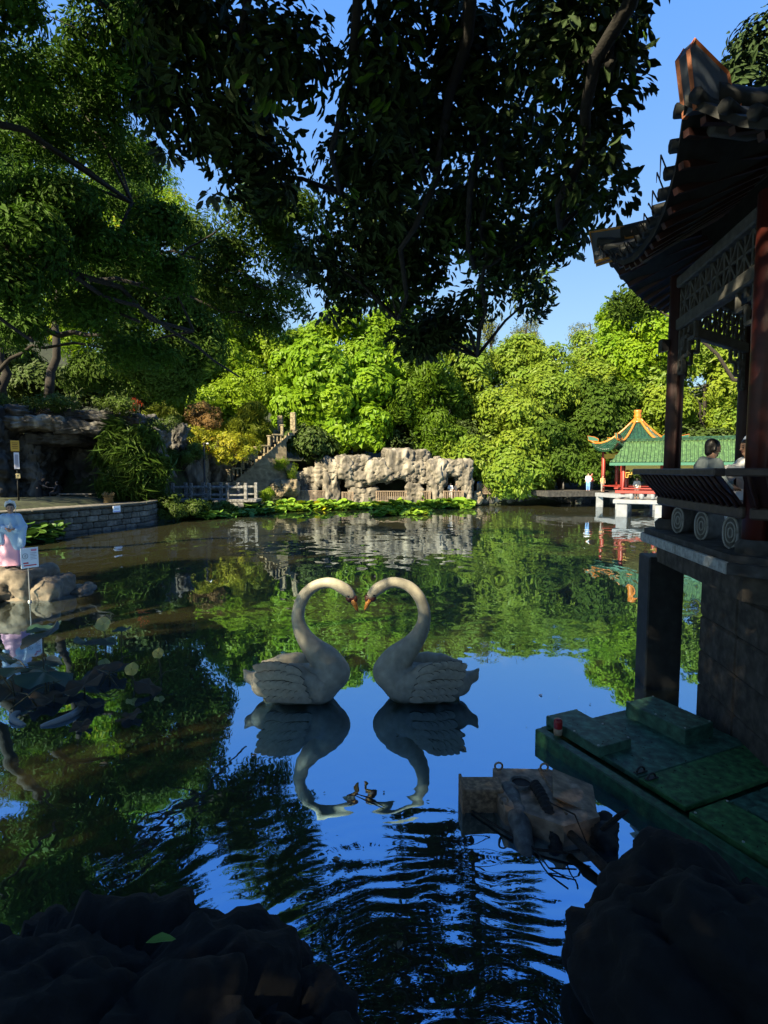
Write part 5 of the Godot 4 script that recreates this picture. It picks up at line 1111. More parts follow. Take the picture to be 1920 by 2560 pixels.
func build_far_pavilion() -> void:
	var red := mat("red_lacquer", Color(0.22, 0.025, 0.016), 0.45)
	var gold := mat("yellow_paint", Color(0.40, 0.24, 0.04), 0.5)
	var orange := mat("orange_glaze", Color(0.42, 0.14, 0.015), 0.35)
	var tile := mat("green_glaze", Color(0.03, 0.10, 0.05), 0.3, "grain", 0.6)
	var tile_l := mat("light_green_glaze", Color(0.12, 0.24, 0.08), 0.35, "grain", 0.6)
	var dark := mat("eave_green", Color(0.02, 0.10, 0.06), 0.5)
	var conc := mat("grey_pier", Color(0.21, 0.22, 0.24), 0.85, "pale", 0.3)
	# hexagonal pavilion with a pointed roof
	var p := thing("hexagonal_pavilion", "red hexagonal pavilion with a pointed green roof and orange finial", "pavilion", Vector3(22.8, -0.1, -50.5))
	var c := Vector3(0, 5.25, 0)
	for k in 6:
		var a0 := TAU * k / 6.0 + 0.3
		var a1 := a0 + TAU / 6.0
		put(p, "roof_face", roof_face(c, a0, a1, 3.7, 3.0, 0.75, 0.14), tile)
		var st := begin(true)
		for j in 12:
			var u := (j + 0.5) / 12.0
			var pts := []
			var rad := []
			for i in 6:
				var t := lerpf(0.06 + 0.5 * absf(2.0 * u - 1.0), 1.01, i / 5.0)
				pts.append(roof_point(c, a0, a1, clampf(0.5 + (u - 0.5) / maxf(t, absf(2.0 * u - 1.0) + 0.01), 0, 1), t, 3.7, 3.0, 0.75) + Vector3(0, 0.03, 0))
				rad.append(0.055)
			tube(st, pts, rad, 5)
		tag(put(p, "tile_rows", done(st), tile), "", "", "", "stuff")
		var rid := []
		var rr := []
		for i in 9:
			rid.append(roof_point(c, a0, a1, 0.0, lerpf(0.05, 1.04, i / 8.0), 3.7, 3.0, 0.75) + Vector3(0, 0.1, 0))
			rr.append(0.1)
		put(p, "ridge", tube_mesh(rid, rr, 6), orange)
		var d := Vector3(cos(a0), 0, sin(a0))
		ridge_end(p, "ridge_end", c + d * 3.75 + Vector3(0, 0.95, 0), d, [Vector2(-0.5, -0.1), Vector2(0.35, 0.0), Vector2(0.45, 0.42), Vector2(-0.15, 0.3), Vector2(-0.5, 0.12)], 0.2, orange, dark)
		var col := d * 2.75
		put(p, "column", rod(col + Vector3(0, 1.6, 0), col + Vector3(0, 5.2, 0), 0.17, 12), red)
		var col2 := Vector3(cos(a1), 0, sin(a1)) * 2.75
		put(p, "lintel", beam_mesh(col + Vector3(0, 4.75, 0), col2 + Vector3(0, 4.75, 0), 0.14, 0.42, 0.02), gold)
		put(p, "bench_rail", beam_mesh(col + Vector3(0, 2.05, 0), col2 + Vector3(0, 2.05, 0), 0.3, 0.1, 0.02), red)
		put(p, "pier", box_mesh(Vector3(0.6, 1.9, 0.6), 0.04), conc, at(d * 3.0 + Vector3(0, 0.1, 0), -a0))
	put(p, "finial", lathe([Vector2(0.5, 7.75), Vector2(0.5, 7.88), Vector2(0.3, 7.95), Vector2(0.28, 8.15), Vector2(0.36, 8.35), Vector2(0.26, 8.5), Vector2(0.36, 8.7), Vector2(0.3, 8.85), Vector2(0, 8.87)], 12), orange)
	put(p, "floor_slab", lathe([Vector2(0, 1.05), Vector2(3.4, 1.05), Vector2(3.4, 1.4), Vector2(0, 1.4)], 6, false), conc, at(Vector3.ZERO, -0.3))
	# the covered walk in front
	var w := thing("covered_walk", "red covered walk with a green tiled roof and yellow fretwork on grey piers", "covered walk", Vector3(21.5, 0, -40.5))
	var dir := Vector3(0.88, 0, 0.475).normalized()
	var nrm := Vector3(-dir.z, 0, dir.x)
	var turn := -atan2(dir.z, dir.x)
	var o := Vector3(-3.4, 0, -1.6)
	var long := 14.0
	var P := func(along, across, y): return o + dir * along + nrm * across + Vector3(0, y, 0)
	for s in [1.0, -1.0]:
		var st := begin(true)
		for i in 6:
			var f := func(k): return [lerpf(2.0, 0.05, k / 6.0) * s, 3.95 + 1.55 * pow(k / 6.0, 1.25)]
			var q0: Array = f.call(i)
			var q1: Array = f.call(i + 1)
			var i0 := 0.9 * i / 6.0
			var i1 := 0.9 * (i + 1) / 6.0
			for dy in [0.0, -0.12]:
				quad(st, P.call(-0.8 + i0, q0[0], q0[1] + dy), P.call(long, q0[0], q0[1] + dy), P.call(long, q1[0], q1[1] + dy), P.call(-0.8 + i1, q1[0], q1[1] + dy))
		put(w, "roof_face", done(st), tile_l)
		var rows := begin(true)
		for k in 58:
			var al := -0.7 + k * 0.25
			var pts := []
			for i in 7:
				var top := clampf((al + 0.8) / 0.9, 0.05, 1.0)
				var kk := i / 6.0 * top
				pts.append(P.call(al, lerpf(2.03, 0.05, kk) * s, 3.98 + 1.55 * pow(kk, 1.25)))
			tube(rows, pts, [0.06, 0.06, 0.06, 0.06, 0.06, 0.06, 0.06], 6)
		tag(put(w, "tile_rows", done(rows), tile_l), "", "", "", "stuff")
		put(w, "eave_board", beam_mesh(P.call(-0.8, 1.97 * s, 3.82), P.call(long, 1.97 * s, 3.82), 0.08, 0.2), dark)
	var gab := begin(true)
	for i in 6:
		var f := func(k): return [lerpf(2.0, 0.05, k / 6.0), 3.95 + 1.55 * pow(k / 6.0, 1.25), -0.8 + 0.9 * k / 6.0]
		var q0: Array = f.call(i)
		var q1: Array = f.call(i + 1)
		quad(gab, P.call(q0[2], -q0[0], q0[1]), P.call(q0[2], q0[0], q0[1]), P.call(q1[2], q1[0], q1[1]), P.call(q1[2], -q1[0], q1[1]))
	put(w, "hip_face", done(gab), tile_l)
	put(w, "ridge", beam_mesh(P.call(0.1, 0, 5.62), P.call(long, 0, 5.62), 0.22, 0.3, 0.05), tile)
	for k in 6:
		for s in [1.0, -1.0]:
			var al := 0.1 + k * 2.55
			put(w, "column", rod(P.call(al, 1.35 * s, 1.6), P.call(al, 1.35 * s, 3.95), 0.15, 10), red)
			put(w, "pier", box_mesh(Vector3(0.75, 1.35, 0.6), 0.04), conc, at(P.call(al, 1.55 * s, 0.25), turn))
			if k < 5:
				put(w, "lintel", beam_mesh(P.call(al + 0.12, 1.35 * s, 3.6), P.call(al + 2.43, 1.35 * s, 3.6), 0.12, 0.4, 0.02), gold)
				put(w, "bench_rail", beam_mesh(P.call(al, 1.6 * s, 2.05), P.call(al + 2.55, 1.6 * s, 2.05), 0.32, 0.1, 0.02), red)
				for e in [0.15, 2.4]:
					var fr := begin()
					var g: float = 1.0 if e < 1.0 else -1.0
					for seg in [[0, 0, 0, -0.55], [0, -0.55, 0.16, -0.55], [0.16, -0.55, 0.16, -0.32], [0.16, -0.32, 0.4, -0.32], [0.4, -0.32, 0.4, -0.12], [0.4, -0.12, 0.62, -0.12], [0.62, -0.12, 0.62, 0.0], [0.16, -0.12, 0.16, -0.2], [0.0, -0.2, 0.28, -0.2]]:
						beam(fr, P.call(al + e + seg[0] * g, 1.35 * s, 3.4 + seg[1]), P.call(al + e + seg[2] * g, 1.35 * s, 3.4 + seg[3] + 0.001), 0.05, 0.05)
					put(w, "fretwork", done(fr), gold)
				for j in 3:
					put(w, "baluster", lathe([Vector2(0.12, 1.32), Vector2(0.17, 1.45), Vector2(0.17, 1.55), Vector2(0.12, 1.68)], 8), conc, at(P.call(al + 0.6 + 0.7 * j, 1.7 * s, 0)))
	put(w, "walk_slab", box_mesh(Vector3(long + 0.6, 0.3, 3.9), 0.03), conc, at(P.call(long / 2 - 0.2, 0, 1.1), turn))
	for s in [1.0, -1.0]:
		put(w, "skirt_beam", box_mesh(Vector3(long + 0.4, 0.22, 0.14), 0.02), red, at(P.call(long / 2 - 0.2, 1.62 * s, 1.8), turn))
	put(w, "end_rail", beam_mesh(P.call(-0.35, -1.6, 2.05), P.call(-0.35, 1.6, 2.05), 0.3, 0.1, 0.02), red)

# ---------------------------------------------------------------- the near pavilion
func build_near_pavilion() -> void:
	var C := Vector3(7.25, 0, -6.76)
	var slabm := mat("pavilion_slab", Color(0.085, 0.085, 0.085), 0.9, "stone", 1.0, 1.0)
	var pale := mat("pale_edge", Color(0.55, 0.58, 0.56), 0.7, "streak", 1.5)
	var conc := mat("pier_block", Color(0.10, 0.085, 0.07), 0.9, "stone", 0.9, 2.0)
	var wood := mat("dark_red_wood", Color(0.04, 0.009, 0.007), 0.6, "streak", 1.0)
	var lit := mat("lit_post_red", Color(0.09, 0.011, 0.005), 0.5, "streak", 0.8)  # near post redder than the others, the light on it put into the colour
	var brown := mat("bench_wood", Color(0.10, 0.07, 0.055), 0.6, "streak", 1.2)
	var beamm := mat("grey_beam", Color(0.095, 0.095, 0.085), 0.8, "streak", 1.0)
	var tile := mat("dark_tile", Color(0.02, 0.027, 0.03), 0.7, "grain", 1.0)
	var trim := mat("ochre_trim", Color(0.42, 0.20, 0.03), 0.5)
	var panel := mat("blue_panel", Color(0.05, 0.065, 0.09), 0.6)
	var carve := mat("grey_carving", Color(0.16, 0.165, 0.16), 0.7, "stone", 1.5)
	var beamm_light := mat("pale_relief", Color(0.28, 0.29, 0.28), 0.7)
	var p := thing("lakeside_pavilion", "large dark pavilion with upturned eaves standing on piers over the pond", "pavilion", C)
	var a_far := atan2(-1.88, -3.18)
	var V := func(k, r, y):
		var a: float = a_far - TAU * k / 8.0
		return Vector3(cos(a) * r, y, sin(a) * r)
	# platform
	var top := []
	for k in 8:
		var v: Vector3 = V.call(k, 3.7, 0)
		top.append(Vector2(v.x, -v.z))
	var lay := Basis(Vector3.RIGHT, -PI / 2)
	put(p, "platform", slab(top, 0.16), slabm, Transform3D(lay, Vector3(0, 2.42, 0)))
	var low := []
	for q in top:
		low.append(q * 0.95)
	put(p, "platform_beam", slab(low, 0.34), conc, Transform3D(lay, Vector3(0, 2.16, 0)))
	for k in [7, 0, 1, 2]:
		var a: Vector3 = V.call(k, 3.73, 2.36)
		var b: Vector3 = V.call(k + 1, 3.73, 2.36)
		for j in 2:
			var s0 := 0.0 + 0.5 * j + (0.012 if j else 0.0)
			put(p, "edge_strip", beam_mesh(a.lerp(b, s0), a.lerp(b, 0.5 + 0.5 * j), 0.05, 0.13, 0.01), pale if k == 0 else slabm)
	# piers, built of blocks
	var face_dir := Vector3(-0.141, 0, 0.99)
	var turn := atan2(face_dir.x, face_dir.z)
	put(p, "pier", box_mesh(Vector3(0.52, 3.1, 0.52), 0.02), mat("dark_pier", Color(0.03, 0.03, 0.03), 0.7, "stone", 0.8), at(Vector3(4.4, 0.5, -8.75) - C, turn))  # far pier darker than the block pier
	for k in 6:
		for j in 2:
			put(p, "pier_block", box_mesh(Vector3(1.3, 0.485, 1.05), 0.025), conc, at(Vector3(5.02, -0.35 + 0.49 * k, -7.1) - C + face_dir * (0.0 + 1.06 * j), turn))
	# posts, beams, lattice
	for k in 8:
		var a: Vector3 = V.call(k, 3.35, 0)
		var b: Vector3 = V.call(k + 1, 3.35, 0)
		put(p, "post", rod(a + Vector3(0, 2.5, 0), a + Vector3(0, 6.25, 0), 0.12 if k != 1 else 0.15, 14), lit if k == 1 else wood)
		put(p, "post_base", lathe([Vector2(0.2, 2.5), Vector2(0.21, 2.6), Vector2(0.16, 2.66)], 12), slabm, at(a))
		if k in [3, 4, 5]:
			continue
		var d := (b - a).normalized()
		put(p, "lower_beam", beam_mesh(a + d * 0.12 + Vector3(0, 5.52, 0), b - d * 0.12 + Vector3(0, 5.52, 0), 0.14, 0.17, 0.02), beamm)
		put(p, "upper_beam", beam_mesh(a + d * 0.12 + Vector3(0, 6.12, 0), b - d * 0.12 + Vector3(0, 6.12, 0), 0.16, 0.16, 0.02), beamm)
		var lat := begin()
		var n := 7
		for j in n:
			var c0 := a.lerp(b, (j + 0.25) / (n + 0.5) + 0.02) + Vector3(0, 5.62, 0)
			var c1 := a.lerp(b, (j + 1.15) / (n + 0.5) + 0.02) + Vector3(0, 6.03, 0)
			var u := c1 - c0
			u.y = 0
			var h := Vector3(0, 0.41, 0)
			beam(lat, c0, c0 + u + h, 0.03, 0.03)
			beam(lat, c0 + h, c0 + u, 0.03, 0.03)
			beam(lat, c0 + u * 0.5, c0 + u * 0.5 + h, 0.028, 0.028)
			beam(lat, c0 + h * 0.5, c0 + u + h * 0.5, 0.03, 0.028)
			beam(lat, c0, c0 + h, 0.035, 0.035)
		tag(put(p, "lattice_frieze", done(lat), beamm), "", "", "", "stuff")
		for e in [0, 1]:
			var fr := begin()
			var s: Vector3 = (a + d * 0.13) if e == 0 else (b - d * 0.13)
			var g: Vector3 = d if e == 0 else -d
			for seg in [[0.02, 0, 0.02, -0.62], [0.02, -0.62, 0.16, -0.62], [0.16, -0.62, 0.16, -0.4], [0.16, -0.4, 0.34, -0.4], [0.34, -0.4, 0.34, -0.2], [0.34, -0.2, 0.56, -0.2], [0.56, -0.2, 0.56, 0.0], [0.18, 0.0, 0.18, -0.28], [0.18, -0.28, 0.06, -0.28], [0.36, 0.0, 0.36, -0.1], [0.1, -0.14, 0.3, -0.14], [0.1, -0.14, 0.1, -0.45]]:
				beam(fr, s + g * seg[0] + Vector3(0, 5.43 + seg[1], 0), s + g * seg[2] + Vector3(0, 5.431 + seg[3], 0), 0.045, 0.045)
			put(p, "corner_fret", done(fr), beamm)
	# bench with its leaning rail
	for k in [7, 0, 1]:
		var a: Vector3 = V.call(k, 3.42, 0)
		var b: Vector3 = V.call(k + 1, 3.42, 0)
		var d := (b - a).normalized()
		var out := d.cross(Vector3.UP) * (1.0 if d.cross(Vector3.UP).dot(a) > 0 else -1.0)
		put(p, "bench_beam", beam_mesh(a + Vector3(0, 2.94, 0), b + Vector3(0, 2.94, 0), 0.26, 0.13, 0.02), brown)
		put(p, "bench_seat", beam_mesh(a - out * 0.2 + Vector3(0, 3.0, 0), b - out * 0.2 + Vector3(0, 3.0, 0), 0.36, 0.05, 0.01), brown)
		put(p, "rail_cap", beam_mesh(a + out * 0.4 - d * 0.12 + Vector3(0, 3.375, 0), b + out * 0.4 + d * 0.12 + Vector3(0, 3.375, 0), 0.13, 0.085, 0.015), brown)
		for j in 16:
			var q := a.lerp(b, (j + 0.5) / 16.0)
			var pts := [q + out * 0.12 + Vector3(0, 3.0, 0), q + out * 0.19 + Vector3(0, 3.1, 0), q + out * 0.3 + Vector3(0, 3.2, 0), q + out * 0.4 + Vector3(0, 3.34, 0)]
			put(p, "slat", tube_mesh(pts, [0.022, 0.024, 0.022, 0.02], 6), wood)
		# backing board behind the slats
		var bd := begin()
		quad(bd, a + out * 0.08 + Vector3(0, 3.0, 0), b + out * 0.08 + Vector3(0, 3.0, 0), b + out * 0.34 + Vector3(0, 3.34, 0), a + out * 0.34 + Vector3(0, 3.34, 0))
		put(p, "back_board", done(bd), wood)
		# drum-shaped balusters with an oval carved end
		for j in 3:
			var q := a.lerp(b, 0.22 + 0.3 * j) - out * 0.08
			var xf := Transform3D(Basis(Vector3.UP, 0.65) * Basis(d, Vector3.UP, out), q + Vector3(0, 2.69, 0))
			var drum := begin(true)
			var ring := func(r, z): 
				var l := []
				for i in 20:
					var an := TAU * i / 20.0
					l.append(Vector3(cos(an) * 0.085 * r, signf(sin(an)) * pow(absf(sin(an)), 0.8) * 0.185 * r, z))
				return l
			var rs := [ring.call(0.01, 0.17), ring.call(0.9, 0.17), ring.call(1.0, 0.15), ring.call(1.0, -0.2), ring.call(0.01, -0.2)]
			for i in 4:
				for m in 20:
					quad(drum, rs[i][m], rs[i][(m + 1) % 20], rs[i + 1][(m + 1) % 20], rs[i + 1][m])
			var dm := put(p, "baluster", done(drum), carve, xf)
			for rr in [[0.95, 0.013], [0.62, 0.011], [0.3, 0.01]]:
				var pts := ring.call(rr[0], 0.172) as Array
				pts.append(pts[0])
				var rad := []
				for x in pts:
					rad.append(rr[1])
				put(dm, "relief_line", tube_mesh(pts, rad, 5), beamm_light)
	# roof: eight curved faces, ribs of tiles, hip rafters, upturned ridge ends
	var rc := Vector3(0, 6.28, 0)
	for k in 8:
		var a1: float = a_far - TAU * k / 8.0
		var a0: float = a_far - TAU * (k + 1) / 8.0
		put(p, "roof_face", roof_face(rc, a0, a1, 4.32, 3.9, 0.72, 0.1), tile)
		var sof := begin()
		if k in [6, 7, 0, 1, 2]:
			for j in 15:
				put(p, "tile_row", roof_rib(rc, a0, a1, (j + 0.5) / 15.0, 4.34, 3.9, 0.72, 0.07), tile)
				var u := (j + 0.5) / 15.0
				var e0 := roof_point(rc, a0, a1, u, 0.99, 4.32, 3.9, 0.72) - Vector3(0, 0.14, 0)
				var e1 := roof_point(rc, a0, a1, 0.5 + (u - 0.5) * 0.9, 0.72, 4.32, 3.9, 0.72) - Vector3(0, 0.14, 0)
				put(p, "rafter", beam_mesh(e0, e1, 0.07, 0.07), wood)
		var rid := []
		var rr := []
		var hip := []
		var hr := []
		for i in 10:
			var t := lerpf(0.05, 0.93, i / 9.0)
			rid.append(roof_point(rc, a0, a1, 1.0, t, 4.32, 3.9, 0.72) + Vector3(0, 0.12, 0))
			rr.append(0.13)
			hip.append(roof_point(rc, a0, a1, 1.0, t, 4.32, 3.9, 0.72) - Vector3(0, 0.16, 0))
			hr.append(0.07)
		put(p, "hip_ridge", tube_mesh(rid, rr, 7), tile)
		put(p, "hip_rafter", tube_mesh(hip, hr, 6), beamm)
		var d := Vector3(cos(a1), 0, sin(a1))
		if k == 0:
			ridge_end(p, "ridge_end", rc + d * 4.38 + Vector3(0, 0.52, 0), d, [Vector2(-0.7, -0.02), Vector2(0.15, -0.15), Vector2(0.24, 0.32), Vector2(-0.26, 0.3), Vector2(-0.28, 0.12), Vector2(-0.7, 0.12)], 0.16, trim, panel)
		elif k in [1, 2, 7]:
			ridge_end(p, "ridge_end", rc + d * 4.28 + Vector3(0, 0.72, 0), d, [Vector2(-0.36, -0.1), Vector2(0.16, -0.16), Vector2(0.26, 0.34), Vector2(0.2, 0.45), Vector2(-0.2, 0.22), Vector2(-0.24, 0.1), Vector2(-0.36, 0.06)], 0.15, mat("rust_trim", Color(0.36, 0.11, 0.04), 0.6), panel)
	# dry vine stems along the eave
	rng.seed = 9
	var vine := begin(true)
	for k in 16:
		var u := 0.15 + 0.05 * k
		var q := roof_point(rc, a_far - TAU / 8.0, a_far, u, 1.0, 4.4, 3.9, 0.72)
		tube(vine, [q, q + Vector3(-0.08, rng.randf_range(0.05, 0.16), 0.02), q + Vector3(-0.12, rng.randf_range(-0.15, 0.12), 0.1)], [0.012, 0.009, 0.004], 4)
	tag(put(p, "vine_stems", done(vine), mats["bark"]), "", "", "", "stuff")
	# speaker on the far post
	var s := thing("loudspeaker", "small black loudspeaker box on the near pavilion's far post", "loudspeaker", V.call(0, 3.58, 5.25) + C + Vector3(0.02, 0, 0.1))
	s.scale = Vector3.ONE * 0.6
	put(s, "cabinet", slab([Vector2(-0.1, -0.17), Vector2(0.08, -0.13), Vector2(0.1, 0.13), Vector2(-0.1, 0.15)], 0.2), mat("black_plastic", Color(0.02, 0.02, 0.022), 0.5))
	put(s, "bracket", rod(Vector3(0.05, 0.08, 0), Vector3(0.2, 0.1, -0.06), 0.02), mats["black_plastic"])
	# roof of the wing behind
	var wg := thing("wing_roof", "dark tiled roof edge of the corridor seen between the near pavilion's posts", "roof", Vector3(10.6, 0, -12.6))
	for e in 2:
		var st := begin()
		var y0 := 5.2
		box(st, Transform3D(Basis(Vector3.BACK, -0.55 if e == 0 else 0.55), Vector3(1.0 + 2.2 * e, 4.75 + 0.0, 0)), Vector3(2.7, 0.12, 5.0))
		put(wg, "roof_slope", done(st), tile)
	for k in 17:
		var z := -2.3 + 0.29 * k
		var pts := []
		for i in 7:
			var f := i / 6.0
			pts.append(Vector3(-0.3 + 2.4 * f, 3.75 + 1.65 * f - 0.25 * sin(PI * f), z))
		put(wg, "tile_row", tube_mesh(pts, [0.085, 0.085, 0.085, 0.085, 0.085, 0.085, 0.085], 7), tile)
	put(wg, "ridge", box_mesh(Vector3(0.3, 0.4, 5.2), 0.04), tile, at(Vector3(2.1, 5.6, 0)))
	for z in [-2.2, 2.2]:
		put(wg, "post", rod(Vector3(1.2, -1.0, z), Vector3(1.2, 4.6, z), 0.14, 10), wood)
		put(wg, "post", rod(Vector3(3.2, -1.0, z), Vector3(3.2, 4.6, z), 0.14, 10), wood)

# ---------------------------------------------------------------- swans
func build_swans() -> void:
	var K := 0.00224
	var white := mat("swan_paint", Color(0.44, 0.41, 0.315), 0.6, "pale", 1.3)
	white.vertex_color_use_as_albedo = true
	var gap_shade := mat("feather_gap_shade", Color(0.11, 0.105, 0.08), 0.9)  # dark side walls: shade between the feathers put into the colour
	var feath := mat("feather_paint", Color(0.39, 0.36, 0.275), 0.6, "pale", 1.6)
	var orange := mat("beak_paint", Color(0.42, 0.17, 0.03), 0.45)
	var mask := mat("beak_base_paint", Color(0.05, 0.012, 0.008), 0.5)
	var eye := mat("eye_paint", Color(0.01, 0.01, 0.01), 0.2)
	var spine := [[752, 238, 24], [715, 200, 36], [650, 162, 33], [590, 157, 31], [520, 185, 33], [466, 245, 35], [437, 320, 36], [433, 400, 39], [462, 490, 46], [520, 572, 62], [590, 650, 88], [640, 735, 102]]
	var B := func(x, y, z := 0.0): return Vector3((x - 430) * K, (907 - y) * K, z)
	for w in 2:
		var sx := 1.0 if w == 0 else -1.0
		var t := thing("swan_statue", "white swan statue whose curved neck forms the heart half farther from the green pontoon" if w == 0 else "white swan statue on the pontoon side, sunlit on its breast and wing, facing its twin", "statue", Vector3(-1.27, 0, -8.05) if w == 0 else Vector3(0.6, 0, -8.08), 0.0, "pair of swan statues")
		var bones := []
		var fine := []
		for k in spine.size() - 1:
			for j in 4:
				var q := []
				for ax in 3:
					q.append(cubic_interpolate(spine[k][ax], spine[k + 1][ax], spine[maxi(k - 1, 0)][ax], spine[mini(k + 2, spine.size() - 1)][ax], j / 4.0))
				fine.append(q)
		fine.append(spine[-1])
		for k in fine.size() - 1:
			bones.append([B.call(fine[k][0], fine[k][1]), B.call(fine[k + 1][0], fine[k + 1][1]), fine[k][2] * K * (0.9 if k < 30 else 1.0), fine[k + 1][2] * K * (0.9 if k < 30 else 1.0)])
		for z in [-0.09, 0.09]:
			bones.append([B.call(625, 750, z * 0.6), B.call(560, 800, z), 100 * K, 112 * K])
			bones.append([B.call(560, 800, z), B.call(380, 805, z), 112 * K, 112 * K])
			bones.append([B.call(380, 805, z), B.call(230, 800, z * 0.7), 112 * K, 78 * K])
		bones.append([B.call(230, 795), B.call(135, 765), 78 * K, 34 * K])
		bones.append([B.call(140, 765), B.call(104, 718), 34 * K, 9 * K])
		bones.append([B.call(545, 900), B.call(260, 900), 62 * K, 45 * K])
		var mir := Vector3(sx, 1, 1)
		t.scale = Vector3(1.1, 1.04, 1.05)
		put(t, "body", stained(skin(bones, 0.014, 0.03, mir), 0.0, 0.11, Color(0.22, 0.24, 0.14)), white)
		for s in [1.0, -1.0]:
			var wb := []
			for e in [[575, 780, 62, 420, 735, 70], [420, 735, 70, 270, 735, 46], [270, 735, 46, 196, 700, 12], [540, 735, 30, 405, 668, 24], [405, 668, 24, 300, 680, 24], [300, 680, 24, 215, 700, 13], [450, 690, 50, 330, 690, 46], [560, 820, 45, 400, 830, 48], [400, 830, 48, 280, 800, 36]]:
				wb.append([B.call(e[0], e[1], 0.235 * s), B.call(e[3], e[4], 0.235 * s * (1.0 if e[3] > 300 else 0.8)), e[2] * K * 0.85, e[5] * K * 0.85])
			var wing := put(t, "wing", stained(skin(wb, 0.02, 0.06, mir), 0.0, 0.1, Color(0.22, 0.24, 0.14)), white)
			# long feathers in five overlapping rows
			rng.seed = 30 + w
			for row in range(0 if s > 0.0 else 2, 5):
				for j in 6:
					var f := j / 5.0
					var bx := lerpf(470.0, 285.0, f) + row * 14.0
					var by := lerpf(686.0, 684.0, f) + row * 43.0 - 18.0 * sin(f * PI) * (1.0 if row < 2 else 0.3)
					var dirx := -1.0
					var diry := lerpf(0.55, 0.1, row / 4.0) + rng.randf_range(-0.05, 0.05)
					var long := (105.0 if row < 3 else 85.0) * K
					var zz := 0.235 + 0.152 * sqrt(maxf(0.05, 1.0 - pow((by - 745.0) / 125.0, 2.0) * 0.8)) - 0.05 * f
					var fwd := Vector3(dirx, diry, 0.0).normalized()
					var tilt := Vector3(0, -(by - 745.0) / 400.0, 1.0).normalized()
					var side := tilt.cross(fwd).normalized()
					tilt = fwd.cross(side)
					var bs := Basis(fwd, side, tilt)
					var o: Vector3 = B.call(bx, by, 0.0)
					var st := begin(true)
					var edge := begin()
					var wd := 24.0 * K
					var prof := [[0.0, 0.55], [0.3, 1.0], [0.7, 1.0], [0.9, 0.65], [1.0, 0.1]]
					for q in 4:
						for e in [[-1.0, 0.0], [0.0, 1.0]]:
							var pt := func(l, m): 
								var v: Vector3 = o + bs * Vector3(l * long, m * wd, 0.026 * l + 0.012 * (1.0 - m * m)) + Vector3(0, 0, zz)
								return Vector3(v.x * sx, v.y, v.z * s)
							quad(st, pt.call(prof[q][0], prof[q][1] * e[0]), pt.call(prof[q][0], prof[q][1] * e[1]), pt.call(prof[q + 1][0], prof[q + 1][1] * e[1]), pt.call(prof[q + 1][0], prof[q + 1][1] * e[0]))
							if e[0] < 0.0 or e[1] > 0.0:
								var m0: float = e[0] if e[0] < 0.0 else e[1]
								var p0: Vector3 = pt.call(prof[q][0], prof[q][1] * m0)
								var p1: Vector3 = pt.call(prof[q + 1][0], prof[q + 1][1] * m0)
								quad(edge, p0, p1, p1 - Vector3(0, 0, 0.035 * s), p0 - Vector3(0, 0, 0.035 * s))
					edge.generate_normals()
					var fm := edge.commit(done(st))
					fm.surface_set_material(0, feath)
					fm.surface_set_material(1, gap_shade)
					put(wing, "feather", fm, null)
		var bk := []
		for e in [[758, 262, 21], [772, 292, 17], [783, 322, 12], [789, 336, 5]]:
			bk.append(e)
		var beak := begin(true)
		var pts := []
		var rad := []
		for e in bk:
			var v: Vector3 = B.call(e[0], e[1])
			pts.append(Vector3(v.x * sx, v.y, v.z))
			rad.append(e[2] * K * 1.2)
		tube(beak, pts, rad, 10, 0.75)
		put(t, "beak", done(beak), orange)
		put(t, "beak_base", skin([[B.call(744, 256), B.call(768, 262), 26 * K, 20 * K], [B.call(772, 248), B.call(767, 268), 15 * K, 17 * K]], 0.008, 0.02, mir), mask)
		for s in [1.0, -1.0]:
			var e: Vector3 = B.call(733, 232, 0.062 * s)
			put(t, "eye", skin([[Vector3.ZERO, Vector3(0.001, 0, 0), 0.016, 0.016]], 0.006, 0.01), eye, at(Vector3(e.x * sx, e.y, e.z)))

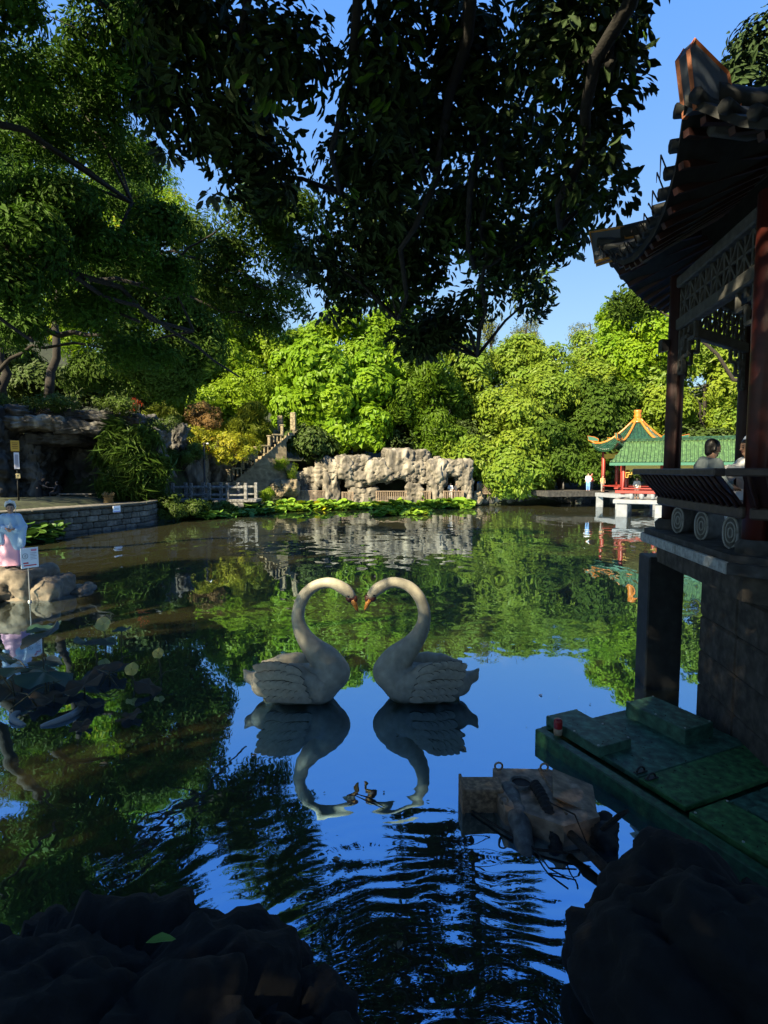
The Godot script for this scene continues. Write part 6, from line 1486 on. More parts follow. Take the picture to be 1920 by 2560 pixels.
# ---------------------------------------------------------------- the pontoon and the pump
func build_pontoon() -> void:
	var green := mat("green_paint", Color(0.035, 0.15, 0.06), 0.55, "stone", 2.2)
	var top := mat("sky_sheen_green", Color(0.085, 0.23, 0.145), 0.6, "stone", 1.3, 0.6)  # paler bluish green: sky reflected on the plates put into the colour
	var g2 := mat("yellow_green_paint", Color(0.07, 0.25, 0.07), 0.6, "stone", 1.7, 0.6)
	var black := mat("black_steel", Color(0.02, 0.02, 0.02), 0.5)
	var e1 := Vector3(0.411, 0, 0.912)
	var t := thing("pontoon", "green painted steel pontoon with raised hatch boxes moored by the rocks", "pontoon", Vector3(1.79, 0, -6.29))
	t.basis = Basis(Vector3(e1.z, 0, -e1.x), Vector3.UP, e1).scaled(Vector3.ONE * 1.067)
	t.position = Vector3(1.91, -0.27, -6.71)
	# local x runs across, z along
	var put_box := func(called: String, x0, x1, y0, y1, z0, z1, m, bev := 0.008):
		return put(t, called, box_mesh(Vector3(x1 - x0, y1 - y0, z1 - z0), bev), m, at(Vector3((x0 + x1) / 2.0, (y0 + y1) / 2.0, (z0 + z1) / 2.0)))
	put_box.call("hull", 0.05, 1.98, -0.25, 0.3, 0.02, 3.6, green, 0.02)
	put_box.call("side_rail", -0.02, 0.1, -0.02, 0.42, -0.02, 3.6, green, 0.012)
	put_box.call("end_rail", 0.1, 0.34, -0.02, 0.405, -0.06, 0.04, green, 0.012)
	put_box.call("deck_plate", 0.27, 1.95, 0.34, 0.4, 0.0, 1.2, top)
	put_box.call("deck_plate", 0.26, 1.95, 0.34, 0.398, 1.205, 1.72, g2)
	put_box.call("deck_plate", 0.3, 1.95, 0.3, 0.36, 1.78, 3.6, top)
	put_box.call("hatch_box", 0.21, 0.68, 0.38, 0.5, -0.1, 0.74, top)
	put_box.call("hatch_box", 1.27, 1.74, 0.38, 0.57, 0.12, 0.94, top)
	put_box.call("hatch_box", 0.14, 0.62, 0.34, 0.45, 1.84, 3.4, g2)
	put_box.call("hatch_box", 0.68, 1.2, 0.34, 0.43, 2.0, 3.4, top)
	rng.seed = 12
	var bolts := []
	for x in [0.23, 0.66]:
		for z in [-0.07, 0.35, 0.71]:
			bolts.append(Vector3(x, 0.503, z))
	for x in [1.3, 1.71]:
		for z in [0.15, 0.53, 0.91]:
			bolts.append(Vector3(x, 0.573, z))
	for x in [0.17, 0.59]:
		for z in [1.88, 2.3, 2.8]:
			bolts.append(Vector3(x, 0.453, z))
	for b in bolts:
		put(t, "bolt", lathe([Vector2(0.011, 0), Vector2(0.011, 0.008), Vector2(0, 0.011)], 8), mat("zinc", Color(0.4, 0.42, 0.4), 0.35, "", 1.0, 0.0, 0.8), at(b))
	for z in [1.14, 1.27]:
		var h := []
		for k in 9:
			var a := PI * k / 8.0
			h.append(Vector3(0.36 + 0.055 * cos(a), 0.405 + 0.05 * sin(a), z))
		put(t, "hatch_handle", tube_mesh(h, [0.011, 0.011, 0.011, 0.011, 0.011, 0.011, 0.011, 0.011, 0.011], 7), black)
		put(t, "handle_plate", box_mesh(Vector3(0.15, 0.012, 0.05), 0.003), black, at(Vector3(0.36, 0.407, z)))
	# flecks of leaf litter on the deck
	var buf := PackedFloat32Array()
	var n := 0
	var st := begin()
	leaf(st, Transform3D(), 0.035, 0.016)
	for k in 420:
		var x := rng.randf_range(0.15, 1.93)
		var z := rng.randf_range(0.0, 2.8)
		var y := 0.403
		if x < 0.68 and z < 0.74:
			y = 0.504
		elif x > 1.27 and x < 1.74 and z > 0.12 and z < 0.94:
			y = 0.574
		elif z > 1.78:
			y = 0.455 if x < 0.62 and z > 1.84 else 0.434 if x > 0.68 and x < 1.2 and z > 2.0 else 0.364
		var b := Basis(Vector3.UP, rng.randf() * TAU).scaled(Vector3.ONE * rng.randf_range(0.25, 1.0))
		buf.append_array(PackedFloat32Array([b.x.x, b.y.x, b.z.x, x, b.x.y, b.y.y, b.z.y, y + 0.003, b.x.z, b.y.z, b.z.z, z, 0.5, 0.45, 0.4, 1.0]))
		n += 1
	var lit := thing("leaf_litter", "tiny dry leaf flecks scattered on the pontoon deck", "leaf litter", t.position)
	lit.basis = t.basis
	tag(lit, "", "", "", "stuff")
	scatter(lit, "flecks", done(st), leafmat("dry_fleck", Color(0.05, 0.035, 0.02), 0.1), buf, n)
	# red beacon
	var bc := thing("beacon_lamp", "unlit red beacon lamp on a pale base at the pontoon corner", "beacon", t.transform * Vector3(0.13, 0.42, 0.2))
	put(bc, "base", lathe([Vector2(0, 0), Vector2(0.05, 0), Vector2(0.052, 0.075), Vector2(0.04, 0.08)], 16), mat("beacon_base", Color(0.35, 0.26, 0.17), 0.6))
	put(bc, "dome", lathe([Vector2(0.05, 0.08), Vector2(0.052, 0.16), Vector2(0.046, 0.185), Vector2(0.03, 0.197), Vector2(0, 0.2)], 16), mat("red_plastic", Color(0.30, 0.012, 0.015), 0.3))
	# timber stakes and dark blocks beside the hull
	var sb := thing("mooring_block", "dark mooring block with a leaning plank under the pontoon rail", "block", Vector3(2.02, 0, -4.95))
	put(sb, "block", rock(Vector3(0.3, 0.36, 0.4), 71, 3, 3.0, 0.2), mat("black_rubber", Color(0.015, 0.015, 0.015), 0.7))
	put(sb, "plank", beam_mesh(Vector3(-0.1, -0.1, -0.05), Vector3(0.08, 0.42, 0.3), 0.12, 0.03, 0.005), mats["bark"])

func build_pump() -> void:
	var rust := mat("rusty_steel", Color(0.45, 0.31, 0.20), 0.6, "stone", 1.2, 0.3)
	var rust2 := mat("ochre_rust", Color(0.46, 0.27, 0.13), 0.65, "stone", 3.0, 0.5)
	var grey := mat("weathered_rubber", Color(0.16, 0.165, 0.155), 0.6, "stone", 2.5, 0.6)
	var dark := mat("black_hole", Color(0.008, 0.008, 0.008), 0.8)
	var t := thing("water_pump", "rusty half-sunk pump box with a square spout pointing at the swans", "pump", Vector3(1.45, 0, -5.4))
	var o := Vector3(-1.45, 0, 5.4)
	# top plate outline in x and z
	var out := [Vector2(1.17, -5.76), Vector2(1.78, -5.74), Vector2(1.98, -5.45), Vector2(2.0, -4.92), Vector2(1.62, -4.78), Vector2(1.16, -5.1), Vector2(1.1, -5.42)]
	var flat := []
	for q in out:
		flat.append(Vector2(q.x - 1.45, -(q.y + 5.4)))
	put(t, "housing", slab(flat, 0.4), rust, Transform3D(Basis(Vector3.RIGHT, -PI / 2) , Vector3(0, -0.0, 0)))
	put(t, "side_plate", box_mesh(Vector3(0.42, 0.012, 0.62), 0.003), rust, Transform3D(Basis(Vector3.BACK, -0.28) * Basis(Vector3.UP, -0.3), Vector3(1.9, 0.19, -5.35) + o))
	put(t, "seam", beam_mesh(Vector3(1.66, 0.207, -5.74) + o, Vector3(1.7, 0.207, -4.95) + o, 0.02, 0.012), rust2)
	var sp := put(t, "spout", box_mesh(Vector3(0.4, 0.24, 0.26), 0.012), rust2, at(Vector3(0.99, 0.11, -5.42) + o))
	put(sp, "spout_flange", box_mesh(Vector3(0.03, 0.28, 0.3), 0.006), rust2, at(Vector3(-0.2, 0, 0)))
	put(t, "manhole", lathe([Vector2(0.115, 0.195), Vector2(0.115, 0.235), Vector2(0.098, 0.235), Vector2(0.096, 0.21)], 20), grey, at(Vector3(1.4, 0, -5.45) + o))
	put(t, "manhole_shade_disc", lathe([Vector2(0.097, 0.212), Vector2(0, 0.212)], 20), dark, at(Vector3(1.4, 0, -5.45) + o))  # black disc painted in for the shade inside the opening
	put(t, "cover", skin([[Vector3(1.27, 0.14, -5.42) + o, Vector3(1.29, 0.1, -5.05) + o, 0.10, 0.10], [Vector3(1.29, 0.1, -5.05) + o, Vector3(1.27, -0.05, -4.72) + o, 0.10, 0.08]], 0.02, 0.05), grey)
	var h := []
	var hr := []
	for k in 32:
		var f := k / 31.0
		h.append(Vector3(1.5 + 0.06 * sin(f * 2.0), 0.27 - 0.36 * f * f, -5.32 + 0.62 * f) + o)
		hr.append(0.058 if k % 2 == 0 else 0.047)
	put(t, "corrugated_hose", tube_mesh(h, hr, 12, false), dark)
	for e in [[1.22, 0.2, -5.7], [1.7, 0.2, -5.68], [1.16, 0.16, -5.16]]:
		var ring := []
		var rr := []
		for k in 17:
			var a := TAU * k / 16.0
			ring.append(Vector3(cos(a) * 0.04, 0.055 + sin(a) * 0.04, 0))
			rr.append(0.011)
		put(t, "lifting_eye", tube_mesh(ring, rr, 7), rust, at(Vector3(e[0], e[1], e[2]) + o))
	# floating twigs
	var bark: Material = mats["bark"]
	var a := thing("branch", "thin forked branch lying in the water in front of the pump", "branch", Vector3(1.3, 0, -4.7))
	put(a, "stem", tube_mesh([Vector3(-0.48, 0.02, -0.66), Vector3(-0.2, 0.03, -0.3), Vector3(0.05, 0.025, -0.02), Vector3(0.3, 0.05, 0.06), Vector3(0.52, 0.09, 0.05)], [0.008, 0.012, 0.014, 0.012, 0.006], 6), bark)
	for e in [[[0.05, 0.025, -0.02], [0.1, 0.03, 0.22], [0.22, 0.04, 0.36]], [[0.1, 0.03, 0.22], [0.32, 0.05, 0.26]], [[0.3, 0.05, 0.06], [0.36, 0.16, 0.2]], [[0.5, 0.08, 0.05], [0.42, 0.3, -0.1]], [[0.42, 0.3, -0.1], [0.2, 0.36, -0.2]]]:
		var pts := []
		var rad := []
		for q in e:
			pts.append(Vector3(q[0], q[1], q[2]))
			rad.append(0.007)
		put(a, "twig", tube_mesh(pts, rad, 5), bark)
	var b := thing("stick", "short dark stick floating below the swans' reflection", "stick", Vector3(-0.14, 0.012, -5.5))
	put(b, "stem", tube_mesh([Vector3(-0.16, 0, -0.1), Vector3(0.0, 0.01, 0.0), Vector3(0.14, 0, 0.13)], [0.004, 0.008, 0.003], 6), bark)
	var c := thing("log", "dark rotten log slanting from the pump to the near rock", "log", Vector3(1.75, 0, -4.7))
	put(c, "stem", tube_mesh([Vector3(-0.1, 0.12, -0.2), Vector3(0.1, 0.08, 0.3), Vector3(0.28, 0.1, 0.85)], [0.035, 0.045, 0.03], 8), bark)

# ---------------------------------------------------------------- people
# a body in one skin from its joints; y up, metres, facing +z
func figure(t: Node3D, called: String, J: Dictionary, m: Material, cell := 0.014, girth := 1.0) -> MeshInstance3D:
	var b := []
	var add := func(a, c, r, s):
		if J.has(a) and J.has(c):
			b.append([J[a], J[c], r * girth, s * girth])
	add.call("hip", "chest", 0.125, 0.135)
	add.call("chest", "neck", 0.12, 0.055)
	add.call("neck", "head", 0.05, 0.06)
	for s in ["l", "r"]:
		add.call("chest", s + "shoulder", 0.1, 0.065)
		add.call(s + "shoulder", s + "elbow", 0.055, 0.042)
		add.call(s + "elbow", s + "wrist", 0.042, 0.028)
		add.call("hip", s + "hip", 0.11, 0.1)
		add.call(s + "hip", s + "knee", 0.09, 0.058)
		add.call(s + "knee", s + "ankle", 0.056, 0.036)
		add.call(s + "ankle", s + "toe", 0.042, 0.03)
	return put(t, called, skin(b, cell, 0.04), m)

func head(t: Node3D, at_: Vector3, face: Vector3, skin_m: Material, hair_m: Material, long_hair := 0.0, cell := 0.008) -> MeshInstance3D:
	var z := face.normalized()
	var x := Vector3.UP.cross(z).normalized()
	var xf := Transform3D(Basis(x, z.cross(x), z), at_)
	var v := func(a, b, c): return Vector3(a, b, c)
	var h := put(t, "head", skin([[v.call(0, 0.035, -0.02), v.call(0, 0.03, 0.012), 0.082, 0.076], [v.call(0, -0.02, 0.02), v.call(0, -0.078, 0.05), 0.066, 0.032], [v.call(0, 0.008, 0.084), v.call(0, -0.022, 0.1), 0.01, 0.014], [v.call(-0.079, -0.005, -0.005), v.call(-0.082, 0.02, -0.012), 0.014, 0.016], [v.call(0.079, -0.005, -0.005), v.call(0.082, 0.02, -0.012), 0.014, 0.016], [v.call(0, -0.05, -0.02), v.call(0, -0.14, -0.03), 0.048, 0.05]], cell, 0.02), skin_m, xf)
	for s in [-1.0, 1.0]:
		put(h, "eye", skin([[Vector3.ZERO, Vector3(0.012, 0, 0), 0.008, 0.008]], 0.004, 0.004), hair_m, at(Vector3(0.032 * s - 0.006, 0.008, 0.083)))
		put(h, "eyebrow", beam_mesh(Vector3(0.018 * s, 0.03, 0.088), Vector3(0.05 * s, 0.032, 0.078), 0.006, 0.007), hair_m)
	put(h, "mouth", skin([[v.call(-0.018, 0, 0), v.call(0.018, 0, 0), 0.006, 0.006]], 0.004, 0.004), mat("lips", Color(0.35, 0.09, 0.08), 0.5), at(Vector3(0, -0.054, 0.079)))
	var hb := [[v.call(0, 0.06, -0.035), v.call(0, 0.055, 0.0), 0.083, 0.078], [v.call(-0.06, 0.05, -0.01), v.call(-0.07, -0.02, -0.03), 0.035, 0.03], [v.call(0.06, 0.05, -0.01), v.call(0.07, -0.02, -0.03), 0.035, 0.03], [v.call(0, 0.02, -0.06), v.call(0, -0.06, -0.06), 0.06, 0.05]]
	if long_hair > 0.0:
		hb.append([v.call(0, -0.04, -0.07), v.call(0, -0.06 - long_hair, -0.1), 0.07, 0.05])
	put(h, "hair", skin(hb, cell, 0.025), hair_m)
	return h

func hand(t: Node3D, wrist: Vector3, dir: Vector3, up: Vector3, m: Material, curl := 0.5, side := 1.0) -> void:
	var z := dir.normalized()
	var x := up.cross(z).normalized()
	var xf := Transform3D(Basis(x, z.cross(x), z), wrist)
	var b := [[Vector3(0, 0, 0), Vector3(0, 0, 0.085), 0.022, 0.024], [Vector3(-0.024, 0, 0.07), Vector3(0.024, 0, 0.07), 0.017, 0.017]]
	for k in 4:
		var fx := -0.033 + 0.022 * k
		var l: float = [0.07, 0.08, 0.075, 0.058][k]
		var p0 := Vector3(fx, 0, 0.085)
		var p1 := p0 + Vector3(fx * 0.1, -sin(curl) * l * 0.55, cos(curl) * l * 0.55)
		var p2 := p1 + Vector3(0, -sin(curl * 2.1) * l * 0.5, cos(curl * 2.1) * l * 0.5)
		b.append([p0, p1, 0.0095, 0.0085])
		b.append([p1, p2, 0.0085, 0.0075])
	b.append([Vector3(0.026 * side, -0.005, 0.025), Vector3(0.055 * side, -0.015, 0.065), 0.013, 0.0105])
	b.append([Vector3(0.055 * side, -0.015, 0.065), Vector3(0.05 * side, -0.03, 0.092), 0.0105, 0.0085])
	put(t, "hand", skin(b, 0.005, 0.008), m, xf)

func robe(st: SurfaceTool, rings: Array, sides := 20, folds := 0.0) -> void:
	# rings: [centre, radius across, radius deep]
	for i in rings.size() - 1:
		for k in sides:
			var f := func(r, q):
				var a: float = TAU * q / sides
				var w: float = 1.0 + folds * (0.35 + 0.65 * float(i) / rings.size()) * sin(a * 7.0 + r[0].y * 2.0)
				return r[0] + Vector3(cos(a) * r[1] * w, 0, sin(a) * r[2] * w)
			quad(st, f.call(rings[i], k), f.call(rings[i + 1], k), f.call(rings[i + 1], k + 1), f.call(rings[i], k + 1))

func small_person(label: String, p: Vector3, turn: float, shirt: Color, legs: Color, tall := 1.65, sit := false) -> void:
	var t := thing("person", label, "person", p, turn)
	var sk: Material = mats["skin"]
	var hair: Material = mats["black_hair"]
	var J := {"hip": Vector3(0, 0.92, 0), "chest": Vector3(0, 1.25, 0), "neck": Vector3(0, 1.42, 0), "head": Vector3(0, 1.5, 0.01), "lshoulder": Vector3(-0.17, 1.36, 0), "rshoulder": Vector3(0.17, 1.36, 0), "lelbow": Vector3(-0.24, 1.1, 0), "relbow": Vector3(0.24, 1.1, 0.02), "lwrist": Vector3(-0.22, 0.88, 0.1), "rwrist": Vector3(0.22, 0.9, 0.12), "lhip": Vector3(-0.09, 0.88, 0), "rhip": Vector3(0.09, 0.88, 0), "lknee": Vector3(-0.1, 0.48, 0.03), "rknee": Vector3(0.1, 0.48, 0.0), "lankle": Vector3(-0.1, 0.08, 0), "rankle": Vector3(0.1, 0.08, -0.03), "ltoe": Vector3(-0.11, 0.04, 0.13), "rtoe": Vector3(0.11, 0.04, 0.1)}
	figure(t, "body", J, sk, 0.022)
	put(t, "shirt", skin([[Vector3(0, 0.9, 0), Vector3(0, 1.3, 0), 0.15, 0.15], [Vector3(-0.16, 1.36, 0), Vector3(0.16, 1.36, 0), 0.085, 0.085], [J.lshoulder, J.lelbow, 0.075, 0.065], [J.rshoulder, J.relbow, 0.075, 0.065]], 0.022, 0.05), mat("cloth_%s" % shirt.to_html(), shirt, 0.9))
	put(t, "trousers", skin([[J.hip, J.lhip, 0.135, 0.12], [J.hip, J.rhip, 0.135, 0.12], [J.lhip, J.lknee, 0.11, 0.085], [J.rhip, J.rknee, 0.11, 0.085], [J.lknee, J.lankle, 0.085, 0.07], [J.rknee, J.rankle, 0.085, 0.07]], 0.022, 0.04), mat("cloth_%s" % legs.to_html(), legs, 0.9))
	head(t, Vector3(0, 1.58, 0.02), Vector3(0, 0, 1), sk, hair, 0.0, 0.014)
	t.scale = Vector3.ONE * tall / 1.72

func build_people() -> void:
	var sk := mat("skin", Color(0.42, 0.24, 0.16), 0.55)
	var hair := mat("black_hair", Color(0.008, 0.007, 0.007), 0.45)
	var blue := mat("pale_blue_silk", Color(0.36, 0.52, 0.72), 0.5)
	var pink := mat("pink_skirt_cloth", Color(0.66, 0.36, 0.48), 0.6)
	var white := mat("white_cloth", Color(0.66, 0.68, 0.72), 0.7)
	# woman in a robe on the step stones
	var t := thing("person", "person in a pale blue robe and pink skirt standing by the water", "person", Vector3(-9.9, 0.82, -14.7), 0.45)
	figure(t, "body", {"hip": Vector3(0, 0.9, 0), "chest": Vector3(0, 1.22, 0), "neck": Vector3(0, 1.4, 0), "head": Vector3(0, 1.5, 0.01), "lshoulder": Vector3(-0.16, 1.34, 0), "rshoulder": Vector3(0.16, 1.34, 0), "lelbow": Vector3(-0.24, 1.08, 0.02), "relbow": Vector3(0.24, 1.08, 0.02), "lwrist": Vector3(-0.1, 1.06, 0.2), "rwrist": Vector3(0.1, 1.03, 0.2), "lhip": Vector3(-0.09, 0.86, 0), "rhip": Vector3(0.09, 0.86, 0), "lknee": Vector3(-0.09, 0.47, 0.02), "rknee": Vector3(0.09, 0.47, 0.0), "lankle": Vector3(-0.09, 0.07, 0), "rankle": Vector3(0.1, 0.07, 0.02), "ltoe": Vector3(-0.1, 0.03, 0.13), "rtoe": Vector3(0.13, 0.03, 0.16)}, sk)
	var st := begin(true)
	robe(st, [[Vector3(0, 1.12, 0), 0.15, 0.13], [Vector3(0, 0.95, 0), 0.19, 0.16], [Vector3(0, 0.6, 0), 0.25, 0.21], [Vector3(0, 0.28, 0), 0.31, 0.27], [Vector3(0, 0.07, 0), 0.35, 0.31]], 36, 0.05)
	put(t, "skirt", done(st), pink)
	put(t, "robe", skin([[Vector3(0, 0.98, 0), Vector3(0, 1.28, 0), 0.17, 0.155], [Vector3(-0.15, 1.34, 0), Vector3(0.15, 1.34, 0), 0.085, 0.085], [Vector3(0, 1.0, 0.03), Vector3(0.1, 0.5, 0.09), 0.17, 0.13], [Vector3(-0.17, 1.33, 0), Vector3(-0.26, 1.08, 0.03), 0.085, 0.1], [Vector3(0.17, 1.33, 0), Vector3(0.26, 1.08, 0.03), 0.085, 0.1], [Vector3(-0.26, 1.08, 0.03), Vector3(-0.13, 1.03, 0.18), 0.095, 0.07], [Vector3(0.26, 1.08, 0.03), Vector3(0.14, 1.0, 0.18), 0.095, 0.07], [Vector3(0.27, 1.05, 0.05), Vector3(0.22, 0.62, 0.12), 0.085, 0.1], [Vector3(-0.27, 1.05, 0.05), Vector3(-0.22, 0.7, 0.1), 0.085, 0.09]], 0.015, 0.05), blue)
	put(t, "sash", skin([[Vector3(-0.07, 1.38, 0.08), Vector3(0.05, 1.06, 0.175), 0.022, 0.025], [Vector3(0.07, 1.38, 0.08), Vector3(-0.03, 1.06, 0.175), 0.022, 0.025]], 0.01, 0.015), white)
	hand(t, Vector3(-0.1, 1.05, 0.22), Vector3(0.7, -0.1, 0.6), Vector3(0, 1, 0.3), sk, 0.7, 1.0)
	hand(t, Vector3(0.1, 1.02, 0.22), Vector3(-0.7, 0.05, 0.6), Vector3(0, 1, 0.3), sk, 0.7, -1.0)
	var h := head(t, Vector3(0, 1.57, 0.02), Vector3(0.1, -0.05, 1), sk, hair, 0.12, 0.007)
	put(h, "headdress", skin([[Vector3(-0.07, 0.14, -0.03), Vector3(0.07, 0.15, -0.03), 0.045, 0.045], [Vector3(0, 0.16, -0.05), Vector3(0, 0.19, -0.03), 0.05, 0.035], [Vector3(0.1, 0.1, -0.03), Vector3(0.115, 0.02, -0.03), 0.03, 0.022], [Vector3(-0.1, 0.1, -0.03), Vector3(-0.105, 0.05, -0.03), 0.028, 0.02]], 0.008, 0.015), white)
	put(h, "hair_tassel", rod(Vector3(0.115, 0.02, -0.02), Vector3(0.12, -0.16, -0.01), 0.006, 6), white)
	for s in [-1.0, 1.0]:
		put(t, "shoe", skin([[Vector3(0.1 * s, 0.045, 0.0), Vector3(0.125 * s, 0.035, 0.15), 0.048, 0.04]], 0.01, 0.02), white)
	# two seated in the near pavilion behind the rail
	var C := Vector3(7.25, 0, -6.76)
	var a := thing("person", "person with short black hair in a grey blue top sitting behind the pavilion rail", "person", Vector3(4.5, 2.5, -7.75), 1.5)
	figure(a, "body", {"hip": Vector3(0, 0.55, 0), "chest": Vector3(0, 0.86, 0.02), "neck": Vector3(0, 1.03, 0.03), "head": Vector3(0, 1.12, 0.05), "lshoulder": Vector3(-0.18, 0.97, 0.02), "rshoulder": Vector3(0.18, 0.97, 0.02), "lelbow": Vector3(-0.27, 0.72, 0.06), "relbow": Vector3(0.26, 0.74, 0.12), "lwrist": Vector3(-0.12, 0.66, 0.26), "rwrist": Vector3(0.1, 0.68, 0.3), "lhip": Vector3(-0.1, 0.52, 0.02), "rhip": Vector3(0.1, 0.52, 0.02), "lknee": Vector3(-0.11, 0.5, 0.44), "rknee": Vector3(0.11, 0.5, 0.44), "lankle": Vector3(-0.11, 0.08, 0.42), "rankle": Vector3(0.11, 0.08, 0.42), "ltoe": Vector3(-0.12, 0.04, 0.56), "rtoe": Vector3(0.12, 0.04, 0.56)}, sk)
	put(a, "jacket", skin([[Vector3(0, 0.52, 0), Vector3(0, 0.9, 0.02), 0.165, 0.16], [Vector3(-0.16, 0.97, 0.02), Vector3(0.16, 0.97, 0.02), 0.088, 0.088], [Vector3(-0.18, 0.97, 0.02), Vector3(-0.27, 0.72, 0.06), 0.078, 0.068], [Vector3(0.18, 0.97, 0.02), Vector3(0.26, 0.74, 0.12), 0.078, 0.068], [Vector3(-0.27, 0.72, 0.06), Vector3(-0.14, 0.66, 0.23), 0.066, 0.045], [Vector3(0.26, 0.74, 0.12), Vector3(0.12, 0.68, 0.27), 0.066, 0.045], [Vector3(0, 1.02, -0.07), Vector3(0, 0.94, -0.11), 0.07, 0.08]], 0.014, 0.04), mat("grey_blue_jersey", Color(0.23, 0.28, 0.30), 0.9))
	put(a, "trousers", skin([[Vector3(-0.1, 0.52, 0.0), Vector3(-0.11, 0.5, 0.44), 0.105, 0.08], [Vector3(0.1, 0.52, 0.0), Vector3(0.11, 0.5, 0.44), 0.105, 0.08], [Vector3(-0.11, 0.5, 0.44), Vector3(-0.11, 0.1, 0.42), 0.08, 0.06], [Vector3(0.11, 0.5, 0.44), Vector3(0.11, 0.1, 0.42), 0.08, 0.06]], 0.018, 0.04), mat("dark_trousers", Color(0.02, 0.02, 0.025), 0.9))
	head(a, Vector3(0, 1.19, 0.06), Vector3(0.15, -0.12, 1), sk, hair)
	hand(a, Vector3(-0.12, 0.66, 0.27), Vector3(0.4, -0.1, 0.8), Vector3.UP, sk, 0.5)
	hand(a, Vector3(0.1, 0.68, 0.31), Vector3(-0.4, -0.1, 0.8), Vector3.UP, sk, 0.5, -1.0)
	var b := thing("person", "person in a white robe with a pale veil sitting beside the red pavilion post", "person", Vector3(5.1, 2.5, -7.75), -1.6)
	figure(b, "body", {"hip": Vector3(0, 0.55, 0), "chest": Vector3(0, 0.87, 0.02), "neck": Vector3(0, 1.05, 0.03), "head": Vector3(0, 1.14, 0.05), "lshoulder": Vector3(-0.16, 0.99, 0.02), "rshoulder": Vector3(0.16, 0.99, 0.02), "lelbow": Vector3(-0.25, 0.83, 0.16), "relbow": Vector3(0.24, 0.84, 0.2), "lwrist": Vector3(-0.15, 0.88, 0.4), "rwrist": Vector3(0.12, 0.93, 0.42), "lhip": Vector3(-0.1, 0.52, 0.02), "rhip": Vector3(0.1, 0.52, 0.02), "lknee": Vector3(-0.11, 0.5, 0.42), "rknee": Vector3(0.11, 0.5, 0.42), "lankle": Vector3(-0.11, 0.08, 0.42), "rankle": Vector3(0.11, 0.08, 0.42), "ltoe": Vector3(-0.12, 0.04, 0.54), "rtoe": Vector3(0.12, 0.04, 0.54)}, sk)
	put(b, "robe", skin([[Vector3(0, 0.5, 0), Vector3(0, 0.92, 0.02), 0.17, 0.15], [Vector3(-0.15, 0.99, 0.02), Vector3(0.15, 0.99, 0.02), 0.082, 0.082], [Vector3(-0.16, 0.99, 0.02), Vector3(-0.25, 0.83, 0.16), 0.08, 0.085], [Vector3(0.16, 0.99, 0.02), Vector3(0.24, 0.84, 0.2), 0.08, 0.085], [Vector3(-0.25, 0.83, 0.16), Vector3(-0.16, 0.86, 0.36), 0.085, 0.075], [Vector3(0.24, 0.84, 0.2), Vector3(0.14, 0.9, 0.38), 0.085, 0.075], [Vector3(-0.1, 0.5, 0.05), Vector3(-0.12, 0.47, 0.44), 0.13, 0.12], [Vector3(0.1, 0.5, 0.05), Vector3(0.12, 0.47, 0.44), 0.13, 0.12], [Vector3(0, 0.45, 0.46), Vector3(0, 0.12, 0.46), 0.17, 0.2]], 0.016, 0.05), white)
	var hb := head(b, Vector3(0, 1.21, 0.06), Vector3(0.0, -0.1, 1), sk, hair, 0.2)
	put(hb, "veil", skin([[Vector3(0, 0.12, -0.05), Vector3(0, 0.1, -0.02), 0.075, 0.07], [Vector3(0, 0.08, -0.1), Vector3(0, -0.3, -0.16), 0.07, 0.11], [Vector3(0.08, 0.05, -0.06), Vector3(0.1, -0.3, -0.08), 0.03, 0.05], [Vector3(-0.08, 0.05, -0.06), Vector3(-0.1, -0.3, -0.08), 0.03, 0.05]], 0.01, 0.03), mat("blue_white_gauze", Color(0.52, 0.6, 0.78), 0.6))
	hand(b, Vector3(-0.15, 0.88, 0.41), Vector3(0.2, 0.1, 0.9), Vector3.UP, sk, 0.4)
	hand(b, Vector3(0.12, 0.93, 0.43), Vector3(-0.2, 0.2, 0.9), Vector3.UP, sk, 0.4, -1.0)
	# two in black on the quay: one bends over the other on the bench
	var blk := mat("black_cloth", Color(0.012, 0.012, 0.014), 0.85)
	var c := thing("person", "person in a long black dress bending forward before the stone bench", "person", Vector3(-22.9, 1.33, -37.0), 1.45)
	var Jc := {"hip": Vector3(0, 0.92, -0.06), "chest": Vector3(0, 1.22, 0.08), "neck": Vector3(0, 1.36, 0.18), "head": Vector3(0, 1.42, 0.24), "lshoulder": Vector3(-0.16, 1.31, 0.12), "rshoulder": Vector3(0.16, 1.31, 0.12), "lelbow": Vector3(-0.18, 1.08, 0.3), "relbow": Vector3(0.18, 1.1, 0.3), "lwrist": Vector3(-0.1, 0.98, 0.52), "rwrist": Vector3(0.12, 1.24, 0.42), "lhip": Vector3(-0.09, 0.88, -0.05), "rhip": Vector3(0.09, 0.88, -0.05), "lknee": Vector3(-0.1, 0.48, 0.0), "rknee": Vector3(0.1, 0.48, 0.0), "lankle": Vector3(-0.1, 0.08, -0.04), "rankle": Vector3(0.1, 0.08, -0.04), "ltoe": Vector3(-0.1, 0.04, 0.1), "rtoe": Vector3(0.1, 0.04, 0.1)}
	figure(c, "body", Jc, sk, 0.018)
	put(c, "dress", skin([[Vector3(0, 0.95, -0.05), Vector3(0, 1.24, 0.09), 0.16, 0.15], [Jc.lshoulder, Jc.rshoulder, 0.08, 0.08], [Vector3(0, 0.9, -0.05), Vector3(0, 0.25, -0.02), 0.18, 0.24], [Jc.lshoulder, Jc.lelbow, 0.07, 0.06], [Jc.rshoulder, Jc.relbow, 0.07, 0.06]], 0.02, 0.05), blk)
	head(c, Vector3(0, 1.48, 0.28), Vector3(0, -0.5, 1), sk, hair, 0.2, 0.012)
	hand(c, Jc.lwrist, Vector3(0.1, -0.3, 1), Vector3.UP, sk, 0.5)
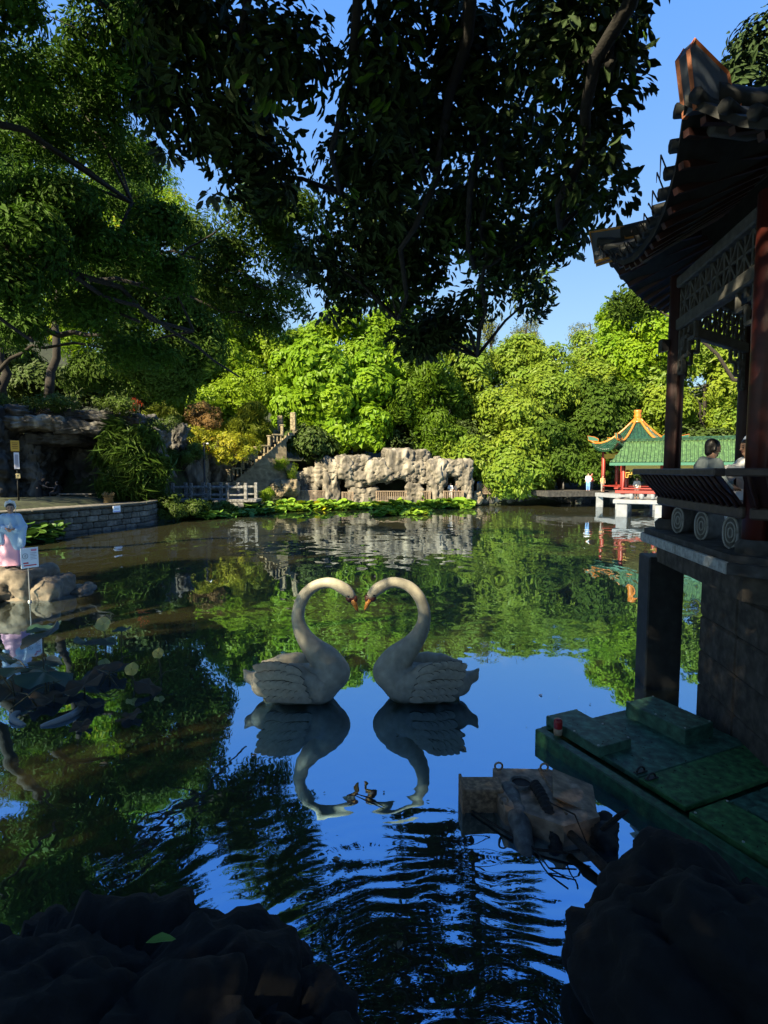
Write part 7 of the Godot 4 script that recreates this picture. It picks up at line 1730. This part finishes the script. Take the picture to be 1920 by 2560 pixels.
	hand(c, Jc.rwrist, Vector3(-0.1, 0.3, 1), Vector3.UP, sk, 0.5, -1.0)
	var d := thing("person", "person in black sitting on the end of the stone bench holding out a hand", "person", Vector3(-21.75, 1.33, -37.1), -1.5)
	var Jd := {"hip": Vector3(0, 0.55, 0), "chest": Vector3(0, 0.86, 0.02), "neck": Vector3(0, 1.03, 0.03), "head": Vector3(0, 1.12, 0.05), "lshoulder": Vector3(-0.17, 0.97, 0.02), "rshoulder": Vector3(0.17, 0.97, 0.02), "lelbow": Vector3(-0.2, 0.85, 0.25), "relbow": Vector3(0.24, 0.72, 0.1), "lwrist": Vector3(-0.12, 0.9, 0.5), "rwrist": Vector3(0.14, 0.62, 0.3), "lhip": Vector3(-0.1, 0.52, 0.02), "rhip": Vector3(0.1, 0.52, 0.02), "lknee": Vector3(-0.11, 0.5, 0.44), "rknee": Vector3(0.11, 0.5, 0.44), "lankle": Vector3(-0.11, 0.08, 0.42), "rankle": Vector3(0.11, 0.08, 0.42), "ltoe": Vector3(-0.12, 0.04, 0.56), "rtoe": Vector3(0.12, 0.04, 0.56)}
	figure(d, "body", Jd, sk, 0.018)
	put(d, "clothes", skin([[Vector3(0, 0.52, 0), Vector3(0, 0.9, 0.02), 0.165, 0.155], [Jd.lshoulder, Jd.rshoulder, 0.085, 0.085], [Jd.rshoulder, Jd.relbow, 0.075, 0.06], [Jd.lshoulder, Jd.lelbow, 0.075, 0.06], [Jd.lhip, Jd.lknee, 0.11, 0.08], [Jd.rhip, Jd.rknee, 0.11, 0.08], [Jd.lknee, Jd.lankle, 0.08, 0.06], [Jd.rknee, Jd.rankle, 0.08, 0.06]], 0.02, 0.05), blk)
	head(d, Vector3(0, 1.19, 0.06), Vector3(0, 0.15, 1), sk, hair, 0.0, 0.012)
	hand(d, Jd.lwrist, Vector3(0.1, 0.1, 1), Vector3.UP, sk, 0.3)
	hand(d, Jd.rwrist, Vector3(-0.2, -0.3, 1), Vector3.UP, sk, 0.5, -1.0)
	# far figures
	small_person("person in white looking out of the grotto's last cave mouth", Vector3(6.3, 0.55, -52.8), 0.0, Color(0.6, 0.6, 0.6), Color(0.5, 0.5, 0.5))
	small_person("person in dark clothes beside the one in white in the cave mouth", Vector3(6.9, 0.5, -53.0), 0.3, Color(0.03, 0.03, 0.04), Color(0.03, 0.03, 0.04))
	small_person("person in a blue top behind the rustic railing at the grotto's end", Vector3(9.3, 0.9, -54.2), 0.2, Color(0.06, 0.15, 0.4), Color(0.03, 0.04, 0.08))
	small_person("person in a white top with blue trousers on the shore path near the red pavilion", Vector3(19.0, 1.45, -51.8), -0.4, Color(0.6, 0.62, 0.66), Color(0.12, 0.25, 0.5))
	small_person("person in a red top on the shore path near the red pavilion", Vector3(19.6, 1.5, -52.6), 0.5, Color(0.45, 0.03, 0.04), Color(0.05, 0.05, 0.07))
	small_person("person in a tan top at the entrance of the red pavilion", Vector3(20.1, 1.4, -51.2), 0.2, Color(0.42, 0.25, 0.12), Color(0.2, 0.18, 0.16), 1.5)
	small_person("person in yellow inside the covered walk", Vector3(20.9, 1.25, -40.6), 0.4, Color(0.6, 0.42, 0.05), Color(0.1, 0.1, 0.2), 1.55)
	small_person("person in white inside the covered walk near its first column", Vector3(18.9, 1.25, -41.6), -0.3, Color(0.6, 0.58, 0.55), Color(0.08, 0.07, 0.07), 1.6)
	var path := begin()
	box(path, at(Vector3(18.0, 1.2, -53.0), 0.2), Vector3(7.0, 0.5, 3.4))
	tag(put(self, "path", done(path), mat("path_stone", Color(0.06, 0.055, 0.05), 0.9, "stone", 0.6)), "", "", "", "structure")

# ---------------------------------------------------------------- signs, lamps, bench
func words(under: Node3D, called: String, text: String, size: float, m: Material, xf: Transform3D) -> void:
	var f := SystemFont.new()
	f.font_names = PackedStringArray(["Droid Sans Fallback", "Droid Sans"])
	var t := TextMesh.new()
	t.font = f
	t.text = text
	t.font_size = 32
	t.pixel_size = size / 32.0
	t.depth = 0.004
	put(under, called, t, m, xf)

func build_signs() -> void:
	var white := mat("sign_white", Color(0.72, 0.74, 0.82), 0.45)
	var steel := mat("galvanised", Color(0.25, 0.26, 0.26), 0.4, "", 1.0, 0.0, 0.6)
	var redp := mat("sign_red", Color(0.5, 0.02, 0.05), 0.5)
	var blackp := mat("sign_black", Color(0.03, 0.03, 0.04), 0.5)
	var black := mat("lamp_black", Color(0.012, 0.012, 0.012), 0.5)
	var t := thing("warning_sign", "white notice board with red lines on a thin steel pole standing in the water", "sign", Vector3(-9.15, 0, -14.16), 1.0)
	put(t, "pole", rod(Vector3(0, -0.9, 0), Vector3(0, 1.4, 0), 0.016), steel)
	put(t, "pole_foot", lathe([Vector2(0.05, -0.03), Vector2(0.05, 0.03), Vector2(0.02, 0.05)], 10), steel)
	put(t, "board", box_mesh(Vector3(0.42, 0.52, 0.02), 0.004), white, at(Vector3(0.03, 1.15, 0.03)))
	put(t, "red_line", box_mesh(Vector3(0.3, 0.028, 0.004)), redp, at(Vector3(0.03, 0.955, 0.042)))
	put(t, "red_block", box_mesh(Vector3(0.12, 0.035, 0.004)), redp, at(Vector3(-0.07, 1.02, 0.042)))
	put(t, "red_heading", box_mesh(Vector3(0.13, 0.05, 0.004)), mat("sign_pink", Color(0.6, 0.2, 0.3), 0.5), at(Vector3(0.13, 1.34, 0.042)))
	for k in 5:
		put(t, "text_line", box_mesh(Vector3(0.15 - 0.03 * (k % 2), 0.012, 0.004)), mat("sign_grey", Color(0.35, 0.36, 0.45), 0.5), at(Vector3(0.12 - 0.015 * (k % 2), 1.27 - 0.04 * k, 0.042)))
	var ring := []
	var rr := []
	for k in 21:
		var a := TAU * k / 20.0
		ring.append(Vector3(-0.08 + cos(a) * 0.065, 1.2 + sin(a) * 0.065, 0.043))
		rr.append(0.004)
	put(t, "emblem_ring", tube_mesh(ring, rr, 5), blackp)
	put(t, "emblem_mark", tube_mesh([Vector3(-0.06, 1.23, 0.043), Vector3(-0.1, 1.2, 0.043), Vector3(-0.07, 1.19, 0.043), Vector3(-0.09, 1.165, 0.043)], [0.005, 0.005, 0.005, 0.004], 5), blackp)
	# small plates on walls
	var q := thing("notice_plate", "small white notice plate at the edge of the curved quay wall", "sign", Vector3(-15.27, 1.17, -31.7), 1.21)
	put(q, "plate", box_mesh(Vector3(0.52, 0.36, 0.03), 0.005), white)
	put(q, "blue_line", box_mesh(Vector3(0.48, 0.05, 0.006)), mat("sign_blue", Color(0.12, 0.15, 0.5), 0.5), at(Vector3(0, -0.14, 0.016)))
	put(q, "text_line", box_mesh(Vector3(0.3, 0.04, 0.006)), mats["sign_grey"], at(Vector3(0.02, 0.04, 0.016)))
	put(q, "text_line", box_mesh(Vector3(0.34, 0.03, 0.006)), mats["sign_grey"], at(Vector3(0.0, -0.03, 0.016)))
	var r := thing("notice_plate", "small blank white plate on the rubble wall below the rustic railing", "sign", Vector3(14.1, 0.95, -54.3), 0.1)
	put(r, "plate", box_mesh(Vector3(0.5, 0.3, 0.03), 0.005), white)
	# information post on the quay
	var s := thing("information_post", "slim post with a yellow square board above a pale panel by the cliff", "sign", Vector3(-21.3, 1.33, -32.4), 0.5)
	put(s, "post", rod(Vector3(0, 0, 0), Vector3(0, 3.7, 0), 0.045), black)
	put(s, "yellow_board", box_mesh(Vector3(0.42, 0.62, 0.04), 0.006), mat("yellow_board", Color(0.55, 0.33, 0.04), 0.5), at(Vector3(-0.05, 3.45, 0.06)))
	for k in 4:
		put(s, "board_line", box_mesh(Vector3(0.3 - 0.05 * (k % 2), 0.035, 0.006)), mat("board_brown", Color(0.14, 0.06, 0.01), 0.6), at(Vector3(-0.05, 3.62 - 0.1 * k, 0.083)))
	put(s, "pale_panel", box_mesh(Vector3(0.26, 0.95, 0.04), 0.006), white, at(Vector3(0.0, 2.6, 0.06)))
	put(s, "panel_text", box_mesh(Vector3(0.16, 0.75, 0.006)), mats["sign_grey"], at(Vector3(0.0, 2.58, 0.083)))
	put(s, "small_panel", box_mesh(Vector3(0.22, 0.28, 0.04), 0.006), mat("cream_panel", Color(0.6, 0.5, 0.25), 0.5), at(Vector3(0.03, 1.72, 0.06)))
	put(s, "panel_mark", box_mesh(Vector3(0.06, 0.08, 0.006)), blackp, at(Vector3(0.03, 1.74, 0.083)))
	# lamp posts
	for e in [[Vector3(-15.0, 1.6, -46.6), 4.0, "tall black lamp post by the bridge under the yellow hedge"], [Vector3(17.6, 1.4, -54.6), 3.6, "black lamp post on the shore path left of the red pavilion"]]:
		var l := thing("lamp_post", e[2], "lamp post", e[0])
		put(l, "pole", tube_mesh([Vector3(0, -0.5, 0), Vector3(0, 0.6, 0), Vector3(0, 0.65, 0), Vector3(0, e[1], 0)], [0.13, 0.12, 0.085, 0.075], 10), black)
		put(l, "lamp_head", box_mesh(Vector3(0.34, 0.1, 0.2), 0.03), black, at(Vector3(0.1, e[1], 0)))
		put(l, "lamp_glass", box_mesh(Vector3(0.22, 0.12, 0.16), 0.03), mat("milk_glass", Color(0.75, 0.75, 0.7), 0.3), at(Vector3(0.3, e[1] - 0.02, 0)))
	# bench and stump on the quay
	var b := thing("stone_bench", "long low stone bench in the shade of the cliff hollow", "bench", Vector3(-21.1, 1.33, -37.2))
	put(b, "seat", box_mesh(Vector3(2.6, 0.1, 0.45), 0.02), mats["quay_stone_c"], at(Vector3(0.35, 0.45, 0)))
	for x in [-0.6, 1.3]:
		put(b, "leg", box_mesh(Vector3(0.25, 0.4, 0.38), 0.02), mats["quay_stone_a"], at(Vector3(x, 0.2, 0)))
	var u := thing("straw_bundle", "straw-coloured bundle on a stump in a patch of sun on the quay", "bundle", Vector3(-17.3, 1.33, -34.9))
	put(u, "stump", lathe([Vector2(0, 0), Vector2(0.3, 0), Vector2(0.26, 0.3), Vector2(0.36, 0.36), Vector2(0, 0.4)], 12), mat("straw", Color(0.38, 0.26, 0.1), 0.9, "crack", 2.0, 1.0))
	var tw := begin(true)
	rng.seed = 3
	for k in 26:
		var a := rng.randf() * TAU
		tube(tw, [Vector3(cos(a) * 0.2, 0.36, sin(a) * 0.2), Vector3(cos(a + 0.5) * 0.36, 0.5 + rng.randf() * 0.2, sin(a + 0.5) * 0.36), Vector3(cos(a + 1.2) * 0.34, 0.42, sin(a + 1.2) * 0.34)], [0.02, 0.025, 0.015], 5)
	tag(put(u, "twigs", done(tw), mats["straw"]), "", "", "", "stuff")

# ---------------------------------------------------------------- foreground: rocks, lotus, hoop
func build_foreground() -> void:
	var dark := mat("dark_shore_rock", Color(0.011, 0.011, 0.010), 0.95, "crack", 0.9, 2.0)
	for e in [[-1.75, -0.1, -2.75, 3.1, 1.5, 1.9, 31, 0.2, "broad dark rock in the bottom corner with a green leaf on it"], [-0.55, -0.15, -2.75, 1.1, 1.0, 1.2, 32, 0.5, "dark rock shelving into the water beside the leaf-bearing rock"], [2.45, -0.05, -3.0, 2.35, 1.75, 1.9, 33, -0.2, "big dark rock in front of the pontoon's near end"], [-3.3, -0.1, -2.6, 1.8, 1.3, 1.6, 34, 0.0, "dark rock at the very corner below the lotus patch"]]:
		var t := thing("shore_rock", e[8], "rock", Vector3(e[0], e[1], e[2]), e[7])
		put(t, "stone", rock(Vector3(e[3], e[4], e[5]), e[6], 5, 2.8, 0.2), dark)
	var sm := thing("shore_rock", "small wet grey stone at the bottom edge between the big rocks", "rock", Vector3(-0.12, -0.08, -2.82))
	put(sm, "stone", rock(Vector3(0.42, 0.42, 0.4), 41, 4, 2.6, 0.2), mat("wet_stone", Color(0.2, 0.2, 0.2), 0.25, "crack", 2.0, 1.5))
	var lf := begin()
	leaf(lf, Transform3D(), 0.17, 0.075, true)
	var lm := done(lf)
	var gl := thing("fallen_leaf", "bright green leaf lying on the broad dark rock", "leaf", Vector3(-1.37, 0.69, -3.0), 0.5)
	var lfm := put(gl, "blade", lm, leafmat("fresh_leaf", Color(0.10, 0.24, 0.04), 0.4, 0.4), Transform3D(Basis(Vector3.FORWARD, 0.1)))
	# step stones under the person by the water
	for e in [[-10.1, 0.1, -14.9, 1.8, 1.45, 1.6, 51, "flat shore stone carrying the person in the robe"], [-9.2, -0.1, -15.0, 1.0, 1.2, 1.4, 52, "rounded shore stone behind the notice board pole"], [-10.6, -0.15, -13.6, 1.6, 0.9, 1.1, 53, "low dark stone at the water below the person in the robe"], [-8.75, -0.28, -15.6, 0.9, 0.8, 1.0, 54, "half-sunk stone with ledges beyond the notice board"], [-11.8, 0.4, -15.6, 2.0, 1.8, 2.0, 55, "bank stone at the view's edge behind the person in the robe"]]:
		var t := thing("step_stone", e[7], "rock", Vector3(e[0], e[1], e[2]))
		put(t, "stone", rock(Vector3(e[3], e[4], e[5]), e[6], 4, 6.0, 0.12), mat("brown_step_rock", Color(0.27, 0.225, 0.17), 0.9, "crack", 0.3, 2.0))
	# dim lotus patch at the left
	var green := leafmat("dim_lotus", Color(0.02, 0.05, 0.032), 0.3, 0.45)
	var brown := leafmat("withered_lotus", Color(0.05, 0.038, 0.022), 0.3, 0.8)
	var yel := leafmat("yellow_lotus", Color(0.5, 0.40, 0.07), 0.5, 0.7)
	rng.seed = 88
	var pads := []
	for k in 3:
		var st := begin(true)
		for i in 24:
			var a := TAU * i / 24.0
			var b := TAU * (i + 1) / 24.0
			for s in [[0.02, 0.35], [0.35, 0.7], [0.7, 1.0]]:
				var f := func(q, r): return Vector3(cos(q) * r, [0.22, -0.25, 0.08][k] * r * r + 0.16 * r * sin(q * (3.0 + k)) + 0.04 * sin(q * 11.0) * r * r, sin(q) * r * (1.0 + 0.06 * sin(q * 5.0)))
				quad(st, f.call(a, s[0]), f.call(a, s[1]), f.call(b, s[1]), f.call(b, s[0]))
		pads.append(done(st))
	var stem_m := mat("lotus_stem", Color(0.05, 0.05, 0.02), 0.7)
	var spots := [[-6.2, 0.36, -9.9, 0.42, 0, "g"], [-5.15, 0.3, -9.7, 0.4, 0, "g"], [-5.3, 0.26, -8.45, 0.48, 1, "g"], [-4.6, 0.12, -8.3, 0.35, 2, "b"], [-5.9, 0.2, -8.8, 0.4, 1, "g"], [-5.5, 0.38, -10.7, 0.18, 0, "y"], [-3.98, 0.28, -8.55, 0.13, 1, "y"], [-3.72, 0.4, -8.95, 0.11, 1, "y"], [-3.6, 0.12, -8.3, 0.26, 1, "b"], [-4.9, 0.06, -7.9, 0.3, 2, "b"], [-6.5, 0.28, -9.1, 0.4, 2, "g"], [-4.2, 0.05, -7.7, 0.22, 2, "b"], [-6.9, 0.18, -8.2, 0.45, 1, "g"], [-5.9, 0.1, -7.6, 0.4, 2, "b"], [-4.55, 0.2, -9.0, 0.3, 1, "b"], [-3.5, 0.02, -7.4, 0.2, 2, "b"], [-4.0, 0.02, -7.1, 0.16, 2, "b"], [-6.6, 0.3, -10.6, 0.36, 0, "g"], [-5.0, 0.34, -10.4, 0.2, 0, "g"]]
	var what := ["broad dark green lotus leaf tilted at the back of the dim patch", "dark lotus leaf with a raised rim, middle of the dim patch's back row", "drooping bluish lotus leaf in the middle of the dim patch", "flat withered lotus leaf in the dim patch", "drooping dark lotus leaf left of the bluish one", "upright yellow green lotus leaf behind the dim patch", "round yellow lotus leaf hanging at the dim patch's edge", "yellow lotus leaf streaked red brown, outermost of the two yellow ones", "brown drooping lotus leaf beside the yellow pair", "withered leaf floating above the white hoop", "large dark lotus leaf at the patch's outer side", "small withered floating leaf right of the hoop", "dark drooping lotus leaf at the view's edge", "withered flat lotus leaf inside the white hoop", "brown hanging lotus leaf behind the yellow pair", "small brown leaf floating alone below the yellow pair", "tiny brown leaf floating nearest the viewer below the hoop", "dark lotus leaf farthest back at the view's edge", "small raised lotus leaf behind the patch's middle"]
	for k in spots.size():
		var e: Array = spots[k]
		var t := thing("lotus_leaf", what[k], "lotus leaf", Vector3(e[0], 0, e[2]), rng.randf() * TAU, "lotus leaves of the dim patch")
		var b := Basis.from_euler(Vector3(rng.randf_range(-0.3, 0.5), 0, rng.randf_range(-0.35, 0.35))).scaled(Vector3.ONE * e[3] * 0.85)
		if e[5] == "y":
			b = Basis.from_euler(Vector3(0.85, 0.4, 0.4)).scaled(Vector3.ONE * e[3] * 0.8)
			t.rotation.y = 0.3
		put(t, "blade", pads[e[4]], green if e[5] == "g" else brown if e[5] == "b" else yel, Transform3D(b, Vector3(0, e[1], 0)))
		put(t, "stem", tube_mesh([Vector3(0.1, -0.6, 0.06), Vector3(0.03, e[1] * 0.4, 0), Vector3(0, e[1], 0)], [0.014, 0.012, 0.009], 6), stem_m)
	for k in 18:
		var a := Vector3(rng.randf_range(-6.4, -3.6), 0.02, rng.randf_range(-9.3, -7.6))
		var d := Vector3(rng.randf_range(-0.7, 0.7), rng.randf_range(0.05, 0.3), rng.randf_range(-0.4, 0.4))
		var t := thing("lotus_stalk", "bent dead lotus stalk lying among the dim lotus leaves", "stalk", a, 0.0, "dead lotus stalks")
		put(t, "stem", tube_mesh([Vector3.ZERO, d * 0.5 + Vector3(0, 0.08, 0), d], [0.011, 0.009, 0.006], 5), stem_m)
	# white plastic hoop
	var hp := thing("floating_hoop", "pale plastic hoop half sunk among the dim lotus leaves", "hoop", Vector3(-4.72, 0.0, -7.55))
	for arc in [[-1.2, 0.75, 0.045], [1.75, 3.3, 0.04]]:
		var pts := []
		var rad := []
		for k in 19:
			var f := k / 18.0
			var a := lerpf(arc[0], arc[1], f)
			pts.append(Vector3(cos(a) * 0.42, 0.03 - 0.03 * pow(2.0 * f - 1.0, 2.0), -sin(a) * 0.42 if arc[0] < 0 else sin(a) * 0.36))
			rad.append(arc[2] * (1.0 - 0.5 * pow(2.0 * f - 1.0, 4.0)))
		put(hp, "tube", tube_mesh(pts, rad, 10), mat("dull_white_plastic", Color(0.2, 0.22, 0.22), 0.5))
	# dust, petals and bits of leaf on the surface
	var scum := thing("floating_debris", "small bits of leaf and dust scattered over the near water", "floating debris")
	tag(scum, "", "", "", "stuff")
	var buf := PackedFloat32Array()
	var bit := begin()
	leaf(bit, Transform3D(), 0.06, 0.03)
	for k in 170:
		var z := -rng.randf_range(3.4, 20.0)
		var x := rng.randf_range(-0.62, 0.45) * absf(z)
		var bs := Basis(Vector3.UP, rng.randf() * TAU).scaled(Vector3.ONE * rng.randf_range(0.2, 0.9))
		var g := rng.randf_range(0.3, 1.2)
		buf.append_array(PackedFloat32Array([bs.x.x, bs.y.x, bs.z.x, x, bs.x.y, bs.y.y, bs.z.y, 0.014, bs.x.z, bs.y.z, bs.z.z, z, g, g, g * 0.9, 1.0]))
	scatter(scum, "bits", done(bit), leafmat("surface_bits", Color(0.16, 0.14, 0.08), 0.1), buf, 170)
	# loose leaves on the water
	var st2 := begin()
	leaf(st2, Transform3D(), 0.1, 0.045, true)
	var fm := done(st2)
	var loose := mat("floating_leaf_brown", Color(0.14, 0.12, 0.07), 0.6)
	var say := ["floating leaf left of the reflected swan heads", "brown leaf floating between the rocks and the stick", "leaf floating beside the small ripple rings", "pale leaf floating right of the swan's tail", "leaf floating by the pump's spout", "leaf floating under the near lotus patch", "yellowish leaf drifting in the dark water at far left"]
	for k in 7:
		var p: Vector3 = [Vector3(-1.6, 0.012, -6.4), Vector3(0.1, 0.012, -3.7), Vector3(-0.38, 0.012, -4.6), Vector3(2.4, 0.012, -8.2), Vector3(0.95, 0.012, -6.6), Vector3(-3.3, 0.012, -6.2), Vector3(-3.9, 0.012, -5.2)][k]
		var t := thing("floating_leaf", say[k], "leaf", p, k * 1.3, "loose leaves on the water")
		put(t, "blade", fm, loose if k != 3 else mats["sign_white"])
